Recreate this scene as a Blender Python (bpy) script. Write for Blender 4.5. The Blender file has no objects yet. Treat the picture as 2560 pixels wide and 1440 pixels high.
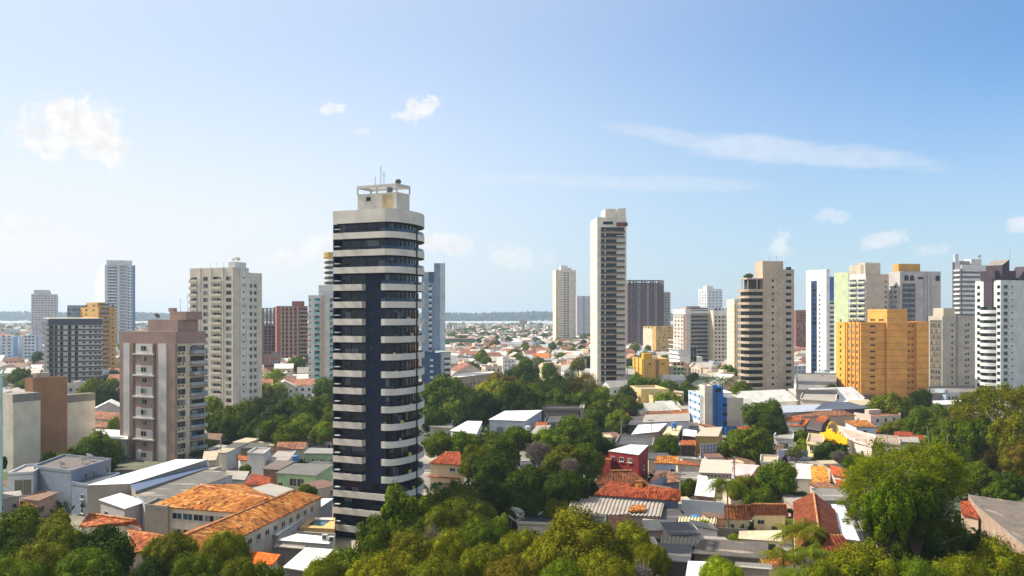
import bpy, math, random
import numpy as np
from mathutils import Vector
R = math.radians
rng = random.Random(7)
scn = bpy.context.scene
COL = scn.collection

# ------------------------------------------------------------------ camera
F, CX, HY, CZ = 2400.0, 1280.0, 785.0, 40.0      # focal length (px of the photo), image centre, horizon row, eye height
cam = bpy.data.cameras.new('camera')
cam.sensor_width = 36.0
cam.lens = 36.0 * F / 2560
cam.shift_y = (HY - 720) / 2560
cam.clip_start, cam.clip_end = 1.0, 20000
camo = bpy.data.objects.new('camera', cam)
camo.location = (0, 0, CZ)
camo.rotation_euler = (R(90), 0, 0)
COL.objects.link(camo)
scn.camera = camo

# ------------------------------------------------------------------ light
SUN_EL, SUN_AZ = 47.0, -68.0                     # azimuth clockwise from the view axis
SUN_W, SKY_S, EXPO = 4.8, 0.10, 0.72
sd = Vector((math.sin(R(SUN_AZ)) * math.cos(R(SUN_EL)), math.cos(R(SUN_AZ)) * math.cos(R(SUN_EL)), math.sin(R(SUN_EL))))
sl = bpy.data.lights.new('sun', 'SUN')
sl.energy, sl.angle, sl.color = SUN_W, R(0.53), (1.0, 0.93, 0.82)
so = bpy.data.objects.new('sun', sl)
so.rotation_euler = (-sd).to_track_quat('-Z', 'Y').to_euler()
COL.objects.link(so)

scn.view_settings.view_transform = 'Standard'
scn.view_settings.look = 'None'
scn.view_settings.exposure = EXPO
scn.view_settings.gamma = 1.0
scn.view_settings.use_curve_mapping = False
scn.cycles.max_bounces = 6
scn.cycles.diffuse_bounces = 3
scn.cycles.glossy_bounces = 2
scn.cycles.transmission_bounces = 2
scn.cycles.transparent_max_bounces = 4
scn.cycles.volume_bounces = 0
scn.cycles.use_denoising = True


def lin(h):
    h = h.lstrip('#')
    v = [int(h[i:i + 2], 16) / 255 for i in (0, 2, 4)]
    return tuple(c / 12.92 if c <= .04045 else ((c + .055) / 1.055) ** 2.4 for c in v) + (1.0,)


class NT:
    """small node-tree helper"""
    def __init__(s, nt):
        s.nt = nt
        nt.nodes.clear()

    def n(s, t, props=None, **ins):
        nd = s.nt.nodes.new(t)
        for k, v in (props or {}).items():
            setattr(nd, k, v)
        for k, v in ins.items():
            key = int(k[1:]) if k[0] == 'i' and k[1:].isdigit() else k.replace('_', ' ')
            s.set(nd, key, v)
        return nd

    def set(s, nd, key, v):
        sock = nd.inputs[key]
        if hasattr(v, 'is_output') or hasattr(v, 'links') and not isinstance(v, (tuple, list)):
            s.nt.links.new(v, sock)
        elif isinstance(v, bpy.types.Node):
            s.nt.links.new(v.outputs[0], sock)
        else:
            sock.default_value = v

    def m(s, op, a, b=0.0, clamp=False, c=None):
        nd = s.n('ShaderNodeMath', {'operation': op, 'use_clamp': clamp}, i0=a, i1=b)
        if c is not None:
            s.set(nd, 2, c)
        return nd.outputs[0]

    def mix(s, f, a, b, blend='MIX'):
        nd = s.n('ShaderNodeMix', {'data_type': 'RGBA', 'blend_type': blend, 'clamp_factor': True})
        for i, v in ((0, f), (6, a), (7, b)):
            s.set(nd, i, v)
        return nd.outputs[2]

    def step(s, v, lo, hi, to0=0.0, to1=1.0):
        nd = s.n('ShaderNodeMapRange', {'interpolation_type': 'SMOOTHSTEP'}, i0=v, i1=lo, i2=hi, i3=to0, i4=to1)
        return nd.outputs[0]

    def ramp(s, f, cols, const=False):
        nd = s.n('ShaderNodeValToRGB', i0=f)
        cr = nd.color_ramp
        cr.interpolation = 'CONSTANT' if const else 'LINEAR'
        while len(cr.elements) < len(cols):
            cr.elements.new(0.5)
        for e, (p, c) in zip(cr.elements, cols):
            e.position, e.color = p, c
        return nd.outputs[0]


# ------------------------------------------------------------------ sky with its clouds (directions, not the frame)
world = bpy.data.worlds.new('World')
scn.world = world
world.use_nodes = True
w = NT(world.node_tree)
sky = w.n('ShaderNodeTexSky', {'sky_type': 'NISHITA', 'sun_disc': False, 'sun_elevation': R(SUN_EL),
                               'sun_rotation': R(SUN_AZ % 360), 'air_density': 1.0, 'dust_density': 0.4, 'ozone_density': 2.5})
tc = w.n('ShaderNodeTexCoord')
sx = w.n('ShaderNodeSeparateXYZ', i0=tc.outputs['Generated'])
yy = w.m('MAXIMUM', sx.outputs[1], 0.02)
cu = w.m('DIVIDE', sx.outputs[0], yy)
cw = w.m('DIVIDE', sx.outputs[2], yy)
cv = w.n('ShaderNodeCombineXYZ', i0=cu, i1=cw, i2=0.0).outputs[0]
big = w.n('ShaderNodeTexNoise', Vector=cv, Scale=22.0, Detail=7.0, Roughness=0.62)
fine = w.n('ShaderNodeTexNoise', Vector=cv, Scale=58.0, Detail=6.0, Roughness=0.62)
wisp = w.n('ShaderNodeTexNoise', Vector=w.n('ShaderNodeMapping', Vector=cv, Scale=(6.0, 26.0, 1.0), Rotation=(0, 0, R(8))),
           Scale=1.0, Detail=6.0, Roughness=0.6)
# px, py of the photo, half width, half height, tilt, edge noise, opacity
CLOUDS = [(205, 335, 165, 82, -12, 1.5, 1.0), (170, 280, 75, 55, -10, 1.4, 1.0), (255, 365, 125, 46, 4, 1.4, .9), (120, 365, 90, 40, 0, 1.4, .9),
          (1050, 268, 52, 34, 10, 1.3, .8), (1030, 285, 60, 20, 0, 1.2, .6), (830, 272, 44, 17, 10, 1.2, .7),
          (900, 328, 26, 12, 0, 1.2, .25), (1900, 375, 215, 46, -5, .95, .38), (2120, 395, 290, 34, -3, .9, .34),
          (1690, 345, 200, 24, -10, .9, .25), (2215, 600, 64, 26, 16, 1.2, .55), (2085, 540, 50, 20, 0, 1.2, .35),
          (1945, 615, 46, 34, 35, 1.2, .5), (2550, 563, 42, 26, 0, 1.2, .6), (2330, 625, 50, 18, 8, 1.2, .3),
          (1115, 608, 84, 36, -5, 1.3, .7), (1285, 645, 90, 36, -6, 1.3, .5), (780, 625, 130, 46, 12, 1.3, .6),
          (60, 575, 140, 40, 0, 1.2, .35), (1550, 455, 420, 22, -2, 1.0, .2), (560, 560, 160, 40, 5, 1.2, .22)]
mask = None
for (px, py, rx, ry, tl, ns, op) in CLOUDS:
    u0, w0 = (px - CX) / F, (HY - py) / F
    mp = w.n('ShaderNodeMapping', {'vector_type': 'TEXTURE'}, Vector=cv, Location=(u0, w0, 0), Rotation=(0, 0, R(tl)),
             Scale=(rx / F, ry / F, 1.0))
    d = w.n('ShaderNodeVectorMath', {'operation': 'LENGTH'}, i0=mp).outputs['Value']
    nz = wisp if ns < 1.05 else big if rx > 95 else fine
    d = w.m('ADD', d, w.m('MULTIPLY', w.m('SUBTRACT', nz.outputs[0], 0.5), 2.2 * ns))
    k = w.step(d, 1.05, 0.45, 0.0, op)
    mask = k if mask is None else w.m('MAXIMUM', mask, k)
front = w.m('GREATER_THAN', sx.outputs[1], 0.05)
mask = w.m('MULTIPLY', mask, front)
shade = w.step(w.n('ShaderNodeTexNoise', Vector=cv, Scale=60.0, Detail=4.0).outputs[0], 0.3, 0.7, 0.86, 1.0)
ccol = w.n('ShaderNodeVectorMath', {'operation': 'SCALE'}, i0=(6.3, 6.3, 6.35))
w.set(ccol, 3, shade)
# haze in the sky: thick at the horizon, white towards the sun, thin blue away from it
nrmd = w.n('ShaderNodeVectorMath', {'operation': 'NORMALIZE'}, i0=tc.outputs['Generated'])
sdot = w.n('ShaderNodeVectorMath', {'operation': 'DOT_PRODUCT'}, i0=nrmd, i1=tuple(sd)).outputs['Value']
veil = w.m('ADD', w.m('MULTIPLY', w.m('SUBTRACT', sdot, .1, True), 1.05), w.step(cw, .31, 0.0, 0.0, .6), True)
# added whiteness in the unseen sky overhead and behind the viewer, as fill light
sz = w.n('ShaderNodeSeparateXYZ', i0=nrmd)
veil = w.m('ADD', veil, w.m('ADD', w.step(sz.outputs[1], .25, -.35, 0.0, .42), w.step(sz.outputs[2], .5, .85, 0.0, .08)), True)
hcol = w.mix(w.m('MAXIMUM', w.step(sdot, .12, .5), w.step(sz.outputs[1], .2, -.3)), (3.85, 4.5, 5.25, 1), (5.65, 5.78, 5.98, 1))  # also whitened behind the viewer for the added fill
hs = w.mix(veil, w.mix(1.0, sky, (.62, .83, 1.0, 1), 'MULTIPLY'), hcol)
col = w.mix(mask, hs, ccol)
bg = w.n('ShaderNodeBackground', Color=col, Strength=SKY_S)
w.nt.links.new(bg.outputs[0], w.n('ShaderNodeOutputWorld').inputs[0])


# ------------------------------------------------------------------ photo pixel -> place
def X(px, Y): return (px - CX) * Y / F
def Zf(py, Y): return CZ - (py - HY) * Y / F
def P(px, py, Z):
    Y = F * (CZ - Z) / (py - HY)
    return Vector((X(px, Y), Y, Z))


# ------------------------------------------------------------------ materials
MATS = {}


def newmat(key):
    m = bpy.data.materials.new(key)
    m.use_nodes = True
    return m, NT(m.node_tree)


def finish(t, bsdf):
    t.nt.links.new(bsdf.outputs[0], t.n('ShaderNodeOutputMaterial').inputs[0])


def mul(c, k): return tuple(min(1, v * k) for v in c[:3]) + (1.0,)


def plaster(h, stain=.35, line=None, rough=.85, k=1.0, dark=.45):
    key = f'plaster_{h}_{stain}_{line}_{k}_{dark}'
    if key in MATS: return MATS[key]
    m, t = newmat('painted_wall_' + h.lstrip('#'))
    c = mul(lin(h), k)
    uv = t.n('ShaderNodeTexCoord').outputs['UV']
    oi = t.n('ShaderNodeObjectInfo').outputs['Random']
    uv = t.n('ShaderNodeVectorMath', {'operation': 'ADD'}, i0=uv, i1=t.n('ShaderNodeCombineXYZ', i0=t.m('MULTIPLY', oi, 61.0)))
    n1 = t.n('ShaderNodeTexNoise', Vector=uv, Scale=.22, Detail=5.0, Roughness=.6)
    col = t.mix(t.step(n1.outputs[0], .35, .68), mul(c, 1.05), mul(c, .84))
    st = t.n('ShaderNodeTexNoise', Vector=t.n('ShaderNodeMapping', Vector=uv, Scale=(1.1, .07, 1.0)), Scale=1.0, Detail=5.0, Roughness=.65)
    col = t.mix(t.step(st.outputs[0], .52, .78, 0.0, stain), col, mul(c, .5))
    if line:
        v = t.n('ShaderNodeSeparateXYZ', i0=uv).outputs[1]
        fr = t.m('FRACT', t.m('DIVIDE', v, line[0]))
        col = t.mix(t.m('MULTIPLY', t.m('LESS_THAN', fr, line[1] / line[0]), .8), col, mul(c, dark))
    b = t.n('ShaderNodeBsdfPrincipled', Base_Color=col, Roughness=rough)
    b.inputs['Specular IOR Level'].default_value = .25
    finish(t, b)
    MATS[key] = m
    return m


def glass(*hs, rough=.12, cell=1.9):
    key = 'glass' + str(hs) + str(rough)
    if key in MATS: return MATS[key]
    m, t = newmat('window_glass_' + hs[0].lstrip('#'))
    pos = t.n('ShaderNodeTexCoord').outputs['Object']
    oi = t.n('ShaderNodeObjectInfo').outputs['Random']
    v = t.n('ShaderNodeVectorMath', {'operation': 'SCALE'}, i0=pos)
    t.set(v, 3, 1 / cell)
    v = t.n('ShaderNodeVectorMath', {'operation': 'FLOOR'}, i0=v)
    v = t.n('ShaderNodeVectorMath', {'operation': 'ADD'}, i0=v, i1=t.n('ShaderNodeCombineXYZ', i0=t.m('MULTIPLY', oi, 317.0)))
    wn = t.n('ShaderNodeTexWhiteNoise', {'noise_dimensions': '3D'}, Vector=v)
    col = t.ramp(wn.outputs[0], [(i / len(hs), lin(h)) for i, h in enumerate(hs)], const=True)
    b = t.n('ShaderNodeBsdfPrincipled', Base_Color=col, Roughness=rough)
    b.inputs['Specular IOR Level'].default_value = .3
    finish(t, b)
    MATS[key] = m
    return m


def tiles(c1, c2, c3, sc=1.0, k=1.0):
    key = f'tiles{c1}{c2}{c3}{sc}{k}'
    if key in MATS: return MATS[key]
    m, t = newmat('roof_tiles_' + c1.lstrip('#'))
    uv = t.n('ShaderNodeTexCoord').outputs['UV']
    jit = t.n('ShaderNodeTexNoise', Vector=uv, Scale=.9, Detail=3.0)
    uvj = t.n('ShaderNodeVectorMath', {'operation': 'ADD'}, i0=uv, i1=t.n('ShaderNodeVectorMath', {'operation': 'MULTIPLY'}, i0=jit.outputs[1], i1=(.5, .5, 0)))
    vo = t.n('ShaderNodeTexVoronoi', {'feature': 'F1'}, Vector=t.n('ShaderNodeMapping', Vector=uvj, Scale=(2.3 * sc, 1.7 * sc, 1), Rotation=(0, 0, R(14))), Scale=1.0, Randomness=1.0)
    rv = t.n('ShaderNodeSeparateColor', i0=vo.outputs['Color']).outputs[0]
    col = t.ramp(rv, [(0.0, mul(lin(c3), k)), (.36, mul(lin(c1), k)), (.66, mul(lin(c1), k * 1.12)), (1.0, mul(lin(c2), k))])
    big = t.n('ShaderNodeTexNoise', Vector=uv, Scale=.16, Detail=4.0)
    col = t.mix(t.step(big.outputs[0], .45, .7, 0, .5), col, mul(lin(c3), k))
    wv = t.n('ShaderNodeTexWave', {'bands_direction': 'X'}, Vector=uv, Scale=.55, Distortion=.6, Detail=1.0)
    col = t.mix(t.m('MULTIPLY', t.step(wv.outputs[1], .35, 0.05), .35), col, mul(lin(c3), k * .5))
    h = t.m('ADD', t.m('MULTIPLY', wv.outputs[1], .6), t.m('MULTIPLY', rv, 1.0))
    bp = t.n('ShaderNodeBump', Strength=.8, Distance=.12, Height=h)
    b = t.n('ShaderNodeBsdfPrincipled', Base_Color=col, Roughness=.9, Normal=bp)
    b.inputs['Specular IOR Level'].default_value = .15
    finish(t, b)
    MATS[key] = m
    return m


def sheet(h, stain=.5, rough=.55, per=1.0, seam=.12, spec=.3, old=None):
    """fibre-cement or metal roof sheeting, with seams, stains and odd replaced sheets"""
    key = f'sheet{h}{stain}{rough}{per}{old}'
    if key in MATS: return MATS[key]
    m, t = newmat('roof_sheet_' + h.lstrip('#'))
    c = lin(h)
    uv = t.n('ShaderNodeTexCoord').outputs['UV']
    bk = t.n('ShaderNodeTexBrick', {'offset': 0.0}, Vector=uv, Color1=(1, 1, 1, 1), Color2=(.8, .8, .8, 1), Mortar=(.45, .45, .45, 1), Scale=1.0)
    bk.inputs['Mortar Size'].default_value = seam * .25
    bk.inputs['Brick Width'].default_value = per
    bk.inputs['Row Height'].default_value = per * 2.2
    n1 = t.n('ShaderNodeTexNoise', Vector=uv, Scale=.3, Detail=6.0, Roughness=.65)
    col = t.mix(t.step(n1.outputs[0], .42, .72, 0, stain), c, mul(c, .5))
    st = t.n('ShaderNodeTexNoise', Vector=t.n('ShaderNodeMapping', Vector=uv, Scale=(2.2, .16, 1)), Scale=1.0, Detail=3.0)
    col = t.mix(t.step(st.outputs[0], .5, .75, 0, stain * .7), col, mul(c, .6))
    if old:
        wn = t.n('ShaderNodeTexNoise', Vector=t.n('ShaderNodeMapping', Vector=uv, Scale=(.1, .5, 1)), Scale=1.0, Detail=1.0)
        col = t.mix(t.step(wn.outputs[0], .6, .64), col, lin(old))
    col = t.mix(min(.55, stain * 1.4), col, t.mix(1.0, col, bk.outputs[0], 'MULTIPLY'))
    b = t.n('ShaderNodeBsdfPrincipled', Base_Color=col, Roughness=rough)
    b.inputs['Specular IOR Level'].default_value = spec
    finish(t, b)
    MATS[key] = m
    return m


def plain(h, rough=.6, metal=0.0, k=1.0):
    key = f'plain{h}{rough}{metal}{k}'
    if key in MATS: return MATS[key]
    m, t = newmat('paint_' + h.lstrip('#'))
    c = mul(lin(h), k)
    n1 = t.n('ShaderNodeTexNoise', Vector=t.n('ShaderNodeTexCoord').outputs['Object'], Scale=.8, Detail=4.0)
    b = t.n('ShaderNodeBsdfPrincipled', Base_Color=t.mix(n1.outputs[0], mul(c, .82), mul(c, 1.1)), Roughness=rough, Metallic=metal)
    finish(t, b)
    MATS[key] = m
    return m


def brick(h, h2, k=1.0):
    key = f'brick{h}{h2}'
    if key in MATS: return MATS[key]
    m, t = newmat('brick_wall_' + h.lstrip('#'))
    uv = t.n('ShaderNodeTexCoord').outputs['UV']
    bk = t.n('ShaderNodeTexBrick', Vector=uv, Color1=lin(h), Color2=mul(lin(h), .75), Mortar=lin(h2), Scale=2.2)
    n1 = t.n('ShaderNodeTexNoise', Vector=uv, Scale=.4, Detail=5.0)
    col = t.mix(t.step(n1.outputs[0], .45, .7, 0, .7), bk.outputs[0], lin(h2))
    finish(t, t.n('ShaderNodeBsdfPrincipled', Base_Color=col, Roughness=.92))
    MATS[key] = m
    return m


def foliage(key, transl=.3, fine=3.2):
    if key in MATS: return MATS[key]
    m, t = newmat(key)
    oi = t.n('ShaderNodeObjectInfo')
    pos = t.n('ShaderNodeTexCoord').outputs['Object']
    a = t.n('ShaderNodeTexNoise', Vector=pos, Scale=fine * 7, Detail=1.0)
    bn = t.n('ShaderNodeTexNoise', Vector=pos, Scale=fine, Detail=2.0)
    hsv = t.n('ShaderNodeHueSaturation', Hue=t.step(bn.outputs[0], .3, .7, .475, .515), Saturation=1.0,
              Value=t.step(a.outputs[0], .25, .75, .55, 1.5), Color=oi.outputs['Color'])
    b = t.n('ShaderNodeBsdfPrincipled', Base_Color=hsv, Roughness=.65)
    b.inputs['Specular IOR Level'].default_value = .03
    tr = t.n('ShaderNodeBsdfTranslucent', Color=t.mix(1.0, hsv, (1.5, 1.35, .5, 1), 'MULTIPLY'))
    mx = t.n('ShaderNodeMixShader', i0=transl, i1=b, i2=tr)
    finish(t, mx)
    MATS[key] = m
    return m


def bark(h):
    key = 'bark' + h
    if key in MATS: return MATS[key]
    m, t = newmat('bark_' + h.lstrip('#'))
    pos = t.n('ShaderNodeTexCoord').outputs['Object']
    n1 = t.n('ShaderNodeTexNoise', Vector=pos, Scale=9.0, Detail=5.0)
    finish(t, t.n('ShaderNodeBsdfPrincipled', Base_Color=t.mix(n1.outputs[0], mul(lin(h), .6), mul(lin(h), 1.3)), Roughness=.9))
    MATS[key] = m
    return m


# ------------------------------------------------------------------ mesh building
class MB:
    def __init__(s): s.v, s.f, s.m = [], [], []

    def poly(s, pts, m=0):
        i = len(s.v)
        s.v += [tuple(p) for p in pts]
        s.f.append(tuple(range(i, i + len(pts))))
        s.m.append(m)
        return s

    def box(s, x0, x1, y0, y1, z0, z1, m=0, top=None):
        a = [(x0, y0), (x1, y0), (x1, y1), (x0, y1)]
        return s.prism(a, z0, z1, m, top)

    def prism(s, a, z0, z1, m=0, top=None, bottom=True):
        """closed prism over polygon a (counter-clockwise)"""
        n = len(a)
        i = len(s.v)
        s.v += [(p[0], p[1], z0) for p in a] + [(p[0], p[1], z1) for p in a]
        for k in range(n):
            j = (k + 1) % n
            s.f.append((i + k, i + j, i + n + j, i + n + k)); s.m.append(m)
        s.f.append(tuple(range(i + n, i + 2 * n))); s.m.append(m if top is None else top)
        if bottom:
            s.f.append(tuple(range(i + n - 1, i - 1, -1))); s.m.append(m)
        return s

    def tube(s, pts, rads, n=6, m=0):
        rings = []
        for k, p in enumerate(pts):
            p = Vector(p)
            d = (Vector(pts[min(k + 1, len(pts) - 1)]) - Vector(pts[max(k - 1, 0)])).normalized()
            a = d.cross(Vector((0, 0, 1)) if abs(d.z) < .9 else Vector((1, 0, 0))).normalized()
            b = d.cross(a)
            r = rads[k] if isinstance(rads, (list, tuple)) else rads
            rings.append(len(s.v))
            for q in range(n):
                an = 2 * math.pi * q / n
                s.v.append(tuple(p + a * math.cos(an) * r + b * math.sin(an) * r))
        for k in range(len(rings) - 1):
            for q in range(n):
                s.f.append((rings[k] + q, rings[k] + (q + 1) % n, rings[k + 1] + (q + 1) % n, rings[k + 1] + q)); s.m.append(m)
        s.f.append(tuple(rings[0] + q for q in reversed(range(n)))); s.m.append(m)
        s.f.append(tuple(rings[-1] + q for q in range(n))); s.m.append(m)
        return s

    def mesh(s, name, mats):
        me = bpy.data.meshes.new(name)
        me.from_pydata(s.v, [], s.f)
        for mt in (mats if isinstance(mats, (list, tuple)) else [mats]):
            me.materials.append(mt)
        if any(s.m): me.polygons.foreach_set('material_index', s.m)
        uvmap(me)
        return me

    def build(s, name, mats, parent=None, loc=(0, 0, 0), rz=0.0):
        return put(name, s.mesh(name, mats), parent, loc, rz)


def uvmap(me):
    """UVs in metres: u along the level direction of each face, v up its slope"""
    nl, npol = len(me.loops), len(me.polygons)
    if not npol: return
    co = np.empty(len(me.vertices) * 3, np.float32); me.vertices.foreach_get('co', co); co = co.reshape(-1, 3)
    li = np.empty(nl, np.int32); me.loops.foreach_get('vertex_index', li)
    pn = np.empty(npol * 3, np.float32); me.polygons.foreach_get('normal', pn); pn = pn.reshape(-1, 3)
    lt = np.empty(npol, np.int32); me.polygons.foreach_get('loop_total', lt)
    t = np.stack([-pn[:, 1], pn[:, 0], np.zeros(npol)], 1)
    L = np.linalg.norm(t, axis=1)
    flat = L < .02
    t[flat] = (1, 0, 0); L[flat] = 1
    t /= L[:, None]
    b = np.cross(pn, t)
    t, b = np.repeat(t, lt, 0), np.repeat(b, lt, 0)
    p = co[li]
    uv = np.stack([(p * t).sum(1), (p * b).sum(1)], 1).astype(np.float32)
    me.uv_layers.new(name='UVMap').data.foreach_set('uv', uv.ravel())


def put(name, me, parent=None, loc=(0, 0, 0), rz=0.0):
    o = bpy.data.objects.new(name, me)
    o.location = loc
    if rz: o.rotation_euler = (0, 0, rz)
    if parent is not None: o.parent = parent
    COL.objects.link(o)
    return o


def tag(o, label=None, cat=None, group=None, kind=None):
    if label: o['label'] = label
    if cat: o['category'] = cat
    if group: o['group'] = group
    if kind: o['kind'] = kind
    return o


def empty(name, loc, label, cat, group=None, rz=0.0):
    o = put(name, None, None, loc, rz)
    o.empty_display_size = .5
    return tag(o, label, cat, group)


def cyl(mb, x, y, r, z0, z1, n=12, m=0, r2=None):
    return mb.tube([(x, y, z0), (x, y, z1)], [r, r if r2 is None else r2], n, m)


# ------------------------------------------------------------------ trees
def ico():
    ph = (1 + 5 ** .5) / 2
    v = [(-1, ph, 0), (1, ph, 0), (-1, -ph, 0), (1, -ph, 0), (0, -1, ph), (0, 1, ph), (0, -1, -ph), (0, 1, -ph), (ph, 0, -1), (ph, 0, 1), (-ph, 0, -1), (-ph, 0, 1)]
    v = np.array(v) / np.linalg.norm(v[0])
    f = [(0, 11, 5), (0, 5, 1), (0, 1, 7), (0, 7, 10), (0, 10, 11), (1, 5, 9), (5, 11, 4), (11, 10, 2), (10, 7, 6), (7, 1, 8), (3, 9, 4), (3, 4, 2), (3, 2, 6), (3, 6, 8), (3, 8, 9), (4, 9, 5), (2, 4, 11), (6, 2, 10), (8, 6, 7), (9, 8, 1)]
    return v, np.array(f)


ICO_V, ICO_F = ico()


def leafmesh(name, C, Nn, size, mat, rs, cores=None, asp=1.5):
    """one leaf quad at each centre C, facing near Nn; cores = (centres, radii) of the dense inside of each clump"""
    n = len(C)
    a = rs.normal(size=(n, 3))
    a -= (a * Nn).sum(1)[:, None] * Nn
    a /= np.linalg.norm(a, axis=1)[:, None] + 1e-9
    b = np.cross(Nn, a)
    sz = (size * rs.uniform(.65, 1.35, n))[:, None]
    V = np.stack([C - a * sz * asp * .5 - b * sz * .1, C - b * sz * .5 + Nn * sz * .12, C + a * sz * asp * .5, C + b * sz * .5 + Nn * sz * .12], 1).reshape(-1, 3)
    loops = np.arange(n * 4, dtype=np.int32)
    starts = np.arange(n, dtype=np.int32) * 4
    if cores is not None:
        cc, cr = cores
        j = rs.uniform(.85, 1.1, (len(cc), 12, 1))
        cv_ = (cc[:, None, :] + ICO_V[None] * cr[:, None, None] * j).reshape(-1, 3)
        cf = (ICO_F[None] + (np.arange(len(cc)) * 12)[:, None, None]).reshape(-1) + len(V)
        starts = np.concatenate([starts, len(loops) + np.arange(len(cf) // 3) * 3]).astype(np.int32)
        loops = np.concatenate([loops, cf]).astype(np.int32)
        V = np.concatenate([V, cv_])
    me = bpy.data.meshes.new(name)
    me.vertices.add(len(V)); me.vertices.foreach_set('co', V.astype(np.float32).ravel())
    me.loops.add(len(loops)); me.loops.foreach_set('vertex_index', loops)
    me.polygons.add(len(starts)); me.polygons.foreach_set('loop_start', starts)
    me.update(calc_edges=True)
    me.materials.append(mat)
    return me


def unit(v): return v / (np.linalg.norm(v, axis=1)[:, None] + 1e-9)


def fib(n, rs, zmin=-.55):
    z = np.linspace(1, zmin, n) + rs.normal(0, .05, n)
    z = np.clip(z, -1, 1)
    ph = np.arange(n) * 2.39996 + rs.uniform(0, 6)
    r = np.sqrt(np.maximum(0, 1 - z * z))
    return np.stack([r * np.cos(ph), r * np.sin(ph), z], 1)


def crown(kind, seed):
    """crown of radius about 1, centred on its own middle; returns mesh and the half height"""
    rs = np.random.RandomState(seed)
    if kind == 'bare':
        mat, h = foliage('grey_twigs', .1, 6.0), .8
        L = fib(26, rs, -.3); cen = L * rs.uniform(.55, .8, (26, 1)) * (1, 1, h); rad = rs.uniform(.16, .28, 26); per, sz, asp, tight = 240, .02, 4.5, .8
        cores = None
    elif kind == 'fuzzy':
        mat, h = foliage('flowering_leaves', .16, 3.5), .82
        L = fib(40, rs, -.5); cen = L * rs.uniform(.6, .84, (40, 1)) * (1, 1, h); rad = rs.uniform(.2, .4, 40); per, sz, asp, tight = 520, .03, 2.0, .24
        cores = (cen, rad * .84)
    elif kind == 'airy':
        mat, h = foliage('light_leaves', .45, 3.0), .95
        L = fib(60, rs, -.75); cen = L * (rs.uniform(.25, 1, (60, 1)) ** .6) * (1, 1, h) * .93; rad = rs.uniform(.1, .27, 60); per, sz, asp, tight = 420, .026, 1.8, .9
        cores = None
    elif kind == 'umbrella':
        mat, h = foliage('sparse_leaves', .35, 3.0), .62
        L = fib(130, rs, -.08); cen = L * rs.uniform(.72, 1.0, (130, 1)) * (1, 1, h); rad = rs.uniform(.07, .17, 130); per, sz, asp, tight = 640, .022, 1.8, .8
        cores = None
    elif kind == 'far':
        mat, h = foliage('dense_leaves', .16, 2.6), .8
        L = fib(16, rs, -.4); cen = L * rs.uniform(.5, .75, (16, 1)) * (1, 1, h); rad = rs.uniform(.28, .46, 16); per, sz, asp, tight = 60, .1, 1.5, .25
        cores = (cen, rad * .85)
    else:
        mat, h = foliage('dense_leaves', .16, 2.6), .86
        nb = 38
        L = fib(nb, rs, -.6); cen = L * rs.uniform(.45, .86, (nb, 1)) * (1, 1, h); rad = rs.uniform(.15, .36, nb); per, sz, asp, tight = 330, .052, 1.7, .2
        cores = (cen, rad * .84)
    cen = cen * np.array([rs.uniform(.85, 1.08), rs.uniform(.85, 1.08), 1]) + np.array([1, .6, 0]) * (cen[:, 2:] * rs.uniform(-.25, .25))
    CC, NN = [], []
    for c, r in zip(cen, rad):
        n = int(per * (r / .28) ** 1.6) if kind not in ('bare',) else per
        d = unit(rs.normal(size=(n, 3)))
        p = c + d * r * (1 + rs.normal(0, tight * .5, (n, 1)) if tight < .5 else rs.uniform(0, 1, (n, 1)) ** .5)
        if cores is not None:      # drop leaves buried in the crown
            keep = np.ones(n, bool)
            q = np.linalg.norm(p / (1, 1, h), axis=1)
            keep &= q > .52
            p, d = p[keep], d[keep]
        CC.append(p); NN.append(d)
    C = np.concatenate(CC); Nn = np.concatenate(NN)
    Nn = unit(Nn + rs.normal(0, .32 if cores is not None else .6, C.shape) + np.array([0, 0, .2]))
    me = leafmesh('crown', C, Nn, sz, mat, rs, cores, asp)
    return me, h, cen


def trunk(kind, seed, cen, h, hex_='#5a4a3c'):
    """trunk and limbs for a crown of radius 1; z = 0 is the crown's middle, the foot lies at -2"""
    rs = np.random.RandomState(seed + 5)
    mb = MB()
    lo = -h * (.75 if kind != 'umbrella' else .35)
    mb.tube([(0, 0, -2.2), (rs.normal(0, .02), .02, -1.4), (0, 0, lo)], [.13, .085, .07] if kind not in ('airy', 'umbrella') else [.06, .045, .04], 7)
    k = {'umbrella': 34, 'airy': 26, 'bare': 24}.get(kind, 9)
    idx = rs.choice(len(cen), min(k, len(cen)), replace=False)
    for i in idx:
        c = cen[i]
        mid = Vector((c[0] * .45, c[1] * .45, lo + (c[2] - lo) * .4 + .05))
        mb.tube([(0, 0, lo - .08), mid, tuple(c)], [.05, .03, .012] if kind not in ('airy', 'umbrella') else [.02, .013, .005], 5)
    me = mb.mesh('trunk', bark(hex_))
    return me


PROTO = {}
for kind, cnt in (('dense', 6), ('fuzzy', 5), ('airy', 3), ('umbrella', 1), ('bare', 2), ('far', 5)):
    PROTO[kind] = []
    for i in range(cnt):
        me, h, cen = crown(kind, 100 + i * 7 + len(kind))
        PROTO[kind].append((me, trunk(kind, i, cen, h, '#b9aba0' if kind == 'umbrella' else '#8d8178' if kind in ('airy', 'bare') else '#5a4a3c'), h))

TINT = {'dark': (.032, .056, .0015), 'green': (.072, .110, .002), 'bright': (.125, .175, .003), 'yellow': (.19, .205, .004), 'olive': (.100, .114, .002),
        'brownolive': (.110, .088, .004), 'gold': (.132, .138, .002), 'grey': (.15, .125, .105), 'lime': (.145, .195, .004)}


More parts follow.
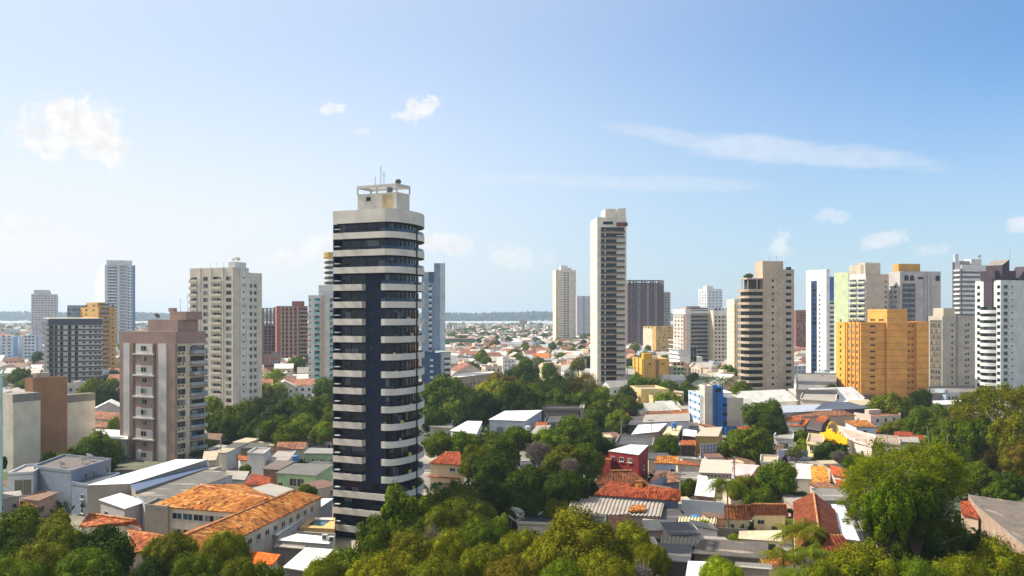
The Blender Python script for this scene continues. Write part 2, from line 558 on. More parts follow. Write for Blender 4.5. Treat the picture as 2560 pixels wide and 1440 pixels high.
def tree_at(name, kind, x, y, Rr, top, tint, label, group=None, cat='tree', hs=1.0, trunkless=False, k=0):
    me, tme, h = PROTO[kind][k % len(PROTO[kind])]
    if kind in ('dense', 'fuzzy', 'far') and cat == 'tree': hs = max(hs, min(1.75 if kind != 'fuzzy' else 1.25, .40 * top / (h * Rr)))
    if kind == 'airy': hs = .72
    hh = h * Rr * hs
    cz = top - hh
    if cz < hh * .75: cz = max(cz, hh * .6)
    rz = rng.uniform(0, 6.28)
    root = empty(name, (x, y, 0), label, cat, group)
    c = put('crown', me, root, (0, 0, cz), rz)
    c.scale = (Rr, Rr, Rr * hs)
    t = TINT[tint]
    j = rng.uniform(.85, 1.18)
    c.color = (t[0] * j * rng.uniform(.92, 1.08), t[1] * j, t[2] * j, 1)
    if not trunkless:
        tr = put('trunk', tme, root, (0, 0, cz), rz)
        tr.scale = (Rr, Rr, max(cz / 2.2, Rr * hs * .75))
    return root


def tree(kind, px, py, wpx, H, tint, label, name='leafy_tree', group=None, hs=1.0):
    """tree whose top stands at photo pixel (px, py), H metres tall, crown wpx wide"""
    if kind in ('dense', 'fuzzy', 'bare') and (py < 1000 or (py < 1262 and (H < 20 or px > 2440) and not (px < 1110 and py > 1200))): H *= .72
    Y = F * (CZ - H) / (py - HY)
    return tree_at(name, kind, X(px, Y), Y, wpx * Y / F / 2 * 1.04, H, tint, label, group, hs=hs, k=rng.randrange(9))


def frond_palm(px, py, wpx, H, label, tint=(.05, .085, .012), n=20, name='coconut_palm', droop=1.0, group=None, fat=1.0):
    Y = F * (CZ - H) / (py - HY)
    x = X(px, Y)
    L = wpx * Y / F / 2 * 1.15
    root = empty(name, (x, Y, 0), label, 'palm tree', group)
    mb = MB()
    zt = H - L * .3
    mb.tube([(.3, 0, 0), (.1, 0, zt * .5), (0, 0, zt)], [.2, .14, .12], 7)
    mb.build('trunk', bark('#7d6f60'), root)
    fm = foliage('palm_leaves', .35, 1.0)
    for i in range(n):
        mb = MB()
        an = i * 2.4 + rng.uniform(-.3, .3)
        up = rng.uniform(.1, 1.25)
        l = L * rng.uniform(.8, 1.1)
        pts = []
        for k in range(9):
            q = k / 8
            rr = l * q * math.cos(up * (1 - .4 * q))
            zz = l * q * math.sin(up) - droop * l * .75 * q * q
            pts.append(Vector((math.cos(an) * rr, math.sin(an) * rr, zz)))
        side = Vector((-math.sin(an), math.cos(an), 0))
        for k in range(8):
            a, b = pts[k], pts[k + 1]
            w0 = l * .2 * fat * math.sin(math.pi * min(1, (k + .6) / 8.5)) + .03
            for sgn in (-1, 1):
                for q in (0, .5):
                    p0 = a.lerp(b, q); p1 = a.lerp(b, q + .38)
                    tip = p0.lerp(p1, .9) + side * sgn * w0 + (b - a) * .8 - Vector((0, 0, w0 * .55))
                    mb.poly([p0, p1, tip])
        o = mb.build('frond', fm, root, (0, 0, zt))
        j = rng.uniform(.8, 1.25)
        o.color = (tint[0] * j * (1.5 if up < .25 else 1), tint[1] * j, tint[2] * j, 1)
    return root


def leafy_shrub(x, y, r, h, tint, label, name='garden_shrub', group=None):
    return tree_at(name, 'far', x, y, r, h, tint, label, group, cat='shrub', hs=max(.7, h / r / 2.2), k=rng.randrange(5))


# ------------------------------------------------------------------ ground, water, far shore, haze
def ground_mat():
    m, t = newmat('city_ground')
    pos = t.n('ShaderNodeTexCoord').outputs['Object']
    a = t.n('ShaderNodeTexNoise', Vector=pos, Scale=.05, Detail=8.0, Roughness=.65)
    b_ = t.n('ShaderNodeTexNoise', Vector=pos, Scale=.011, Detail=5.0)
    c = t.ramp(a.outputs[0], [(.3, lin('#4b463f')), (.5, lin('#7d766b')), (.65, lin('#a59a89')), (.8, lin('#6b6152'))])
    c = t.mix(t.step(b_.outputs[0], .48, .6), c, lin('#3f4a22'))
    finish(t, t.n('ShaderNodeBsdfPrincipled', Base_Color=c, Roughness=.95))
    return m


def struct(name, mb, mat):
    o = mb.build(name, mat)
    o['kind'] = 'structure'
    return o


struct('ground', MB().poly([(-6000, -60, 0), (6000, -60, 0), (6000, 7600, 0), (-6000, 7600, 0)]), ground_mat())
mwat, t = newmat('river_water')
nz = t.n('ShaderNodeTexNoise', Vector=t.n('ShaderNodeTexCoord').outputs['Object'], Scale=.02, Detail=3.0)
b = t.n('ShaderNodeBsdfPrincipled', Base_Color=lin('#b4b6b4'), Roughness=.4, Normal=t.n('ShaderNodeBump', Strength=.3, Distance=3.0, Height=nz.outputs[0]))
finish(t, b)
mb = MB()
sh = [(-6000 + 400 * i, 3420 + 60 * math.sin(i * 1.7) + 40 * math.sin(i * .6)) for i in range(31)]
for (a, b_) in zip(sh, sh[1:]):
    mb.poly([(a[0], a[1], .3), (b_[0], b_[1], .3), (b_[0], 7000, .3), (a[0], 7000, .3)])
struct('river_water', mb, mwat)
# far shore: one wooded mass
mb = MB()
rs = np.random.RandomState(3)
C = np.stack([rs.uniform(-6000, 6000, 26000), rs.uniform(5350, 6600, 26000), np.zeros(26000)], 1)
C[:, 1] = 5350 + 1250 * rs.uniform(0, 1, 26000) ** 2.2
C[:, 2] = rs.uniform(2, 42, 26000) + 4 * np.sin(C[:, 0] / 260) + 3 * np.sin(C[:, 0] / 97)
Nn = unit(rs.normal(size=C.shape) + np.array([0, -.6, .8]))
o = put('far_shore_forest', leafmesh('far_shore_forest', C, Nn, 22.0, foliage('shore_forest_leaves', .1, .01), rs))
o.color = (.05, .07, .03, 1)
tag(o, 'long dark line of forest on the far shore across the river', 'forest', kind='stuff')

# the air: one even box of haze round camera, ground and buildings
mh = bpy.data.materials.new('air_haze')
mh.use_nodes = True
t = NT(mh.node_tree)
HAZE = 0.00011
pv = t.n('ShaderNodeVolumePrincipled', Density=HAZE, Anisotropy=.25)
pv.inputs['Color'].default_value = (.66, .84, 1.0, 1)
t.nt.links.new(pv.outputs[0], t.n('ShaderNodeOutputMaterial').inputs['Volume'])
o = MB().box(-6100, 6100, -90, 7700, -1.2, 104).build('haze', mh)
o['kind'] = 'stuff'
o['label'] = 'pale blue haze lying over the whole city'
o.display_type = 'WIRE'

# streets: asphalt strips with kerbed pavements where the photo shows them
asph = sheet('#4a4a4c', stain=.35, rough=.9, per=6.0, seam=.02, spec=.2)
pav = sheet('#8d8880', stain=.4, rough=.9, per=1.5, seam=.05, spec=.2)


def street(name, pts, wd):
    mb, ms = MB(), MB()
    L, Rr = [], []
    for i, p in enumerate(pts):
        d = (Vector(pts[min(i + 1, len(pts) - 1)]) - Vector(pts[max(0, i - 1)])).normalized()
        nrm = Vector((-d.y, d.x))
        L.append(Vector(p) + nrm * wd / 2); Rr.append(Vector(p) - nrm * wd / 2)
    for i in range(len(pts) - 1):
        mb.poly([(*Rr[i], .05), (*Rr[i + 1], .05), (*L[i + 1], .05), (*L[i], .05)])
        for S, sg in ((L, 1), (Rr, -1)):
            d = (S[i + 1] - S[i]).normalized(); nn = Vector((-d.y, d.x)) * sg * 2.2
            q = [S[i], S[i + 1], S[i + 1] + nn, S[i] + nn]
            if sg < 0: q.reverse()
            ms.prism([(v.x, v.y) for v in q], .01, .17)
    struct(name, mb, asph)
    struct('pavement', ms, pav)


street('street', [(-75, 262), (-20, 250), (30, 262), (52, 300), (70, 400), (100, 560)], 9)
street('street', [(44, 284), (130, 262), (200, 235)], 8)
street('street', [(-190, 300), (-75, 262)], 9)


# ------------------------------------------------------------------ tall buildings
class Bld:
    """A building whose near corner stands at photo column pxc, Y metres away. Face F runs from that corner along the
    direction ang (to the right), face L runs away from it to the left, face R is the hidden far end of F."""
    def __init__(s, name, label, Y, pxl, pxc, pxr, pyt, ang, W=None, D=None, cat='building', group=None, H=None):
        a = R(ang)
        s.C = Vector((X(pxc, Y), Y))
        dR, dL = Vector((math.cos(a), math.sin(a))), Vector((-math.sin(a), math.cos(a)))
        s.dR, s.dL = dR, dL

        def solve(px, d):
            k = (px - CX) / F
            return abs((k * s.C.y - s.C.x) / (d.x - k * d.y))
        s.W = W or solve(pxr, dR)
        s.D = D or solve(pxl, dL)
        s.H = H or Zf(pyt, Y)
        s.Y = Y
        s.root = empty(name, (s.C.x, s.C.y, 0), label, cat, group, a)
        s.count = {}
        s.extra = {}

    def z(s, py): return Zf(py, s.Y)

    def zf(s, py, f, fr):
        """height of photo row py at fraction fr of face f"""
        o = s.loc(f, fr)
        p = s.C + s.dR * o[0] + s.dL * o[1]
        return Zf(py, p.y)

    def fu(s, px):
        """fraction of face F at photo column px"""
        k = (px - CX) / F
        return ((k * s.C.y - s.C.x) / (s.dR.x - k * s.dR.y)) / s.W

    def fv(s, px):
        """fraction of face L (0 at its far left end, 1 at the corner) at photo column px"""
        k = (px - CX) / F
        return 1 - ((k * s.C.y - s.C.x) / (s.dL.x - k * s.dL.y)) / s.D

    def fr(s, f, px): return s.fu(px) if f == 'F' else s.fv(px)

    def length(s, f): return s.W if f in 'FB' else s.D

    def loc(s, f, fr, out=0.0):
        if f == 'F': return (fr * s.W, -out)
        if f == 'L': return (-out, s.D * (1 - fr))
        if f == 'R': return (s.W + out, fr * s.D)
        return (s.W * (1 - fr), s.D + out)

    RZ = {'F': 0.0, 'L': -math.pi / 2, 'R': math.pi / 2, 'B': math.pi}

    def body(s, mat, x0=0.0, x1=1.0, y0=0.0, y1=1.0, z0=0.0, z1=None, roof=None, name='wall', parapet=.9):
        """block over fractions of the plan, with a parapet round its flat roof"""
        z1 = s.H if z1 is None else z1
        a, b, c, d = x0 * s.W, x1 * s.W, y0 * s.D, y1 * s.D
        mb = MB()
        t = .25
        if parapet and b - a > 2 and d - c > 2:
            zr = z1 - parapet
            i = len(mb.v)
            O = [(a, c), (b, c), (b, d), (a, d)]
            I = [(a + t, c + t), (b - t, c + t), (b - t, d - t), (a + t, d - t)]
            for k in range(4):
                j = (k + 1) % 4
                mb.poly([(*O[k], z0), (*O[j], z0), (*O[j], z1), (*O[k], z1)])
                mb.poly([(*O[k], z1), (*O[j], z1), (*I[j], z1), (*I[k], z1)])
                mb.poly([(*I[j], zr), (*I[k], zr), (*I[k], z1), (*I[j], z1)])
            mb.poly([(*p, zr) for p in I], 1)
        else:
            mb.box(a, b, c, d, z0, z1, 0, 1)
        return mb.build(name, [mat, roof or sheet('#8c867d')], s.root)

    def put_items(s, name, me, f, items, out=0.0, spin=0.0):
        """one part per item (fraction along the face, height); past 100 of a name the rest become one mesh"""
        for fr, z in items:
            x, y = s.loc(f, fr, out)
            n = s.count.get(name, 0)
            if n < 100:
                put(name, me, s.root, (x, y, z), s.RZ[f])
                s.count[name] = n + 1
            else:
                s.extra.setdefault(name, []).append((me, x, y, z, s.RZ[f]))

    def done(s):
        for name, L in s.extra.items():
            by = {}
            V, Fc, Mi = [], [], []
            mats = []
            for me, x, y, z, rz in L:
                c, sn = math.cos(rz), math.sin(rz)
                base = len(V)
                V += [(v.co.x * c - v.co.y * sn + x, v.co.x * sn + v.co.y * c + y, v.co.z + z) for v in me.vertices]
                mi = []
                for mt in me.materials:
                    if mt not in mats: mats.append(mt)
                    mi.append(mats.index(mt))
                for p in me.polygons:
                    Fc.append(tuple(base + i for i in p.vertices)); Mi.append(mi[p.material_index])
            mb = MB(); mb.v, mb.f, mb.m = V, Fc, Mi
            mb.build(name, mats, s.root)['kind'] = 'stuff'
        s.extra = {}
        return s

    def wins(s, f, fracs, w, h, z0, dz, n, gl, frame=None, name='window', sill=False, skip=()):
        me = winmesh(w, h, gl, frame, sill)
        s.put_items(name, me, f, [(fr, z0 + dz * i) for i in range(n) if i not in skip for fr in fracs])

    def bays(s, f, f0, f1, z0, dz, n, gl, bal, depth=1.2, ph=1.0, wh=2.0, name='balcony', glassrail=None, recess=False, sides=True, slab=.18):
        """a column of balconies: slab, parapet and the glazed doors behind, one part per storey"""
        wd = abs(f1 - f0) * s.length(f)
        mb = MB()
        hw = wd / 2
        d = depth
        mb.box(-hw, hw, -d, -.002, -slab, 0, 0)
        rm = 2 if glassrail else 0
        mb.box(-hw, hw, -d - .003, -d + .12, .002, ph, rm)
        if sides:
            mb.box(-hw, -hw + .12, -d + .12, -.003, .002, ph, rm)
            mb.box(hw - .12, hw, -d + .12, -.003, .002, ph, rm)
        mb.poly([(-hw + .15, -.02, .05), (hw - .15, -.02, .05), (hw - .15, -.02, wh + .3), (-hw + .15, -.02, wh + .3)], 1)
        me = mb.mesh(name, [bal, gl] + ([glassrail] if glassrail else []))
        s.put_items(name, me, f, [((f0 + f1) / 2, z0 + dz * i) for i in range(n)])

    def panel(s, f, f0, f1, z0, z1, mat, out=.06, name='wall_panel', back=0.0):
        wd = abs(f1 - f0) * s.length(f)
        me = MB().box(-wd / 2, wd / 2, -out, back - .002, 0, z1 - z0).mesh(name, mat)
        x, y = s.loc(f, (f0 + f1) / 2)
        return put(name, me, s.root, (x, y, z0), s.RZ[f])

    def pipe_mast(s, fx, fy, z, h, label, name='antenna'):
        c = s.C + s.dR * fx * s.W + s.dL * fy * s.D
        return mast(c.x, c.y, z, h, label, name)

    def world(s, fx, fy):
        c = s.C + s.dR * fx * s.W + s.dL * fy * s.D
        return c.x, c.y


WM = {}


def winmesh(w, h, gl, frame=None, sill=False):
    key = (round(w, 2), round(h, 2), gl.name, frame.name if frame else None, sill)
    if key in WM: return WM[key]
    mb = MB()
    hw = w / 2
    if frame:
        b = min(.1, w * .1)
        mb.poly([(-hw, -.02, 0), (hw, -.02, 0), (hw, -.02, h), (-hw, -.02, h)], 0)
        for (x0, x1, z0, z1) in ((-hw - b, hw + b, -b, 0), (-hw - b, hw + b, h, h + b), (-hw - b, -hw, 0, h), (hw, hw + b, 0, h), (-b * .3, b * .3, 0, h)):
            mb.box(x0, x1, -.09, -.001, z0, z1, 1)
        if sill: mb.box(-hw - .2, hw + .2, -.28, -.001, -b - .14, -b - .005, 1)
    else:
        mb.box(-hw, hw, -.05, -.001, 0, h, 0)
        if sill: mb.box(-hw - .1, hw + .1, -.22, -.001, -.14, -.005, 1)
    me = mb.mesh('window', [gl] + ([frame] if frame else [plain('#a8a196')] if sill else []))
    WM[key] = me
    return me


def mast(x, y, z, h, label, name='antenna'):
    mb = MB()
    cyl(mb, 0, 0, .06, 0, h, 5, r2=.03)
    for k in range(3):
        zz = h * (.72 + .1 * k)
        mb.box(-.45 + .1 * k, .45 - .1 * k, -.02, .02, zz, zz + .04)
    return tag(mb.build(name, plain('#77777a', .5, .3), None, (x, y, z), rng.uniform(0, 3)), label, 'antenna')


def dish(x, y, z, r, label, az=0.0, el=50, mat=None):
    """satellite dish: shallow bowl on a short post with its feed arm"""
    root = empty('satellite_dish', (x, y, z), label, 'satellite dish', None, R(az))
    mb = MB()
    n, m = 16, 4
    rot = R(90 - el)
    def tp(p):
        px_, py_, pz_ = p
        return (px_, py_ * math.cos(rot) - pz_ * math.sin(rot), py_ * math.sin(rot) + pz_ * math.cos(rot) + r * 1.15)
    rings = []
    for k in range(m + 1):
        q = k / m
        rings.append([tp((r * q * math.cos(2 * math.pi * i / n), r * q * math.sin(2 * math.pi * i / n), .35 * r * q * q)) for i in range(n)])
    for k in range(m):
        for i in range(n):
            j = (i + 1) % n
            mb.poly([rings[k][i], rings[k][j], rings[k + 1][j], rings[k + 1][i]] if k else [rings[0][0], rings[1][j], rings[1][i]][::-1])
    mb.build('bowl', mat or plain('#d8d6d0', .5), root)
    mb = MB()
    cyl(mb, 0, 0, .07, 0, r * 1.1, 6)
    mb.tube([tp((0, -r * .9, .3 * r)), tp((0, 0, r * .95))], .03, 4)
    mb.build('stand', plain('#8a8a8c', .5, .3), root)
    return root


GL = glass('#10161e', '#1a2430', '#2b3948', '#0c1016', '#46545e', '#191c20')
GLD = glass('#0a0d12', '#11161c', '#1b2026', '#2b2c2c', '#0d0f12')
GLT = glass('#24585c', '#2f6d70', '#163a40', '#4a8688', '#1a2c34')
GLC = glass('#1a2129', '#3c454b', '#6f7472', '#12171c', '#28525a', '#90938e')
conc = sheet('#8e877c', stain=.4, rough=.9, per=3.0, seam=.03)
white = plaster('#d9d6cf', stain=.2)

# ---- the navy tower with pale balcony bands, rounded towards the river side
def navy_tower():
    e1, e2 = Vector((.896, -.444)), Vector((.444, .896))
    Y0 = 167.0
    C = Vector((X(962, Y0), Y0))
    L = C - e1 * 11.1
    root = empty('apartment_tower', (C.x, C.y, 0), 'dark navy tower with pale curved balcony bands and a boxy roof house, tallest of all', 'building')
    rad, pts, nrm = 25.6, [], []
    # outer line: left end, along the flat front, round the corner, along the bow
    flat = [L + (C - L) * q for q in (0, .28, .56, .58, .8, .93)]
    pts += flat; nrm += [Vector((-.444, -.896))] * len(flat)
    n = 40
    base, nbase = list(pts), list(nrm)
    for rad in (26, 24, 22, 20, 18, 16.5, 15, 14):
      pts, nrm, p = list(base), list(nbase), C.copy()
      ds = rad * R(72) / n
      for k in range(n + 1):
        q = k / n
        th = 4 + 56 * math.sin(min(1, q / .2) * math.pi / 2) if q < .2 else 60 + (112 - 60) * (q - .2) / .8
        d = Vector((math.cos(R(th)), math.sin(R(th))))
        pts.append(p.copy()); nrm.append(Vector((d.y, -d.x)))
        p = p + d * ds
      if max(v.x / v.y for v in pts) * F + CX < 1069: break
    nF = len(flat)
    back = pts[-1] + Vector((-5, 3)); lb = L + e2 * 15
    loc = lambda v, z: (v.x - C.x, v.y - C.y, z)
    wallm = plaster('#101f3a', stain=.2, line=(3.06, .06), rough=.6, dark=.7)
    bandm = plaster('#d8d0c2', stain=.25, rough=.7)
    roofm = conc
    glz = glass('#08101f', '#0c1830', '#102038', '#1c2a3a', '#070c16', '#142034', '#0a1426', '#565c60', rough=.1, cell=1.3)
    ins = lambda i, dd: pts[i] - nrm[i] * dd
    Zt = 58.4
    # body
    mb = MB()
    poly = [ins(i, 1.25) for i in range(len(pts))] + [back, lb]
    mb.prism([(v.x - C.x, v.y - C.y) for v in poly], 0, Zt - .9, 0, 1)
    mb.build('wall', [wallm, roofm], root)
    q = [L + e1 * .02, L + e1 * .3, L + e1 * .3 + e2 * 2.5, L + e1 * .02 + e2 * 2.5]
    MB().prism([((v + e2 * .03).x - C.x, (v + e2 * .03).y - C.y) for v in q], 0, Zt - 2.4).build('side_fin', wallm, root)

    def band(i0, i1, z0, z1, name, thick=.22, slab=True, m=bandm):
        mb = MB()
        idx = list(range(i0, i1 + 1))
        for a, b in zip(idx, idx[1:]):
            o0, o1, q0, q1 = pts[a], pts[b], ins(a, thick), ins(b, thick)
            mb.poly([loc(o0, z0), loc(o1, z0), loc(o1, z1), loc(o0, z1)])
            mb.poly([loc(o0, z1), loc(o1, z1), loc(q1, z1), loc(q0, z1)])
            mb.poly([loc(q1, z0 + .25), loc(q0, z0 + .25), loc(q0, z1), loc(q1, z1)])
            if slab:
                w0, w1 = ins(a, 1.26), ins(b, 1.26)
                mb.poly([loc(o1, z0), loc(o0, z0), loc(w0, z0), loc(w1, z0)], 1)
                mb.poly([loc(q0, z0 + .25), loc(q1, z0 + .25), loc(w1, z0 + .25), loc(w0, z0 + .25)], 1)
        for e in (i0, i1):
            o0, w0 = pts[e], ins(e, 1.26)
            q = [loc(o0, z0), loc(w0, z0), loc(w0, z1), loc(o0, z1)]
            mb.poly(q if e == i1 else q[::-1])
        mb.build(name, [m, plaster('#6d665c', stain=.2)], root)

    iL = 2          # right end of the left-hand balcony stack
    iR = 5          # left end of the bowed stack
    N = len(pts) - 1
    dz = 3.06
    for k in range(18):
        zt = 54.45 - dz * k
        if k <= 2 or k >= 15:
            band(0, N, zt - 1.12, zt, 'balcony_band')
        else:
            band(0, iL, zt - 1.12, zt, 'balcony')
            band(iR, N, zt - 1.12, zt, 'balcony_band')
    band(0, N, 56.1, Zt, 'parapet', slab=True)
    # glazing behind each band
    for k in range(18):
        zb = 54.45 - dz * k
        zt = min(zb + 1.75, 56.05)
        for (a0, a1) in ((0, iL), (iR, N)) if 3 <= k < 15 else ((0, iR), (iR, N)):
            mb = MB()
            for a in range(a0, a1):
                mb.poly([loc(ins(a, 1.2), zb - 1.0), loc(ins(a + 1, 1.2), zb - 1.0), loc(ins(a + 1, 1.2), zt - .1), loc(ins(a, 1.2), zt - .1)], 0)
                if a % 3 == 0 or a1 - a0 < 4:
                    v = ins(a, 1.14)
                    mb.box(v.x - C.x - .05, v.x - C.x + .05, v.y - C.y - .05, v.y - C.y + .05, zb - 1, zt - .1, 1)
            mb.build('window', [glz, plain('#20262e')], root)
        # rails of the upper storeys and the pale shelf beside each left window
        if k < 5:
            mb = MB()
            for a in range(iR, N):
                mb.poly([loc(ins(a, .06), zb + .02), loc(ins(a + 1, .06), zb + .02), loc(ins(a + 1, .06), zb + .55), loc(ins(a, .06), zb + .55)])
            mb.build('railing', glass('#22364f', '#2a4260', rough=.1), root)
        v = L - e1 * -.9 - Vector((-.444, -.896)) * .1
        mb = MB().box(-.5, .5, -.35, .35, 0, .16)
        mb.build('shelf', plain('#c9c6bd'), root, (v.x - C.x + .1, v.y - C.y - .25, zb + .55), R(-26.4))
    # small windows down the navy shaft
    for k in range(4, 16):
        v = C - e1 * 3.6 - Vector((-.444, -.896)) * 1.25
        put('shaft_window', winmesh(.55, .7, GLD), root, (v.x - C.x, v.y - C.y, 54.45 - dz * k + .6), R(-26.4))
    # drain pipe on the bow
    i = min(range(iR, len(pts)), key=lambda q: abs(pts[q].x / pts[q].y * F + CX - 1041))
    v = pts[i] + nrm[i] * .12
    cyl(MB(), v.x - C.x, v.y - C.y, .13, .5, 56, 6).build('drain_pipe', plain('#161a22'), root)
    # balcony things: plants, chairs and screens seen as small spots
    spots = [plain('#c9b89a'), plain('#5c7a30'), plain('#b8bcc0'), plain('#8a4a2c'), plain('#d8c060')]
    for k in range(3, 16):
        for q in range(3):
            i = rng.randrange(iR + 1, N - 3)
            v = ins(i, .55)
            o = MB().box(-.25, .25, -.2, .2, 0, 1).build('balcony_planter', spots[rng.randrange(5)], root, (v.x - C.x, v.y - C.y, 54.45 - dz * k - .95), rng.uniform(0, 3))
            o.scale = (rng.uniform(.5, 1.3), 1, rng.uniform(1.0, 1.5))
    # roof house with its open frame
    hx0, hx1 = X(894, 171), X(1000, 167.5)
    a0 = Vector((X(894, 173.5), 173.5)); a1 = a0 + e1 * 8.4
    dd = e2 * 4.2
    stain = plaster('#d3cbbd', stain=.5)
    Q = [a0, a1, a1 + dd, a0 + dd]
    mb = MB(); mb.prism([(v.x - C.x, v.y - C.y) for v in Q], Zt - 1, 61.6, 0, 1)
    rh = mb.build('roof_house', [stain, roofm], root)
    mb = MB()
    for v in (Q[0], (Q[0] + Q[1]) / 2, Q[1], Q[2], Q[3]):
        mb.box(v.x - C.x - .14, v.x - C.x + .14, v.y - C.y - .14, v.y - C.y + .14, 61.6, 62.6)
    for u, v in zip(Q, Q[1:] + Q[:1]):
        nn = Vector(((v - u).y, -(v - u).x)).normalized() * .18
        mb.prism([(w_.x - C.x, w_.y - C.y) for w_ in (u + nn, v + nn, v - nn, u - nn)], 62.6, 63.1)
    mb.build('roof_frame', stain, root)
    v = a0 + e1 * 2.4
    put('window', winmesh(.9, .7, GLD), root, (v.x - C.x - .02, v.y - C.y - .04, 60.3), R(-26.4))
    v = a0 + e1 * 6.4
    mb = MB().box(-1.1, 1.1, -.02, -.001, 0, 3.0)
    mb.build('rust_stain', plaster('#cdb48c', stain=.7), root, (v.x - C.x, v.y - C.y, 58.3), R(-26.4))
    cyl(MB(), 0, 0, .55, 0, 1.2, 10).build('water_tank', plain('#6c7074'), root, ((a0 + e1 * 5.5 + dd * .5).x - C.x, (a0 + dd * .5 + e1 * 5.5).y - C.y, 61.6))
    for (px, h, nm) in ((938, 3.2, 'short whip antenna on the roof house of the navy tower'), (952, 6.4, 'tall thin mast at the top of the navy tower'), (960, 4.6, 'middle antenna beside the tall mast on the navy tower')):
        mast(X(px, 174.5), 174.5, 63.0, h * .62, nm)
    dish(X(996, 172.3), 172.3, 63.0, .55, 'small dish on the roof frame corner of the navy tower', 200, 30, plain('#55585c'))
    return root


navy_tower()

# ---- mauve-brown tower with two pale stripes
b = Bld('apartment_tower', 'mauve brown tower with two pale vertical stripes and cream balcony side', 258, 301, 440, 512, 829, 63.6)
mv, cr, ltw = plaster('#a1867a', line=None, stain=.2), plaster('#d6c6a8', stain=.3), plaster('#d0c8c0', stain=.25)
b.body(cr, z1=b.H - 3.2, parapet=0)
mb = MB().box(-.25, b.W + .1, -.25, b.D + .25, b.H - 3.2, b.H, 0, 1)
mb.build('parapet', [mv, conc], b.root)
b.panel('L', 0.0, 1.0, 0, b.H - 3.2, mv, .25)
b.panel('F', 0.0, b.fr('F', 441) + .02, 0, b.H - 3.2, mv, .2)
fv = lambda p: b.fv(p)
b.panel('L', fv(311), fv(326), 0, b.H - 3.3, ltw, .36, 'pale_stripe')
b.panel('L', fv(398), fv(418), 0, b.H - 3.3, ltw, .36, 'pale_stripe')
dk = plaster('#6b564f', stain=.2)
for p in (337, 389): b.panel('L', fv(p - 3), fv(p + 3), 0, b.H - 3.3, dk, .30, 'groove')
NF, DZ = 12, 2.92
ztop = b.H - 3.4
for k in range(NF):
    zc = ztop - DZ * (k + 1)
    if k % 2 == 0:
        b.panel('L', fv(343), fv(384), zc + .25, zc + DZ - .1, ltw, .5, 'pale_panel')
        b.panel('L', fv(337), fv(389), zc - .15, zc + .25, ltw, .85, 'ledge')
    me = winmesh(1.9, 1.25, GLC, plain('#b9b2aa'))
    x, y = b.loc('L', fv(363), .52 if k % 2 == 0 else .27)
    put('window', me, b.root, (x, y, zc + 1.05), -math.pi / 2)
b.wins('F', [b.fu(447), b.fu(458)], 1.25, 1.3, ztop - DZ * NF + 1.0, DZ, NF, GLC, plain('#5a4c44'))
b.wins('F', [b.fu(448), b.fu(457.5)], .8, .5, ztop - DZ * NF + .15, DZ, NF, plain('#5c544c'), None, 'air_conditioner')
b.bays('F', b.fu(474), .995, ztop - DZ * NF + .2, DZ, NF, GLC, plaster('#8a5a44', stain=.3), 1.15, .95, 1.95, glassrail=glass('#8f9896', '#a5a8a2', '#7f8a90', rough=.3))
mb = MB().box(b.W * .1, b.W * .8, b.D * .02, b.D * .55, b.H, b.H + 3.2); mb.build('roof_house', mv, b.root)
mb = MB().box(b.W * .25, b.W * .8, b.D * -.05, b.D * .24, b.H + 3.2, b.H + 5.4); mb.build('lift_house', mv, b.root)
mb = MB().box(b.W * .3, b.W * .42, b.D * .2, b.D * .29, b.H + 5.4, b.H + 6.4); mb.build('chimney', mv, b.root)
b.pipe_mast(.5, .05, b.H + 5.4, 5.0, 'thin antenna on the mauve tower lift house')
b.pipe_mast(.5, .18, b.H + 5.4, 3.6, 'shorter antenna beside the chimney of the mauve tower')
x, y = b.world(.3, .5); dish(x, y, b.H + 3.2, .8, 'dark dish on the flat roof house of the mauve tower', 160, 40, plain('#4c4a4a'))
b.done()

# ---- cream tower of many windows
b = Bld('apartment_tower', 'cream grid fronted tower of twenty storeys behind the mauve brown tower', 387, 475, 586, 655, 667, 63.6)
cm, cw = plaster('#d8ccba', stain=.3, line=(2.9, .16), dark=.72), plaster('#dcd8d0', stain=.3, line=(2.9, .16), dark=.55)
H2 = b.z(668)
k1 = b.fu(622)
b.body(cm, x1=.25, z1=H2)
b.body(cw, x0=.25, x1=k1, z1=H2, y1=.8)
b.body(cm, x0=k1, z1=Zf(683, 400), y1=.7)
nF = int((H2 - 2.5) / 2.9)
z0 = H2 - 2.9 * nF + .1 - 2.6
for px, w_ in ((487, 2.3), (514, 2.2), (542, 3.6), (572, 2.6)):
    b.wins('L', [b.fv(px)], w_, 1.45, z0 + .2, 2.9, nF, GLC, plain('#a99d88'))
for px in (501, 528, 558, 583): b.panel('L', b.fv(px - 1.6), b.fv(px + 1.6), 0, H2, cm, .45, 'pier')
b.bays('L', 0, b.fv(494), z0 - .3, 2.9, nF, GLC, cm, .8, 1.0, 1.3, sides=True)
b.bays('L', b.fv(531), b.fv(555), z0 - .3, 2.9, nF, GLC, cm, .6, .95, 1.3, sides=True)
b.wins('F', [b.fu(609)], .7, .7, z0 + .9, 2.9, nF, GLD)
for px in (588, 600, 615): b.panel('F', b.fu(px - 1), b.fu(px + 1), 0, H2, cm, .2, 'rib')
b.wins('F', [b.fu(627), b.fu(638)], 1.3, 1.3, z0 + .4, 2.9, nF - 1, GLC, plain('#a99d88'))
b.panel('F', b.fu(643), b.fu(646), 0, Zf(683, 400), cm, .2, 'rib')
mb = MB().box(b.W * .05, b.W * .45, b.D * .02, b.D * .16, H2, H2 + 2.2); mb.build('roof_house', cw, b.root)
x, y = b.world(.2, .05); dish(x, y, H2 + 2.2, 1.0, 'pale dish on the roof house of the cream tower', 180, 40)
x, y = b.world(.2, .13); dish(x, y, H2 + 2.2, .9, 'second dish at the back edge of the cream tower roof house', 230, 40)
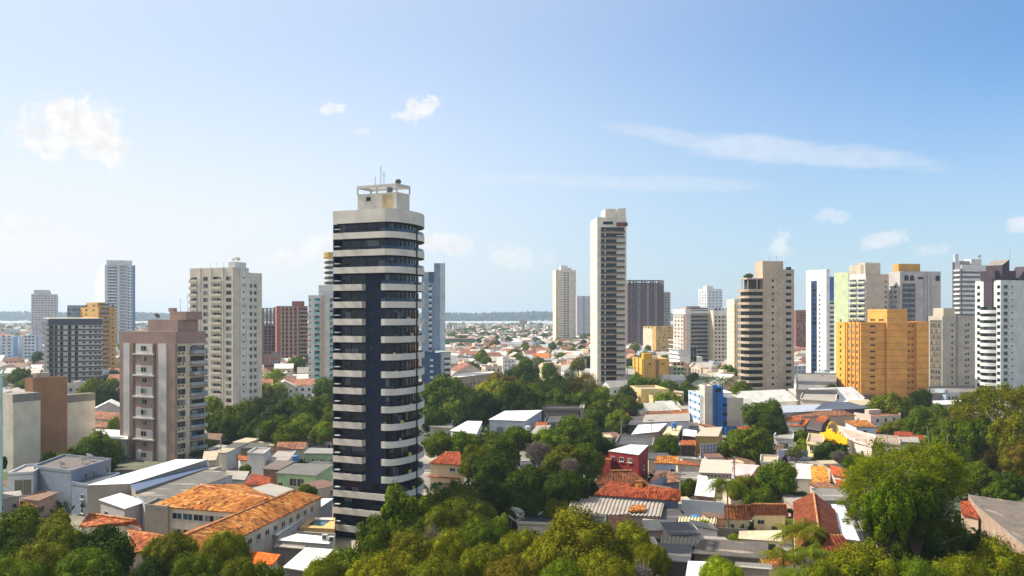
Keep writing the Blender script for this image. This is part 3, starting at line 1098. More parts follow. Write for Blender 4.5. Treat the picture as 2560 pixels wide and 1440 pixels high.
for q in (.3, .45, .6): b.pipe_mast(.1, q, H2, 2.2, f'whip antenna on the cream tower roof, {"first" if q == .3 else "second" if q == .45 else "third"} out from its roof house')
b.done()

# ---- dark and white striped block
b = Bld('apartment_block', 'dark grey slab block with white window strips and a flat capped roof', 515, 110, 124, 256, 797, 28)
dg = plaster('#4c4f54', stain=.2)
b.body(plaster('#bdb9b2', stain=.2), z1=b.H - 3)
DZ = 2.9; nF = 13
z0 = b.H - 3 - DZ * nF
for k in range(nF + 1): b.panel('F', -.004, 1.0, z0 + DZ * k - .45, z0 + DZ * k + .35, dg, .5, 'storey_band')
for k in range(nF + 1): b.panel('L', 0, 1.0, z0 + DZ * k - .5, z0 + DZ * k + .5, dg, 1.2, 'balcony')
b.panel('F', -.01, 1.0, b.H - 3, b.H, dg, .4, 'attic', 2.0)
mb = MB().box(-.6, b.W + .5, -.6, b.D + .4, b.H, b.H + .3); mb.build('roof_slab', plaster('#d4cdb9'), b.root)
b.wins('F', [b.fu(128)], 2.2, 1.9, z0 + .4, DZ, nF, GLD)
b.wins('F', [b.fu(p) for p in (140, 154, 174, 191)], 1.6, 1.9, z0 + .4, DZ, nF, GLD)
b.wins('F', [b.fu(p) for p in (210, 226, 239, 249)], 1.5, .9, z0 + 1.2, DZ, nF, GLD)
b.wins('F', [b.fu(p) for p in (130, 150, 170, 190)], 4.5, 1.2, b.H - 2, 1, 1, GL)
b.done()

# ---- far tall pale blue tower with a round cap
b = Bld('apartment_tower', 'tall pale blue tower with a shallow round cap, behind the striped block', 940, 235, 262, 338, 662, 25)
pb = plaster('#c3c8cc', stain=.1)
b.body(pb)
n = 10
arc = [(b.W * (.05 + .85 * i / n), -2.2 * math.sin(math.pi * i / n)) for i in range(n + 1)]
mb = MB().prism(arc + [(b.W * .9, b.D * .6), (b.W * .05, b.D * .6)], b.H, b.H + 4.6); mb.build('roof_cap', pb, b.root)
nF = 28; z0 = b.H - 2.95 * nF - .5
b.wins('F', [b.fu(p) for p in (275, 287)], 4.2, 1.3, z0, 2.95, nF, glass('#3a4656', '#56626e', '#2b3644'))
b.bays('F', b.fu(301), b.fu(316), z0, 2.95, nF, glass('#3a4656', '#56626e'), pb, 1.5, 1.0, 1.5)
b.wins('F', [b.fu(p) for p in (321, 329)], 1.7, 1.2, z0, 2.95, nF, glass('#46586e', '#34465c'))
b.panel('F', b.fu(332), 1.0, 0, b.H, plaster('#5a7fb0', stain=.1), .3, 'blue_flank')
b.wins('L', [.3, .75], 1.3, 1.2, z0, 2.95, nF, glass('#6a7078', '#50565e'))
b.panel('F', b.fu(294), b.fu(299), 0, b.H, pb, 1.2, 'pier')
b.done()

# ---- farther grey tower at the edge
b = Bld('apartment_tower', 'hazy grey lilac tower with stepped top far behind the white and blue blocks', 1250, 62, 78, 143, 735, 25)
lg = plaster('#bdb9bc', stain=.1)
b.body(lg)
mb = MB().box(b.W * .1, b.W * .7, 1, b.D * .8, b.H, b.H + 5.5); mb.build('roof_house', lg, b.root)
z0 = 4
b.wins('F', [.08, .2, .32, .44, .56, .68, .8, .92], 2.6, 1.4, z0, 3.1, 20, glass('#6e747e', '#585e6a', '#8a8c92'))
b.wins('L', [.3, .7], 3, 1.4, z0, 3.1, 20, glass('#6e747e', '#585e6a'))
b.done()

# ---- white and blue pair of blocks at the edge
for (pl, pr, pt, lb) in ((-70, 45, 842, 'white and pale blue apartment block cut by the picture edge'), (58, 95, 838, 'narrow white and pale blue apartment block beside the larger one')):
    b = Bld('apartment_block', lb, 740, pl - 12, pl, pr, pt, 12, D=14)
    b.body(plaster('#c9d0da', stain=.12))
    b.panel('F', .9, 1.0, 0, b.H, plaster('#7fa0d0', stain=.1), .2, 'blue_strip')
    fx = [i / 8 + .06 for i in range(8)] if pl < 0 else [.18, .42, .66]
    b.wins('F', fx[:-1] if pl < 0 else fx, 1.7, 1.2, 1.5, 2.55, 9, glass('#4c5a70', '#66748a', '#3a465a'))
    mb = MB().box(b.W * .3, b.W * .5, 2, 7, b.H, b.H + 2.4); mb.build('roof_house', plaster('#c9d0da', stain=.12), b.root)
    b.done()

# ---- ochre block with a grey glazed neighbour
b = Bld('apartment_block', 'grey glazed office block beside the ochre tower', 660, 165, 168, 214, 763, 15, D=18)
b.body(plaster('#8d939a', stain=.15))
b.wins('F', [.12, .37, .62, .87], 2.6, 1.9, 3, 3.0, 14, glass('#5e7080', '#7c8c98', '#48586a'))
b.done()
b = Bld('apartment_tower', 'ochre and pinkish grey tower with striped balconies behind the striped block', 640, 200, 246, 290, 768, 45)
oc = plaster('#c99a4e', stain=.15)
b.body(oc)
mb = MB().box(b.W * .05, b.W * .5, b.D * .1, b.D * .7, b.H, b.H + 3.2); mb.build('roof_house', oc, b.root)
b.bays('F', .06, .62, 3, 3.0, 15, GLC, plaster('#a88a80', stain=.1), .9, 1.0, 1.6)
b.wins('L', [.35, .75], 3.4, 1.3, 3, 3.0, 15, GLC)
b.wins('F', [.82], 1.3, 1.2, 3, 3.0, 15, GLC)
b.done()

# ---- blank walled brown block, near
b = Bld('warehouse', 'blank walled brown block with lower pale grey wings and stained parapets', 250, 62, 82, 168, 946, 63.6)
brn, gw = plaster('#a67c5c', stain=.3), plaster('#e2d4be', stain=.25)
b.body(brn)
Hw = Zf(987, 262)
b.body(gw, x0=1.0, x1=1.9, y0=.12, z1=Hw, name='wing')
b.panel('F', 1.0, 1.9, Hw - 2.0, Hw + .05, plaster('#8d8880', stain=.9), -b.D * .12 + .06, 'stained_parapet', b.D * .12 + .3)
mb = MB().box(-b.W * .75, -.02, -3.0, b.D * .9, 0, Zf(988, 240), 0, 1); mb.build('wing', [gw, conc], b.root)
mb = MB().box(-b.W * .75 - .06, .02, -3.06, -2.8, Zf(988, 240) - 2.0, Zf(988, 240) + .05); mb.build('stained_parapet', plaster('#8d8880', stain=.9), b.root)
mb = MB().box(b.W * .2, b.W * .6, b.D * .5, b.D * .9, b.H, b.H + 1.2); mb.build('roof_house', plaster('#b7aa98'), b.root)
b.done()
b = Bld('apartment_tower', 'pale green edge of a tower cut off by the picture edge', 170, -70, -60, 4, 935, 27, D=12)
b.body(plaster('#a9c9bc', stain=.2)); b.wins('F', [.3, .7], 1.4, 1.2, 3, 3, 8, GL); b.done()

# ---- raw brick pair, one still an open frame
b = Bld('tower_under_construction', 'open concrete frame tower with sky showing through its upper floors', 760, 640, 650, 690, 770, 20, D=16)
cf = plaster('#8f7f78', stain=.25)
nF = 18; DZ = b.H / nF
for k in range(nF + 1): MB().box(0, b.W, 0, b.D, DZ * k - .3 if k else .02, DZ * k + .1 if k else .3).build('floor_slab', cf, b.root)
for i in range(5):
    for j in range(3):
        x, y = .3 + (b.W - .6) * i / 4, .3 + (b.D - .6) * j / 2
        MB().box(x - .3, x + .3, y - .3, y + .3, 0, b.H).build('column', cf, b.root)
MB().box(b.W * .2, b.W * .99, .6, b.D - .6, .05, b.H * .7).build('wall_infill', brick('#8c5a48', '#a08c80'), b.root)
b.wins('F', [.35, .6, .85], 2.2, 1.4, 1.2, DZ, 12, GLD)
b.done()
b = Bld('apartment_tower', 'unplastered red brick tower with pale columns beside the open concrete frame', 700, 684, 692, 769, 765, 15)
rb = plaster('#93604e', stain=.25, line=(2.9, .3), dark=.75)
b.body(rb)
MB().box(b.W * .5, b.W * .9, 2, 9, b.H, b.H + 3.6).build('roof_house', rb, b.root)
for p in (703, 712, 722, 733, 744): b.panel('F', b.fu(p - 1.3), b.fu(p + 1.3), 0, b.H, plaster('#a79a90', stain=.3), .25, 'column')
b.wins('F', [b.fu(p) for p in (708, 717, 728, 739)], 1.4, 1.4, 2, 2.9, 15, GLD)
b.bays('F', b.fu(748), .99, 1.5, 2.9, 15, GLD, plaster('#9a8880', stain=.3), .8, .7, 1.9, sides=False)
b.wins('L', [.4, .75], 1.5, 1.4, 2, 2.9, 15, GLD)
b.done()
b = Bld('brick_shed', 'small red brick outbuilding at the foot of the brick tower', 660, 655, 660, 700, 886, 10, D=10)
b.body(brick('#8a5040', '#9c8c82')); b.wins('F', [.6, .8], 2.0, 4.0, 4, 6, 2, plain('#77777a')); b.done()
# low white office building in front of them
b = Bld('office_building', 'low white office block with dark window strips below the brick tower', 610, 650, 660, 712, 931, 8, D=16)
b.body(white)
b.wins('F', [.28], b.W * .5, 1.1, 3.2, 3.2, 2, GL); b.panel('F', 0, .6, .3, 1.6, plain('#3f3a44'), .4, 'shop_front'); b.done()
b = Bld('office_building', 'pale office block with square windows under the brick tower', 640, 708, 716, 748, 924, 20, D=18)
b.body(plaster('#cfc5b6')); b.wins('F', [.3, .45, .6], 1.6, 1.5, 3.6, 3.4, 2, GLD); b.done()
b = Bld('covered_market', 'long low market hall with a grey roof before the teal balcony tower', 575, 690, 700, 790, 955, 10, D=20)
b.body(plaster('#8d8a88', stain=.5), roof=sheet('#b1a99c'))
b.wins('F', [.1, .25, .4, .55, .7, .85], 3.0, 2.2, .5, 3, 1, GL); b.done()

# ---- white tower with teal glass balconies
b = Bld('apartment_tower', 'white tower with teal glass balconies half hidden by the navy tower', 490, 760, 771, 842, 738, 8, D=16)
b.body(plaster('#cfccc6', stain=.12))
MB().box(b.W * .35, b.W * .95, 2, 10, b.H, b.H + 5.2).build('roof_house', plaster('#cfccc6', stain=.12), b.root)
tg = glass('#6fb0ae', '#8fc0bc', '#57989a', rough=.1)
nF = 16
b.bays('F', b.fu(786), b.fu(800), 1.2, 2.98, nF, GLT, white, 1.2, 1.0, 1.8, glassrail=tg)
b.bays('F', b.fu(824), b.fu(838), 1.2, 2.98, nF, GLT, white, 1.2, 1.0, 1.8, glassrail=tg)
b.panel('F', b.fu(803), b.fu(812), 0, b.H, plaster('#c4a795', stain=.1), .2, 'beige_strip')
b.wins('F', [b.fu(775), b.fu(804.5), b.fu(808)], .7, .7, 2.2, 2.98, nF, GLD)
b.done()
# ---- round ochre topped tower behind it
xx = X(836, 560)
root = empty('apartment_tower', (xx, 560 + 8, 0), 'round fronted tower with white bands and an ochre crown behind the teal balcony tower', 'building')
Ht = Zf(630, 560)
cyl(MB(), 0, 0, 7.6, 0, Ht - 1, 24).build('wall', plaster('#b09458', stain=.15), root)
cyl(MB(), 0, 0, 7.9, Ht - 3, Ht, 24).build('crown', plaster('#c0a050', stain=.2), root)
for k in range(20):
    cyl(MB(), .5, -.5, 8.0, Ht - 5.2 - k * 3, Ht - 3.9 - k * 3, 24).build('balcony_band', white, root)
    cyl(MB(), .4, -.4, 7.75, Ht - 6.9 - k * 3, Ht - 5.2 - k * 3, 24).build('window', GL, root)

# ---- blue-grey slab tower right behind the navy tower
b = Bld('apartment_tower', 'blue grey slab tower with a taller pale fin, just behind the navy tower', 505, 1040, 1054, 1113, 658, 5, D=14)
bgw = plaster('#8fa0b0', stain=.1)
H1 = b.z(680)
b.body(bgw, x1=b.fu(1087), z1=H1)
b.body(plaster('#b4bcc4', stain=.1), x0=b.fu(1085), z1=b.H, y0=-.06)
b.panel('F', b.fu(1085), b.fu(1100), 0, b.H, plaster('#7d8ca0', stain=.1), b.D * .06 + .1, 'shaft', -b.D * .06)
b.panel('F', .3, b.fu(1087), H1 - 5.5, H1 + .1, plain('#3c5068'), .5, 'glazed_crown', .5)
b.bays('F', .3, b.fu(1080), 20, 3.0, int((H1 - 27) / 3) + 1, GL, plaster('#c5cad0', stain=.1), 1.2, 1.0, 1.8)
b.pipe_mast(.95, .3, b.H, 5, 'whip antenna on the pale fin of the blue grey tower')
b.done()
b = Bld('office_building', 'navy podium block with small white windows at the foot of the blue grey tower', 488, 1040, 1054, 1101, 882, 5, D=16)
nv = plaster('#33506f', stain=.15)
b.body(nv)
b.wins('F', [b.fu(1079)], 1.6, 1.0, 1.5, 2.9, 6, plain('#c9d2d6'))
b.done()
b = Bld('apartment_block', 'pale balcony wing beside the navy podium block', 492, 1096, 1102, 1127, 880, 20, D=12)
b.body(plaster('#b7bfc4', stain=.15)); b.bays('F', .3, .95, 1, 2.9, 6, GL, plaster('#c5cdd0', stain=.1), 1.3, 1.0, 1.8)
b.panel('F', -.05, 1.15, b.H, b.H + .3, plaster('#a9bdb4'), 1.6, 'roof_slab', b.D * .8); b.done()

# ---- yellow edged tower beyond the far district and its pale neighbour
b = Bld('apartment_tower', 'cream and yellow striped tower standing alone over the far district', 1220, 1378, 1390, 1440, 675, 8, D=22)
b.body(plaster('#d3c7b2', stain=.1))
b.panel('F', 0, b.fu(1394), 0, b.H, plaster('#cfa968', stain=.1), .4, 'yellow_strip')
b.panel('L', 0, 1, 0, b.H, plaster('#dcd2be', stain=.1), .1, 'end_wall')
nF = 30
b.wins('F', [b.fu(1412), b.fu(1420)], 3.1, 1.5, 3, 3.05, nF, glass('#39475a', '#4a5a6e', '#2c3646'))
b.wins('F', [b.fu(1400), b.fu(1404), b.fu(1431), b.fu(1436)], 1.2, 1.2, 3, 3.05, nF, glass('#7d8084', '#94928c'))
MB().box(b.W * .25, b.W * .6, 2, 12, b.H, b.H + 6).build('roof_house', white, b.root)
MB().box(b.W * .6, b.W * .8, 4, 10, b.H, b.H + 3).build('tank_house', white, b.root)
b.done()
b = Bld('apartment_tower', 'hazy lilac white tower just behind the yellow striped one', 1480, 1436, 1442, 1476, 740, 5, D=20)
b.body(plaster('#bfb9be', stain=.1)); b.panel('F', .45, .6, 0, b.H, plaster('#8e93a2'), .3, 'groove_strip')
b.wins('F', [.1, .22, .34, .7, .8, .9], 1.3, 1.2, 3, 3.1, 20, glass('#84868e', '#9a9aa0')); b.done()

# ---- tall slim white tower, centre right
b = Bld('apartment_tower', 'slim tall white tower with brown edged balconies down its shaded face', 480, 1476, 1493, 1566, 543, 4)
sw = plaster('#d8d0bf', stain=.2)
b.body(sw)
nF = 27; DZ = 3.0
zt = b.H - 4.2
z0 = zt - DZ * nF
ba = plaster('#b7a89a', stain=.2)
b.bays('F', b.fu(1502), b.fu(1561), z0, DZ, nF, GLD, plaster('#a08672', stain=.25), 1.25, .75, 1.9, sides=True, slab=.4, glassrail=glass('#3a4046', '#2c3238', '#4a4c4e'))
b.panel('F', b.fu(1511), b.fu(1514), 0, b.H - 6, sw, .5, 'pier'); b.panel('F', b.fu(1541), b.fu(1560), 0, b.H - 9, sw, .3, 'shaded_strip')
b.wins('F', [b.fu(1549)], .9, .8, z0 + .9, DZ, nF, GLD, None, 'bathroom_window')
x, y = b.loc('F', b.fu(1549), .31)
b.wins('L', [.25, .55, .82], .8, .9, z0 + .8, DZ, nF + 1, glass('#5a5c5c', '#77746e'), None, 'side_window')
b.wins('F', [b.fu(1520)], 5.0, 1.5, b.H - 3.6, 3, 1, GLD); b.wins('F', [b.fu(1509), b.fu(1530)], 2.6, 1.5, b.H - 7.6, 3, 1, GLD)
b.panel('F', b.fu(1541), 1.03, b.H - 4.4, b.H - 2.6, plaster('#6e3f38'), 1.4, 'terrace_rail')
MB().box(b.W * .3, b.W * .98, 2, b.D * .7, b.H - .9, Zf(523, 484)).build('roof_house', sw, b.root)
MB().box(b.W * .72, b.W * .99, 1, b.D * .5, b.H - .9, Zf(521, 482)).build('lift_house', sw, b.root)
b.done()

# ---- dark raw tower
b = Bld('tower_under_construction', 'dark grey brown unfinished tower with rows of open holes behind the slim white tower', 1000, 1560, 1569, 1660, 700, 6, D=24)
dkf = plaster('#6e5c60', stain=.3)
nF = 27; DZ = (b.H) / nF
MB().box(.8, b.W - .8, .8, b.D - .8, .1, b.H - 4).build('wall', plaster('#8a6c68', stain=.5), b.root)
for k in range(1, nF + 1): MB().box(0, b.W, 0, b.D, DZ * k - .55, DZ * k).build('floor_slab', dkf, b.root)
for i in range(14):
    x = .3 + (b.W - .6) * i / 13
    MB().box(x - .35, x + .35, .02, .8, 0, b.H).build('column', dkf, b.root)
hole = plain('#d4dae0')
b.wins('F', [.31, .55, .77], 1.7, 1.5, 3.0, DZ, nF - 2, hole, None, 'opening')
for o in [c for c in b.root.children if c.name.startswith('opening')]: o.location.y = .74
b.wins('F', [.06, .16, .235, .39, .47, .63, .7, .86, .94], 2.0, 1.8, 2.6, DZ, nF - 1, plain('#262228'), None, 'dark_opening')
for o in [c for c in b.root.children if c.name.startswith('dark_opening')]: o.location.y = .74
b.done()
b = Bld('apartment_tower', 'grey beige stepped tower against the dark unfinished one', 1010, 1655, 1660, 1676, 730, 8, D=20)
b.body(plaster('#a79a92', stain=.2)); b.wins('F', [.3, .7], 2, 1.4, 3, 3, 20, GLC); b.done()

# ---- yellow pair, mid distance
b = Bld('apartment_block', 'dull yellow block with white end bays, behind a bush, below the dark unfinished tower', 880, 1608, 1640, 1690, 816, 25)
ye = plaster('#c8a25e', stain=.2)
b.body(ye); b.panel('L', 0, .75, 2, b.H - 2, plaster('#d6c9ae'), .2, 'pale_bay')
b.wins('L', [.2, .45, .7], 2.2, 1.5, 2.5, 3.0, 9, GLC)
b.wins('F', [.15, .4, .65, .9], 3.2, 1.4, 2.5, 3.0, 9, glass('#a08658', '#7b6a4c', '#c0b090'))
b.done()
b = Bld('apartment_block', 'golden yellow block with blank shaded wall and small roof hut', 548, 1583, 1608, 1673, 897, 4)
ye2 = plaster('#d0a458', stain=.2)
b.body(ye2)
for q in (.12, .5, .88): b.panel('L', q - .08, q + .08, 0, b.H, plaster('#d8b04a'), .6, 'yellow_pier')
b.wins('L', [.3, .7], 1.4, 1.4, 1.6, 2.9, 8, GLC)
b.panel('F', .48, .6, 0, b.H - .5, plaster('#8d6c44'), .1, 'recess_strip'); b.wins('F', [.25, .78], 1.2, .8, 2, 9, 2, GLD)
MB().box(b.W * .05, b.W * .4, 3, 9, b.H - .9, b.H + 3).build('roof_hut', plaster('#d8a838'), b.root)
b.done()
b = Bld('office_building', 'white modern building with louvred end and glazed stair, right of the golden block', 640, 1672, 1700, 1756, 892, 10)
b.body(white); b.wins('F', [.6], 4.2, 16, 2, 1, 1, GL, plain('#c9c9c6')); b.body(white, x0=.02, x1=.35, y0=.2, z0=b.H - 1, z1=b.H + 4.5, name='tower_block')
for k in range(7): b.panel('L', 0, 1, 4 + 3 * k, 4.6 + 3 * k, plaster('#c5c9cc'), .5, 'louvre')
b.done()
b = Bld('apartment_block', 'faded green block with dark windows beside the golden block', 560, 1668, 1674, 1712, 918, 8, D=14)
b.body(plaster('#9fb08c', stain=.4)); b.wins('F', [.35, .6, .85], 1.4, 1.3, 1.5, 2.9, 4, GLD); b.done()
b = Bld('apartment_block', 'flat olive green wall block just behind the slim white tower', 560, 1556, 1560, 1584, 918, 3, D=12)
b.body(plaster('#93a25c', stain=.3)); b.done()

# ---- white and grey office pair
b = Bld('apartment_tower', 'white edged grey tower with dark balcony centre and brown strips', 720, 1683, 1714, 1785, 772, 12)
b.body(plaster('#c6bdb2', stain=.15)); nF = 15
b.panel('F', -.02, 1.0, b.H - 4.2, b.H, white, .5, 'white_attic'); b.panel('L', 0, 1.0, b.H - 4.2, b.H, white, .5, 'white_attic')
b.wins('L', [.2, .45, .7], 2.4, 1.4, 1.5, 2.95, nF, GLC); b.panel('L', .85, .97, 0, b.H - 4.3, plaster('#8a5c48'), .25, 'brown_strip')
b.bays('F', .18, .78, 1.2, 2.95, nF, GLD, plaster('#7c7f84', stain=.1), 1.0, .8, 1.9, sides=False); b.panel('F', .84, .96, 0, b.H - 4.3, plaster('#9c5a44'), .3, 'brown_strip')
MB().box(b.W * .1, b.W * .6, 4, 12, b.H, b.H + 2).build('roof_house', plaster('#b09c88'), b.root); b.done()
b = Bld('apartment_tower', 'pale checkered tower with many small windows beside the brown striped one', 715, 1778, 1784, 1822, 776, 8, D=15)
b.body(plaster('#d0c2aa', stain=.15)); b.wins('F', [.15, .38, .62, .85], 1.5, 1.5, 1.5, 2.95, 15, GLC); b.panel('F', -.04, 1, b.H - 4, b.H, white, .4, 'white_attic'); b.done()
b = Bld('apartment_tower', 'far white tower of two stepped blocks peeking over the grey tower', 1000, 1746, 1768, 1806, 722, 25)
b.body(plaster('#d3d6d8', stain=.05)); b.wins('F', [.15, .4, .65, .88], 2.4, 1.4, 20, 3, 15, glass('#7f8d98', '#9aa6ae')); b.wins('L', [.2, .5, .8], 2.4, 1.4, 20, 3, 15, glass('#a7aaa8', '#8f9496'))
MB().box(b.W * .1, b.W * .5, 3, 10, b.H, b.H + 3).build('roof_house', white, b.root); b.done()

# ---- cream sliver and the beige tower
b = Bld('apartment_tower', 'narrow cream tower with a yellow groove, pressed behind the beige tower', 560, 1817, 1836, 1858, 748, 5)
cc = plaster('#d8cbb4', stain=.12)
b.body(cc); b.panel('F', .0, .14, 2, b.H - 3, plaster('#c7a05a'), .1, 'yellow_groove'); b.wins('L', [.35, .8], 1.0, 1.0, 2, 3, 15, glass('#8a8478', '#a39a8a')); b.wins('F', [.06], .8, 1.2, 2, 3, 15, GLC); b.done()

b = Bld('apartment_tower', 'beige tower with a stack of dark rounded balconies and rooftop terrace', 430, 1848, 1872, 1988, 692, 12)
be = plaster('#bda892', stain=.2)
be2 = plaster('#b7a48e', stain=.2)
u1 = b.fu(1907); u2 = b.fu(1958)
nF, DZ = 18, 2.92
zT = b.H
b.body(be, x0=u1, x1=u2, z1=b.z(652), y1=.8)
b.body(plaster('#b8a692', stain=.2), x0=u2, z1=b.z(672), y0=.1)
b.body(be, x0=.02, x1=u1, y0=.12, z1=zT - 6.5, parapet=0, name='inner_wall')
z0 = zT - 9.6 - DZ * (nF - 1)
dd = b.D * .1
out = [(-1.4, b.D * .85), (-1.4, b.D * .12), (-.4, -1.0), (b.W * u1 * .45, -1.5), (b.W * u1 - .02, -1.4)]
inn = [(.0, b.D * .85), (.0, b.D * .2), (.5, 1.0), (b.W * u1 * .45, .9), (b.W * u1 - .02, .9)]
for k in range(nF + 1):
    z = z0 + DZ * k
    mb = MB()
    for (p, q, i, j) in zip(out, out[1:], inn, inn[1:]):
        mb.poly([(*p, z), (*q, z), (*q, z + 1.15), (*p, z + 1.15)])
        mb.poly([(*p, z + 1.15), (*q, z + 1.15), (*j, z + 1.15), (*i, z + 1.15)]) if False else None
        mb.poly([(*q, z), (*p, z), (*i, z), (*j, z)])
        mb.poly([(*p, z + .25), (*q, z + .25), (*j, z + .25), (*i, z + .25)])
        mb.poly([(q[0] + .1, q[1] + .12, z + .25), (p[0] + .1, p[1] + .12, z + .25), (p[0] + .1, p[1] + .12, z + 1.15), (q[0] + .1, q[1] + .12, z + 1.15)])
        mb.poly([(*p, z + 1.15), (*q, z + 1.15), (q[0] + .1, q[1] + .12, z + 1.15), (p[0] + .1, p[1] + .12, z + 1.15)])
    mb.build('balcony', be2, b.root)
    if k < nF:
        mb = MB()
        for (i, j) in zip(inn, inn[1:]): mb.poly([(*i, z + .2), (*j, z + .2), (*j, z + DZ), (*i, z + DZ)])
        mb.build('window', glass('#0d0c0c', '#191614', '#2a2420', '#100f0f', '#45403a', '#14110f', cell=2.4), b.root)
# rooftop terrace: posts, beam, planting
ztr = z0 + DZ * nF + 1.15
for (x, y) in ((-1.0, b.D * .5), (-.6, -.4), (b.W * u1 * .5, -1.1), (b.W * u1 - .3, -1.0)): MB().box(x - .15, x + .15, y - .15, y + .15, ztr - 1, ztr + 4.4).build('terrace_post', be, b.root)
MB().box(-1.4, b.W * u1 - .05, -1.3, b.D * .6, ztr + 4.4, ztr + 4.9).build('terrace_roof', be, b.root)
MB().box(.5, b.W * u1 - .1, b.D * .3, b.D * .6, ztr - .9, ztr + 4.3).build('terrace_wall', plaster('#57504a'), b.root)
b.wins('F', [b.fu(1932)], .95, .95, 2.0, DZ, nF + 1, GLD)
b.wins('F', [b.fu(1942.5)], .3, .5, 2.6, DZ, nF + 1, GLD, None, 'slit_window'); b.wins('F', [b.fu(1947.5)], .3, .5, 1.4, DZ, nF + 2, GLD, None, 'slit_window')
xr = b.loc('F', b.fu(1974))
me = winmesh(2.6, 1.3, GL, None)
for k in range(nF + 3): put('window', me, b.root, (b.W * b.fu(1974), b.D * .1 - .01, 1.6 + DZ * k), 0)
x, y = b.world(.06, .3); leafy_shrub(x, y, 2.2, 2.2, 'green', 'bushy plant on the rooftop terrace of the beige tower', 'terrace_plant').location.z = ztr + 4.9
for q, lb in ((.5, 'dish and mast cluster'), (.66, 'thin whip antenna')): b.pipe_mast(q, .3, b.z(652), 2.6, lb + ' on top of the beige tower')
b.done()

b = Bld('apartment_tower', 'far red brick tower between the beige tower and the white blue glazed one', 1000, 1984, 1990, 2017, 776, 6, D=15)
b.body(plaster('#8e5648', stain=.15)); b.wins('F', [.2, .5, .8], 1.8, 1.5, 2, 3, 13, GLC); b.panel('F', -.03, 1, b.H - 1.5, b.H + .4, plaster('#9c7464'), .3, 'cornice'); b.done()

# ---- white tower with a slot of blue glass
b = Bld('apartment_tower', 'white tower with a tall slot of navy glass and blue upper flank', 600, 2015, 2066, 2094, 673, 26)
wh = plaster('#dcdcda', stain=.1)
b.body(wh, x1=.3); b.body(wh, x0=.3, z1=b.z(690), y0=.1)
b.panel('L', b.fv(2028), b.fv(2042), 0, b.H - 7, plain('#223c66', .3), .1, 'navy_slot')
nF = 20; DZ = 2.95
b.put_items('window', winmesh(abs(b.fv(2041) - b.fv(2029)) * b.D, 2.2, glass('#16263c', '#0f1a2a', '#243c5a')), 'L', [(b.fv(2035), .8 + DZ * k) for k in range(nF)], .1)
b.wins('L', [b.fv(2049)], 1.1, 1.0, 1.2, DZ, 18, GLD, None, 'small_window')
me = winmesh(b.W * .62, 1.2, GL)
for k in range(17): put('strip_window', me, b.root, (b.W * .66, b.D * .1 - .01, 2 + DZ * k), 0)
MB().box(b.W * .32, b.W * .98, b.D * .1 - .12, b.D * .1 - .002, b.z(752), b.z(692)).build('blue_flank', plaster('#4a74b4', stain=.1), b.root)
for q, lb in ((.12, 'first'), (.5, 'second')): b.pipe_mast(q, .4, b.H, 3.4, f'{lb} whip antenna on the white tower with the navy glass slot')
b.done()

# ---- green, white and cream tower
b = Bld('apartment_tower', 'tower with pale green corner, white balcony bays and cream shaded flank', 545, 2086, 2164, 2222, 684, 30)
b.body(plaster('#d8d4cc', stain=.1))
b.panel('L', 0, b.fv(2122), 0, b.H + 1.2, plaster('#c6d2a8', stain=.15), .3, 'green_wall'); nF, DZ = 20, 2.95
b.bays('L', b.fv(2124), b.fv(2142), 1.6, DZ, nF, GLC, plaster('#d2d8dc', stain=.1), .9, .9, 1.7, glassrail=glass('#c8cc9c', '#b8c4c8', '#d8d4a0', rough=.4))
b.bays('L', b.fv(2145), b.fv(2163), 1.6, DZ, nF, GLC, plaster('#d2d8dc', stain=.1), .9, .9, 1.7, glassrail=glass('#c8cc9c', '#b8c4c8', '#d8d4a0', rough=.4))
b.panel('F', 0, 1, 0, b.H, plaster('#cbbba6', stain=.15), .05, 'cream_flank')
b.wins('F', [.36], 2.6, 1.3, 2, DZ, nF, GLC, plain('#b6a894')); b.wins('F', [.86], 1.5, 1.2, 2, DZ, nF, GLC)
MB().box(b.W * .05, b.W * .5, b.D * .1, b.D * .55, b.H, b.H + 5.2).build('roof_house', plaster('#cbbfa8'), b.root)
MB().box(b.W * .05, b.W * .7, -b.D * .0 + 1, b.D * .25, b.H, b.H + 6.4).build('lift_house', plaster('#d2c4ae'), b.root)
b.done()

# ---- grey tower with arched attic
b = Bld('apartment_tower', 'grey tower with arched attic openings and an ochre roof house', 550, 2222, 2250, 2352, 678, 10)
gr = plaster('#b7b0ac', stain=.2)
b.body(gr); nF, DZ = 19, 2.95
b.wins('L', [.25, .6], 2.6, 1.2, 2, DZ, nF, GLC)
b.panel('F', b.fu(2256), b.fu(2288), 0, b.H - 7, plaster('#63666c'), .1, 'dark_strip')
b.bays('F', b.fu(2257), b.fu(2271), 1.6, DZ, nF, GLD, plaster('#8d8f92', stain=.1), 1.0, .9, 1.8); b.bays('F', b.fu(2273), b.fu(2287), 1.6, DZ, nF, GLD, plaster('#8d8f92', stain=.1), 1.0, .9, 1.8)
for px in (2266, 2280, 2344):
    u = b.fu(px) * b.W
    MB().tube([(u, -.06, b.H - 3.6), (u, .001, b.H - 3.6)], 1.4, 14).build('arch_opening', GLD, b.root)
    MB().box(u - 1.4, u + 1.4, -.055, -.001, b.H - 5.4, b.H - 3.6).build('arch_opening', GLD, b.root)
b.wins('F', [b.fu(2301)], 3.4, 1.4, b.H - 4.6, 1, 1, GLD)
for px in (2310, 2318, 2327): b.panel('F', b.fu(px - .7), b.fu(px + .7), 0, b.H - 2, plaster('#8f8a8a'), .15, 'rib')
MB().box(b.W * .02, b.W * .55, b.D * .2, b.D * .7, b.H, b.H + 4.4).build('roof_house', plaster('#c89a4e'), b.root)
b.done()

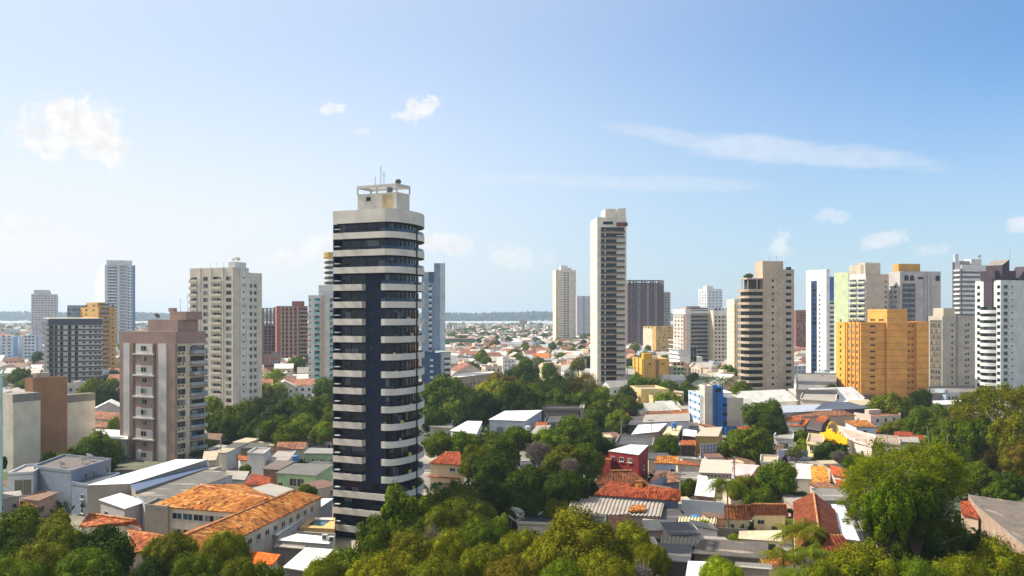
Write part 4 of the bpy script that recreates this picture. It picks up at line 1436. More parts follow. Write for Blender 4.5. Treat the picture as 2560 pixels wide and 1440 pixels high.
# ---- the orange block
b = Bld('apartment_block', 'bright orange block with thin dark storey lines and a taller central shaft', 446, 2093, 2151, 2316, 806, 8)
og = plaster('#e2a050', stain=.15, line=(2.92, .2), dark=.42)
ogl = plaster('#e2aa48', stain=.12, line=(2.92, .12), dark=.6)
b.body(og, roof=sheet('#a8825a'))
H2 = b.z(773)
b.body(og, x0=b.fu(2212), x1=b.fu(2262), y0=-.09, y1=.7, z1=H2, name='shaft')
b.body(og, x0=b.fu(2286), x1=1.0, y0=-.09, y1=.5, z1=b.H + .4, name='bay')
b.panel('F', 0, b.fu(2151) + .36, 0, b.H + .1, og, .5, 'bay', .4)
nF, DZ = 13, 2.92
b.panel('L', 0, b.fv(2115), 0, b.H, ogl, .5, 'yellow_bay')
me = winmesh(1.5, 1.3, GLC, plain('#c89a48'))
b.put_items('window', me, 'L', [(b.fv(2104), 1.2 + DZ * k) for k in range(nF)], .5)
b.wins('L', [b.fv(2123), b.fv(2133), b.fv(2143)], 1.5, 1.5, 1.2, DZ, nF, GLC, plain('#d8b060'))
for px in (2119, 2128, 2138, 2148): b.panel('L', b.fv(px - 1), b.fv(px + 1), 0, b.H, ogl, .5, 'pier')
me = winmesh(2.6, .75, plain('#3e2a12'))
b.put_items('window', me, 'F', [(b.fu(2180), 1.8 + DZ * k) for k in range(nF)], .5)
b.wins('F', [b.fu(2203)], 2.6, .75, 1.8, DZ, nF, plain('#3e2a12'), None, 'slot_window')
b.panel('F', b.fu(2208), b.fu(2213), 0, b.H, plaster('#a87434', line=(2.92, .5), dark=.4), .06, 'shadow_strip') if False else None
b.wins('F', [b.fu(2272), b.fu(2281)], .9, .8, 1.8, DZ, nF, GLC, plain('#b88038'))
b.panel('F', b.fu(2151), b.fu(2215), 0, .01, og, .01, 'plinth') if False else None
MB().box(.0, 5, -3, -.5, 0, 2.6).build('porch', plaster('#6a5a4c'), b.root)
b.done()

# ---- grey neighbour
b = Bld('apartment_block', 'grey beige block with a dark gridded bay beside the orange block', 480, 2316, 2356, 2437, 790, 12)
gb = plaster('#b4aca0', stain=.25, line=(2.92, .1), dark=.6)
b.body(gb)
b.panel('L', 0, .12, 0, b.H, plain('#3c3c3e'), .15, 'dark_edge'); b.panel('L', .22, .95, 1, b.H - 2, plaster('#6f6a62', line=(2.92, .5), dark=.5), .08, 'gridded_bay')
b.wins('L', [.35, .5, .65, .8], 1.0, 1.5, 1.4, 2.92, 12, glass('#3a372e', '#5a5444', '#25241f', '#8a7c58'))
for o in b.root.children:
    if o.name.startswith('window'): o.location.x -= .09
b.wins('F', [.3, .72], .9, .9, 1.8, 2.92, 12, GLD); b.wins('F', [.8], 1.0, 1.3, 1.8, 2.92, 12, GLC, None, 'kitchen_window')
b.panel('F', .42, .48, 0, b.H, plaster('#8f887e'), .2, 'groove')
MB().box(b.W * .15, b.W * .5, 3, 11, b.H - .9, b.H + 4).build('roof_house', plaster('#c2b49c'), b.root); b.done()

# ---- white banded tower with its round shaft
b = Bld('apartment_tower', 'white banded tower with a brown edge and a tall round water shaft on top', 600, 2382, 2402, 2466, 662, 18)
wb = plaster('#d6d4d0', stain=.1)
b.body(plaster('#77797c', stain=.1)); nF, DZ = 22, 2.95
for k in range(nF): b.panel('F', .05, 1.0, b.H - 4 - DZ * k, b.H - 2.5 - DZ * k, wb, .5, 'white_band'); b.panel('L', .25, 1.0, b.H - 4 - DZ * k, b.H - 2.9 - DZ * k, wb, 1.0, 'balcony')
b.panel('L', 0, .2, 0, b.H + 2, plaster('#5c4644'), .3, 'brown_edge'); b.panel('F', 0, 1, b.H - 2.4, b.H, wb, .5, 'attic')
cyl(MB(), 1.5, b.D * .85, 1.5, b.H - 2, b.H + 7, 12).build('water_shaft', plaster('#c2c4c8'), b.root)
MB().box(b.W * .55, b.W * .95, 3, 9, b.H, b.H + 4).build('roof_house', wb, b.root); MB().box(b.W * .2, b.W * .5, 3, 9, b.H, b.H + 2.6).build('tank_house', plaster('#a9a49c'), b.root)
x, y = b.world(.85, .3); dish(x, y, b.H + 4, 1.3, 'pale dish on the white banded tower roof', 190, 35)
b.done()

# ---- white tower with a dark stepped crown, at the edge
b = Bld('apartment_tower', 'white curved window tower with a black stepped crown at the picture edge', 425, 2438, 2502, 2600, 700, 22)
wt = plaster('#d6d8d4', stain=.1); dkc = plaster('#4a3f46', stain=.15); grn = plaster('#c3c8c4', stain=.12)
b.body(grn)
nF, DZ = 17, 2.95
# bowed white bay on the lit face
b.panel('L', 0.0, 1.0, 0, b.H - 1, wt, .12, 'white_front')
bw = [b.D * (1 - f) for f in (b.fv(2450), b.fv(2492))]
mid = (bw[0] + bw[1]) / 2; half = abs(bw[0] - bw[1]) / 2
n = 9
zb = b.z(768)
for k in range(nF - 3):
    z = zb - 2.0 - DZ * k
    arc = [(-1.9 * math.cos(math.pi / 2 * (2 * i / n - 1)) - .13, mid + half * (1 - 2 * i / n)) for i in range(n + 1)]
    if z < .3: break
    MB().prism(arc + [(-.13, mid - half)], z - .75, z + .75).build('balcony', wt, b.root)
    MB().prism([(x * .93, mid + (y - mid) * .97) for x, y in arc] + [(-.125, mid - half * .96)], z + .76, z + 2.19).build('window', glass('#12201f', '#2a3436', '#0e1416', '#4a4f50'), b.root)
MB().box(-.6, 2, mid - half * .6, mid + half * .45, zb, b.H + 1).build('dark_recess', dkc, b.root)
b.wins('L', [b.fv(2447), b.fv(2497)], 1.5, 1.4, 1.2, DZ, nF + 1, glass('#10201c', '#22302c'))
for o in b.root.children:
    if o.name.startswith('window') and len(o.data.polygons) < 8: o.location.x -= .12
b.wins('F', [b.fu(2514)], 2.2, 1.5, 1.2, DZ, nF + 1, glass('#1a2120', '#2c3432', '#48504c'), plain('#9aa09c'), 'flank_window', True)
b.wins('F', [b.fu(2530)], .8, .6, 1.8, DZ, nF + 1, GLD, None, 'small_window')
b.wins('F', [b.fu(2522)], .7, .5, .5, DZ, nF + 1, plain('#8a8a86'), None, 'air_conditioner')
# crown
def wedge(x0, x1, y0, y1, z0, za, zb_, name, m, mt):
    mb = MB()
    p = [(x0, y0), (x1, y0), (x1, y1), (x0, y1)]
    zt = [za, zb_, zb_, za]
    mb.poly([(*p[i], z0) for i in (3, 2, 1, 0)])
    for i in range(4):
        j = (i + 1) % 4
        mb.poly([(*p[i], z0), (*p[j], z0), (*p[j], zt[j]), (*p[i], zt[i])])
    mb.poly([(*p[i], zt[i]) for i in range(4)], 1)
    mb.build(name, [m, mt], b.root)
MB().box(-.3, 4.5, mid - half * .8, mid + half * .9, b.H, b.z(676)).build('dark_crown', dkc, b.root)
wedge(2.0, 6.4, 1.0, b.D * .7, b.H, b.z(662), b.z(648), 'sloped_crown', dkc, sheet('#8d8078'))
MB().box(6.4, 10.5, 1.2, b.D * .5, b.H, b.z(676)).build('crown_step', dkc, b.root)
wedge(12.5, 17, 1.2, b.D * .5, b.H, b.z(694), b.z(664), 'sloped_crown', dkc, dkc)
b.pipe_mast(.36, .2, b.z(650), 6, 'tall thin antenna above the black stepped crown')
b.done()

# ---- small blue and white block, right of centre
b = Bld('office_building', 'white and blue striped office block with a bright blue stair tower', 320, 1721, 1761, 1858, 986, 2)
wc, bl, cr2 = plaster('#dddcd8', stain=.12), plaster('#2f68ac', stain=.15), plaster('#cfc3b2', stain=.15)
b.body(wc, x1=b.fu(1782), z1=b.z(990), name='wall'); Ht = b.z(964)
b.body(cr2, x0=0.0, x1=b.fu(1781), y0=-.02, y1=.28, z1=Ht, name='tower_wall')
b.body(bl, x0=b.fu(1781.5), x1=b.fu(1806), y0=-.04, y1=.3, z1=b.z(966), name='stair_tower')
b.body(bl, x0=b.fu(1806), x1=b.fu(1816), y0=-.02, y1=.3, z1=b.z(995), name='blue_wall')
b.body(cr2, x0=b.fu(1816.2), x1=1.0, y0=-.01, y1=.6, z1=b.z(994), roof=sheet('#e4e0d8'), name='side_wing')
b.body(wc, x0=b.fu(1790), x1=b.fu(1846), y0=.31, y1=.9, z1=b.z(986), roof=sheet('#e4e0d8'), name='rear_wing')
b.body(bl, x0=b.fu(1806), x1=1.2, y0=-.16, y1=-.011, z1=b.z(1066), name='blue_base')
for k in range(5):
    b.panel('L', 0, .8, 1.2 + 2.55 * k, 2.3 + 2.55 * k, plaster('#8fb2dc', stain=.1), .04, 'blue_stripe')
    me = winmesh(1.5, .95, GLD, plain('#c8c8c4'))
    b.put_items('window', me, 'L', [(q, 1.3 + 2.55 * k) for q in (.15, .45, .72)], .05)
b.put_items('window', winmesh(1.3, 1.0, GLD, plain('#27508a')), 'F', [(b.fu(1811), 3.2 + 3.0 * k) for k in range(3)], .55)
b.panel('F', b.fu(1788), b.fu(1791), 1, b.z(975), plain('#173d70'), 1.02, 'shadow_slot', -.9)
b.put_items('window', winmesh(1.6, 1.2, GLD), 'F', [(b.fu(1794), b.z(980))], 1.03)
b.done()
# ---- cream villa block
b = Bld('villa', 'cream yellow two storey block with grey roof panels and a hedge of trees behind', 384, 1605, 1640, 1712, 990, 6)
yv = plaster('#d8bd84', stain=.25)
b.body(yv, x0=-.1, x1=.95, y0=0, y1=1, z1=b.z(990), roof=sheet('#9ba3a8')); b.body(yv, x0=-.35, x1=.6, y0=.35, y1=1.2, z1=b.z(976), roof=sheet('#b0a48c'), name='rear_wing')
b.wins('F', [.7, .85], 1.3, 1.3, 2.6, 3, 1, GLD); b.wins('L', [.2, .5, .8], 1.3, 1.6, .8, 2.6, 2, GLC, plain('#d6cfc2')); b.done()


# ------------------------------------------------------------------ low houses
TER = tiles('#a8552c', '#c88e58', '#5c2c18', 1.0, .85)
TERB = tiles('#b8702c', '#dca45c', '#5e3016', .8, .82)
RED = tiles('#9a4628', '#b4623c', '#5c2814', 1.0, .85)
BRN = tiles('#7e4a30', '#94603e', '#5c3524', 1.2)
OLD = tiles('#8a5a42', '#b08a68', '#5c4034')
GRY = sheet('#7d7870', old='#a39a8c')
DGR = sheet('#4e4c4a', stain=.5, old='#6c6862')
LGR = sheet('#a1988b', stain=.45)
WHT = sheet('#e6e4e0', stain=.06, rough=.3)
BGE = sheet('#b8a88c', stain=.35)
NAV = sheet('#39414e', stain=.4, rough=.4)
WW = lambda h, st=.4: plaster(h, stain=st)


def wall_items(root, me, name, a, b_, fr, z, out=0.0, ctr=None):
    """a part set on the wall running from a to b (seen from outside, left to right)"""
    d = b_ - a
    p = a + d * fr
    rz = math.atan2(d.y, d.x)
    n = Vector((d.y, -d.x)).normalized()
    return put(name, me, root, (p.x + n.x * out, p.y + n.y * out, z), rz)


def house(name, label, near, far, zn, zf, kind, roof, wall, wins=(), cat='house', base=0.0, over=.35, thick=.18, group=None, doors=()):
    """near / far: photo pixels of the near eave and of the ridge (gable, hip) or of the high edge (shed, flat);
    zn, zf: their heights. wins: (side n|l|r, fractions, width, height, sill height[, material])"""
    nl, nr = [P(*p, zn) for p in near]
    fl, fr = [P(*p, zf) for p in far]
    if kind in ('gable', 'hip'):
        bl, br = fl + (fl - nl), fr + (fr - nr)
        bl.z = br.z = zn
    else:
        bl, br = fl, fr
    c = (nl + nr + bl + br) / 4
    c.z = base
    root = empty(name, c, label, cat, group)
    loc = lambda v: Vector((v.x - c.x, v.y - c.y, v.z - base))
    nl, nr, bl, br, fl, fr = [loc(v) for v in (nl, nr, bl, br, fl, fr)]
    if kind == 'hip':
        s = (fr - fl)
        k = min(.42, (bl - nl).length / 2 / max(s.length, .1) * .8)
        fl, fr = fl + s * 0.0, fr - s * 0.0
    quad = [nl, nr, br, bl]
    ctr = (nl + nr + br + bl) / 4
    ins = [p + (Vector((ctr.x - p.x, ctr.y - p.y, 0))).normalized() * over * 1.4 for p in quad]
    zin = zn - base
    # walls
    mb = MB()
    N_, R_, B_, L_ = ins
    f2 = lambda p, z: (p.x, p.y, z)
    sl = lambda p: p.z - thick - .02
    if kind in ('gable',):
        mr, ml = (R_ + B_) / 2, (N_ + L_) / 2
        zr = fl.z - thick - .12
        mb.poly([f2(N_, 0), f2(R_, 0), f2(R_, sl(R_)), f2(N_, sl(N_))])
        mb.poly([f2(R_, 0), f2(B_, 0), f2(B_, sl(B_)), f2(mr, zr), f2(R_, sl(R_))])
        mb.poly([f2(B_, 0), f2(L_, 0), f2(L_, sl(L_)), f2(B_, sl(B_))])
        mb.poly([f2(L_, 0), f2(N_, 0), f2(N_, sl(N_)), f2(ml, zr), f2(L_, sl(L_))])
    else:
        for p, q in zip(ins, ins[1:] + ins[:1]):
            mb.poly([f2(p, 0), f2(q, 0), f2(q, sl(q)), f2(p, sl(p))])
    mb.build('wall', wall, root)
    # roof sheets with thickness
    mb = MB()

    def slab(ps):
        dn = [p - Vector((0, 0, thick)) for p in ps]
        mb.poly(ps)
        mb.poly(dn[::-1])
        for i in range(len(ps)):
            j = (i + 1) % len(ps)
            mb.poly([dn[i], dn[j], ps[j], ps[i]], 1)
    if kind == 'gable':
        slab([nl, nr, fr, fl]); slab([br, bl, fl, fr])
    elif kind == 'hip':
        slab([nl, nr, fr, fl]); slab([nr, br, fr]); slab([br, bl, fl, fr]); slab([bl, nl, fl])
    elif kind == 'flat':
        slab(quad)
    else:
        slab(quad)
    ro = mb.build('roof', [roof, roof if roof.name.startswith('roof_tiles') else plain('#8f897f')], root)
    if kind in ('gable', 'hip') and roof.name.startswith('roof_tiles'):
        MB().tube([fl, fr], .16, 6).build('ridge_tiles', tiles('#c98a58', '#e0b48a', '#8a4a2a'), ro)
    if kind == 'flat':
        mb = MB()
        for p, q in zip(quad, quad[1:] + quad[:1]):
            n = Vector((q.y - p.y, p.x - q.x, 0)).normalized() * .2
            pts = [p + n * .02, q + n * .02, q - n, p - n]
            z0, z1 = min(p.z, q.z) + .003, p.z + .45
            mb.prism([(v.x, v.y) for v in pts], z0, z1)
        mb.build('parapet', wall, root)
    sides = {'n': (N_, R_), 'r': (R_, B_), 'l': (L_, N_)}
    for wn in wins:
        side, frs, w_, h_, z = wn[:5]
        gl = wn[5] if len(wn) > 5 else GLD
        a, b2 = sides[side]
        for q in frs:
            wall_items(root, winmesh(w_, h_, gl, plain('#b9b4aa'), True), 'window', a, b2, q, z)
    for side, q, w_, h_, col in doors:
        a, b2 = sides[side]
        mb = MB().box(-w_ / 2, w_ / 2, -.05, -.001, .02, h_).box(-w_ / 2 - .1, -w_ / 2, -.09, -.001, .02, h_ + .1, 1).box(w_ / 2, w_ / 2 + .1, -.09, -.001, .02, h_ + .1, 1)
        wall_items(root, mb.mesh('door', [plain(col), plain('#c9c4ba')]), 'door', a, b2, q, 0)
    return root


def corrugated(name, label, near, far, zn, zf, m, wall, pitch=.7, amp=.16, cat='shed'):
    """roof of wide concrete channels, really folded"""
    nl, nr = [P(*p, zn) for p in near]
    fl, fr = [P(*p, zf) for p in far]
    c = (nl + nr + fl + fr) / 4; c.z = 0
    root = empty(name, c, label, cat)
    nl, nr, fl, fr = nl - c, nr - c, fl - c, fr - c
    n = int((nr - nl).length / pitch) * 4
    prof = [0, 1, 1, 0]
    mb = MB()
    for i in range(n):
        a, b2 = i / n, (i + 1) / n
        za, zb = prof[i % 4] * amp, prof[(i + 1) % 4] * amp
        up = Vector((0, 0, 1))
        p = [nl.lerp(nr, a) + up * za, nl.lerp(nr, b2) + up * zb, fl.lerp(fr, b2) + up * zb, fl.lerp(fr, a) + up * za]
        mb.poly(p)
    mb.poly([v - Vector((0, 0, .06)) for v in (nl, fl, fr, nr)])
    mb.build('roof', m, root)
    mb = MB()
    q = [nl, nr, fr, fl]
    ctr = (nl + nr + fr + fl) / 4
    q = [p.lerp(ctr, .05) for p in q]
    for a, b2 in zip(q, q[1:] + q[:1]): mb.poly([(a.x, a.y, 0), (b2.x, b2.y, 0), (b2.x, b2.y, b2.z - .08), (a.x, a.y, a.z - .08)])
    mb.build('wall', wall, root)
    return root


def wallrun(name, label, pts, z0, z1, m, th=.25, cat='wall'):
    """free-standing wall through photo pixels given at height z1"""
    p = [P(*q, z1) for q in pts]
    c = p[0].copy(); c.z = 0
    mb = MB()
    for a, b2 in zip(p, p[1:]):
        n = Vector((b2.y - a.y, a.x - b2.x, 0)).normalized() * th / 2
        mb.prism([(v.x - c.x, v.y - c.y) for v in (a + n, b2 + n, b2 - n, a - n)], z0, z1)
    return tag(mb.build(name, m, None, c), label, cat)


# --- lower left: grey modern house, white roofs and the tiled school
gblu, gwht = WW('#8f97a6', .2), WW('#ced0d4', .25)
h = house('modern_house', 'bluish grey flat roofed house with a sunken roof deck, beside the blinding white metal roof', [(84, 1168), (178, 1181)], [(160, 1140), (278, 1151)], 8.2, 8.2, 'flat', sheet('#6b5f58'), gblu,
          [('r', [.35, .55, .9], 1.0, 1.5, 5.6)], over=.05)
house('modern_house', 'white facade with a square opening left of the bluish grey house', [(19, 1187), (83, 1184)], [(62, 1166), (120, 1162)], 7.6, 7.6, 'flat', LGR, gwht, [('n', [.6], 3.0, 3.0, 3.4, plain('#6f6a5c'))], over=.05)
house('modern_house', 'lower bluish grey wing with two small windows under the long white roof', [(178, 1209), (234, 1219)], [(226, 1190), (300, 1186)], 6.0, 6.0, 'flat', sheet('#4e5560'), gblu, [('n', [.5], 1.1, .8, 3.4), ('n', [.5], 1.0, .7, .6)], over=.05)
house('factory', 'long blinding white metal roof with a slate blue side slope, on low grey walls', [(216, 1213), (326, 1209)], [(440, 1148), (520, 1148)], 6.9, 7.4, 'shed', WHT, WW('#a39a8c'), over=.15, cat='industrial building')
house('factory', 'slate blue metal lean-to running along the white factory roof', [(326, 1212), (338, 1228)], [(520, 1150), (524, 1168)], 6.7, 6.0, 'shed', sheet('#5a6a86', stain=.2, rough=.4), WW('#8d8478'), over=.1, cat='industrial building')
house('factory', 'dark grey patched warehouse roof between the white factory and the tiled school', [(338, 1236), (378, 1260)], [(500, 1164), (582, 1187)], 6.1, 5.8, 'shed', sheet('#6a655c', stain=.5, old='#a49a86'), WW('#aeb4be'), [('r', [.88], 1.4, 1.2, 3.6)], over=.15, cat='industrial building')
house('shed', 'small shed with a bright white roof and graffiti grey walls below the factory', [(246, 1249), (312, 1272)], [(301, 1232), (368, 1253)], 5.0, 5.3, 'shed', WHT, WW('#a8a09a', .8), [('n', [.25, .75], 1.4, 1.0, 2.2)], cat='shed')
house('annex', 'blank grey end block at the left end of the tiled school', [(362, 1266), (419, 1272)], [(395, 1250), (446, 1256)], 6.3, 6.3, 'flat', GRY, WW('#9d9484'), over=.02, cat='building')
sch = WW('#d3c6b2', .3)
house('school', 'front wing of the long orange tiled school, with two storeys of windows', [(379, 1264), (612, 1283)], [(500, 1211), (668, 1246)], 6.5, 8.3, 'gable', TERB, sch,
      [('n', [.26, .38, .5, .62, .74], 1.9, 1.0, 4.5, GLC), ('n', [.26, .38, .5, .62], 1.7, 1.4, 1.3, GLC)], cat='school')
house('school', 'long gabled wing of the orange tiled school running away towards the navy tower', [(500, 1393), (806, 1241)], [(404, 1362), (737, 1225)], 6.4, 8.0, 'gable', TERB, sch,
      [('n', [.2 + .07 * i for i in range(11)], 1.3, .8, 4.6, GLD)], cat='school')
house('house', 'weathered orange tiled roof just behind the bottom left trees, under the grey end block', [(330, 1392), (420, 1400)], [(322, 1328), (412, 1340)], 4.0, 5.6, 'gable', TER, WW('#cdbfa6'))
house('house', 'low orange tiled roof with a white chimney below the bluish grey house', [(196, 1316), (322, 1312)], [(222, 1283), (340, 1299)], 4.5, 5.6, 'gable', TER, WW('#d6cbb4'))
house('house', 'plain beige house with a flat grey roof at the lower picture edge', [(-40, 1258), (55, 1238)], [(-40, 1236), (52, 1226)], 5.6, 5.9, 'shed', LGR, WW('#b3a594'), [('n', [.45, .85], .9, .8, 3.4)])
house('house', 'small orange tiled roof between the beige house and the bluish grey house', [(48, 1275), (84, 1276)], [(50, 1252), (76, 1256)], 3.4, 4.4, 'shed', TER, WW('#c9c0b0'))

# --- white annexes, canopy and pool beside the navy tower
house('annex', 'long white walkway canopy along the school wing', [(655, 1329), (694, 1339)], [(806, 1246), (834, 1246)], 4.2, 4.6, 'shed', WHT, WW('#c6c4c2', .5), [('n', [.4], 1.6, 1.6, 1.0, plain('#a8a4a0'))], cat='annex')
house('annex', 'low white gabled annex with air conditioners by the pool', [(694, 1350), (822, 1360)], [(742, 1334), (836, 1343)], 3.9, 4.3, 'shed', WHT, WW('#bdb8b2', .5), cat='annex')
house('annex', 'broad pale grey flat roof at the foot of the navy tower', [(706, 1418), (782, 1430)], [(764, 1368), (833, 1373)], 3.5, 3.9, 'shed', sheet('#cfc8bc', stain=.15), WW('#6f6a64', .7), cat='annex')
house('annex', 'stained concrete yard building between the white annex and the orange lean-to', [(683, 1366), (760, 1372)], [(700, 1350), (770, 1356)], 3.3, 3.5, 'shed', GRY, WW('#7f7a74', .9), cat='annex')
house('house', 'bright clean orange tiled lean-to at the bottom edge by the trees', [(628, 1410), (682, 1411)], [(626, 1377), (702, 1386)], 3.2, 4.0, 'shed', tiles('#d8641e', '#e8883a', '#b04a18', 1.5), WW('#c9bda8'))
pc = P(800, 1306, 3.6)
root = empty('swimming_pool', (pc.x, pc.y, 0), 'small dark teal swimming pool with a tan stone deck beside the navy tower', 'swimming pool')
q = [P(*p, 3.6) - Vector((pc.x, pc.y, 0)) for p in ((748, 1318), (836, 1322), (838, 1294), (778, 1292))]
MB().prism([(v.x, v.y) for v in q], .01, 3.6).build('deck', plaster('#cba468', stain=.3), root)
q = [P(*p, 3.64) - Vector((pc.x, pc.y, 0)) for p in ((769, 1312), (806, 1315), (828, 1300), (788, 1298))]
MB().prism([(v.x, v.y) for v in q], 3.5, 3.64).build('water', glass('#0e4650', '#0c3c48', rough=.05), root)
q = [P(*p, 3.8) - Vector((pc.x, pc.y, 0)) for p in ((786, 1298), (832, 1300), (833, 1296), (786, 1294))]
MB().prism([(v.x, v.y) for v in q], 3.55, 3.85).build('coping', plaster('#e0d6c4'), root)
wallrun('garden_wall', 'pale concrete wall in front of the swimming pool', [(716, 1326), (838, 1334)], 0, 3.4, WW('#b5aea2', .6))
for k, (px, py) in enumerate(((812, 1342), (829, 1347))):
    v = P(px, py, 4.6)
    root = empty('air_conditioner', (v.x, v.y, 4.15), ('air conditioner box on the white annex roof, farther from the navy tower', 'air conditioner box on the white annex roof, right against the navy tower')[k], 'air conditioner', 'air conditioners on the annex')
    MB().box(-.45, .45, -.3, .3, 0, .85).build('casing', plain('#c4c1ba'), root)
    MB().tube([(0, -.31, .42), (0, -.28, .42)], .32, 10).build('fan', plain('#4a4a4a'), root)

# --- jumble of small houses between the mauve tower and the navy tower
house('house', 'small white fronted house with a tan sheet roof below the mauve tower', [(531, 1131), (566, 1132)], [(586, 1106), (622, 1107)], 4.6, 5.4, 'shed', BGE, WW('#d6d2ca'), [('r', [.5], 1, 1, 2.2)])
house('house', 'brown walled house with a tan roof behind the white fronted one', [(575, 1121), (668, 1119)], [(600, 1106), (672, 1108)], 4.6, 5.2, 'shed', BGE, WW('#9b8468'))
house('house', 'tiny orange roofed house between white walls, below the tan roofs', [(596, 1149), (632, 1152)], [(594, 1137), (636, 1143)], 3.8, 4.4, 'shed', TER, WW('#d6d0c8'), [('n', [.3, .7], .8, .9, 1.4)])
house('house', 'white cubic house with a flat pale roof, near the dark trees', [(618, 1134), (660, 1137)], [(640, 1122), (676, 1124)], 6.0, 6.0, 'flat', LGR, WW('#d6d4ce'), over=.05)
house('house', 'long white sheet roof sloping towards the green houses', [(668, 1153), (722, 1151)], [(694, 1127), (742, 1125)], 4.0, 4.6, 'shed', LGR, WW('#c6c0b6'))
house('house', 'green walled house with a grey roof, farther back beside the navy tower', [(758, 1133), (838, 1134)], [(774, 1119), (842, 1121)], 4.0, 4.5, 'shed', sheet('#8b8880', stain=.3), WW('#a9c090', .6), [('n', [.3, .6], 1, 1, 1.4)])
house('house', 'larger mint green house with two barred windows and a mossy grey roof', [(688, 1182), (790, 1189)], [(737, 1158), (836, 1160)], 3.9, 4.7, 'shed', sheet('#6b6960', stain=.45), WW('#a8c893', .55), [('n', [.42, .62], 1.7, 1.6, 1.2, glass('#3a3f3e', '#4c5452')), ('n', [.08], 1.0, .8, .9)])
house('house', 'brick house with a dark brown sheet roof behind the mint green house', [(654, 1171), (698, 1174)], [(690, 1150), (738, 1153)], 3.9, 4.6, 'shed', sheet('#6e6156', stain=.4), brick('#8a4a34', '#8e8074'))
house('house', 'low red tiled roof in front of the brick house', [(608, 1212), (674, 1214)], [(632, 1183), (678, 1194)], 2.9, 3.9, 'shed', RED, WW('#c6bba8'))
house('house', 'wide plain grey roof just behind the school ridge', [(622, 1222), (690, 1241)], [(676, 1208), (734, 1222)], 4.2, 4.6, 'shed', sheet('#9d968a', stain=.25), WW('#b9b2a8'))
house('house', 'white walled house with a dull roof left of the low red tiles', [(560, 1196), (612, 1200)], [(566, 1176), (624, 1178)], 3.4, 4.0, 'shed', LGR, WW('#cfcac2'))
house('house', 'narrow cream house against the mauve tower, with a sheet roof', [(505, 1152), (540, 1150)], [(510, 1128), (548, 1126)], 5.0, 5.4, 'shed', BGE, WW('#c9b694'))
house('house', 'pale house with a mixed tile roof under the dark tree row', [(688, 1124), (762, 1122)], [(694, 1106), (768, 1106)], 3.9, 4.8, 'gable', OLD, WW('#cfc6b8'))
house('house', 'low rust roofed hut at the foot of the dark trees, beside the brown walled house', [(500, 1096), (552, 1100)], [(505, 1082), (556, 1084)], 4.0, 4.6, 'shed', sheet('#7a5a44'), WW('#8a7a68'))
wallrun('street_wall', 'long pale concrete wall under the dark tree row', [(556, 1079), (640, 1080), (836, 1086)], 0, 3.0, WW('#8d887e', .7))
# behind the mauve tower, left
house('house', 'row of red tiled roofs glimpsed between the blank brown block and the mauve tower', [(230, 1046), (300, 1052)], [(232, 1028), (300, 1034)], 5, 6.5, 'gable', OLD, WW('#c9bfae'))
house('house', 'white roofed hall behind the round mango tree', [(236, 1094), (320, 1098)], [(240, 1072), (320, 1076)], 6, 6.6, 'shed', sheet('#d4d0c8'), WW('#8f8a86'), [('r', [.5], 2, 2, 1)])
house('house', 'second red tiled roof nearer the mauve tower, below the bigger row', [(236, 1068), (300, 1070)], [(240, 1054), (300, 1056)], 4, 5, 'shed', OLD, WW('#a69c90'))

# --- centre: houses among the trees
house('house', 'cream house with a red hipped roof beside the navy tower', [(1072, 1157), (1163, 1163)], [(1112, 1130), (1150, 1131)], 6.6, 8.4, 'hip', RED, WW('#d8bd94'), [('n', [.65, .88], 1.3, .7, 5.0)])
house('house', 'low white house with an older red hipped roof in front of the cream house', [(1070, 1190), (1150, 1196)], [(1096, 1170), (1142, 1170)], 3.6, 4.8, 'hip', tiles('#b45a34', '#c87a4a', '#743a24'), WW('#d2ccc4'), [('n', [.25, .6, .8], 1, 1, 1.4)])
house('hall', 'big bright white gabled hall with grey walls in front of the park trees', [(1221, 1049), (1314, 1052)], [(1262, 1027), (1356, 1025)], 6.0, 7.0, 'shed', sheet('#ddd9d2', stain=.2), WW('#b7bcc4', .4), [('n', [.3, .62], 2.2, 2.2, 1.4, plain('#6f6e70'))], cat='hall')
house('shed', 'white barrel shed left of the bright white hall', [(1125, 1076), (1190, 1088)], [(1168, 1052), (1206, 1053)], 4.0, 5.0, 'shed', sheet('#dcd9d4', stain=.15), WW('#c6c7c6'), cat='shed')
house('office_building', 'long dark low building with a pale concrete pier at its end', [(1356, 1024), (1450, 1024)], [(1356, 1016), (1450, 1016)], 6.2, 6.4, 'flat', DGR, WW('#6a5f5c', .5), [('n', [.1 + .1 * i for i in range(9)], 1.8, 1.2, 3.4)], cat='building')
house('pier', 'pale concrete pier at the end of the long dark building', [(1450, 1022), (1461, 1022)], [(1451, 1014), (1461, 1014)], 7.4, 7.4, 'flat', LGR, WW('#a8a49a'), over=.02, cat='building')
house('house', 'pale grey tin roof at the right foot of the bright white hall', [(1318, 1090), (1366, 1080)], [(1342, 1064), (1378, 1062)], 3.6, 4.2, 'shed', LGR, WW('#a29a8e'))
house('house', 'small orange tiled hut with clutter right of the bright white hall', [(1336, 1066), (1368, 1066)], [(1340, 1055), (1368, 1055)], 4, 4.8, 'shed', TER, WW('#b3a696'))
house('house', 'dark flat clutter covered roof before the long dark building', [(1360, 1060), (1446, 1056)], [(1368, 1040), (1446, 1038)], 4, 4.2, 'flat', DGR, WW('#77706a'))
house('house', 'low grey roofed house in the gap behind the white barrel shed', [(1072, 1066), (1130, 1070)], [(1076, 1050), (1134, 1050)], 4, 4.8, 'shed', GRY, WW('#a29a90'))

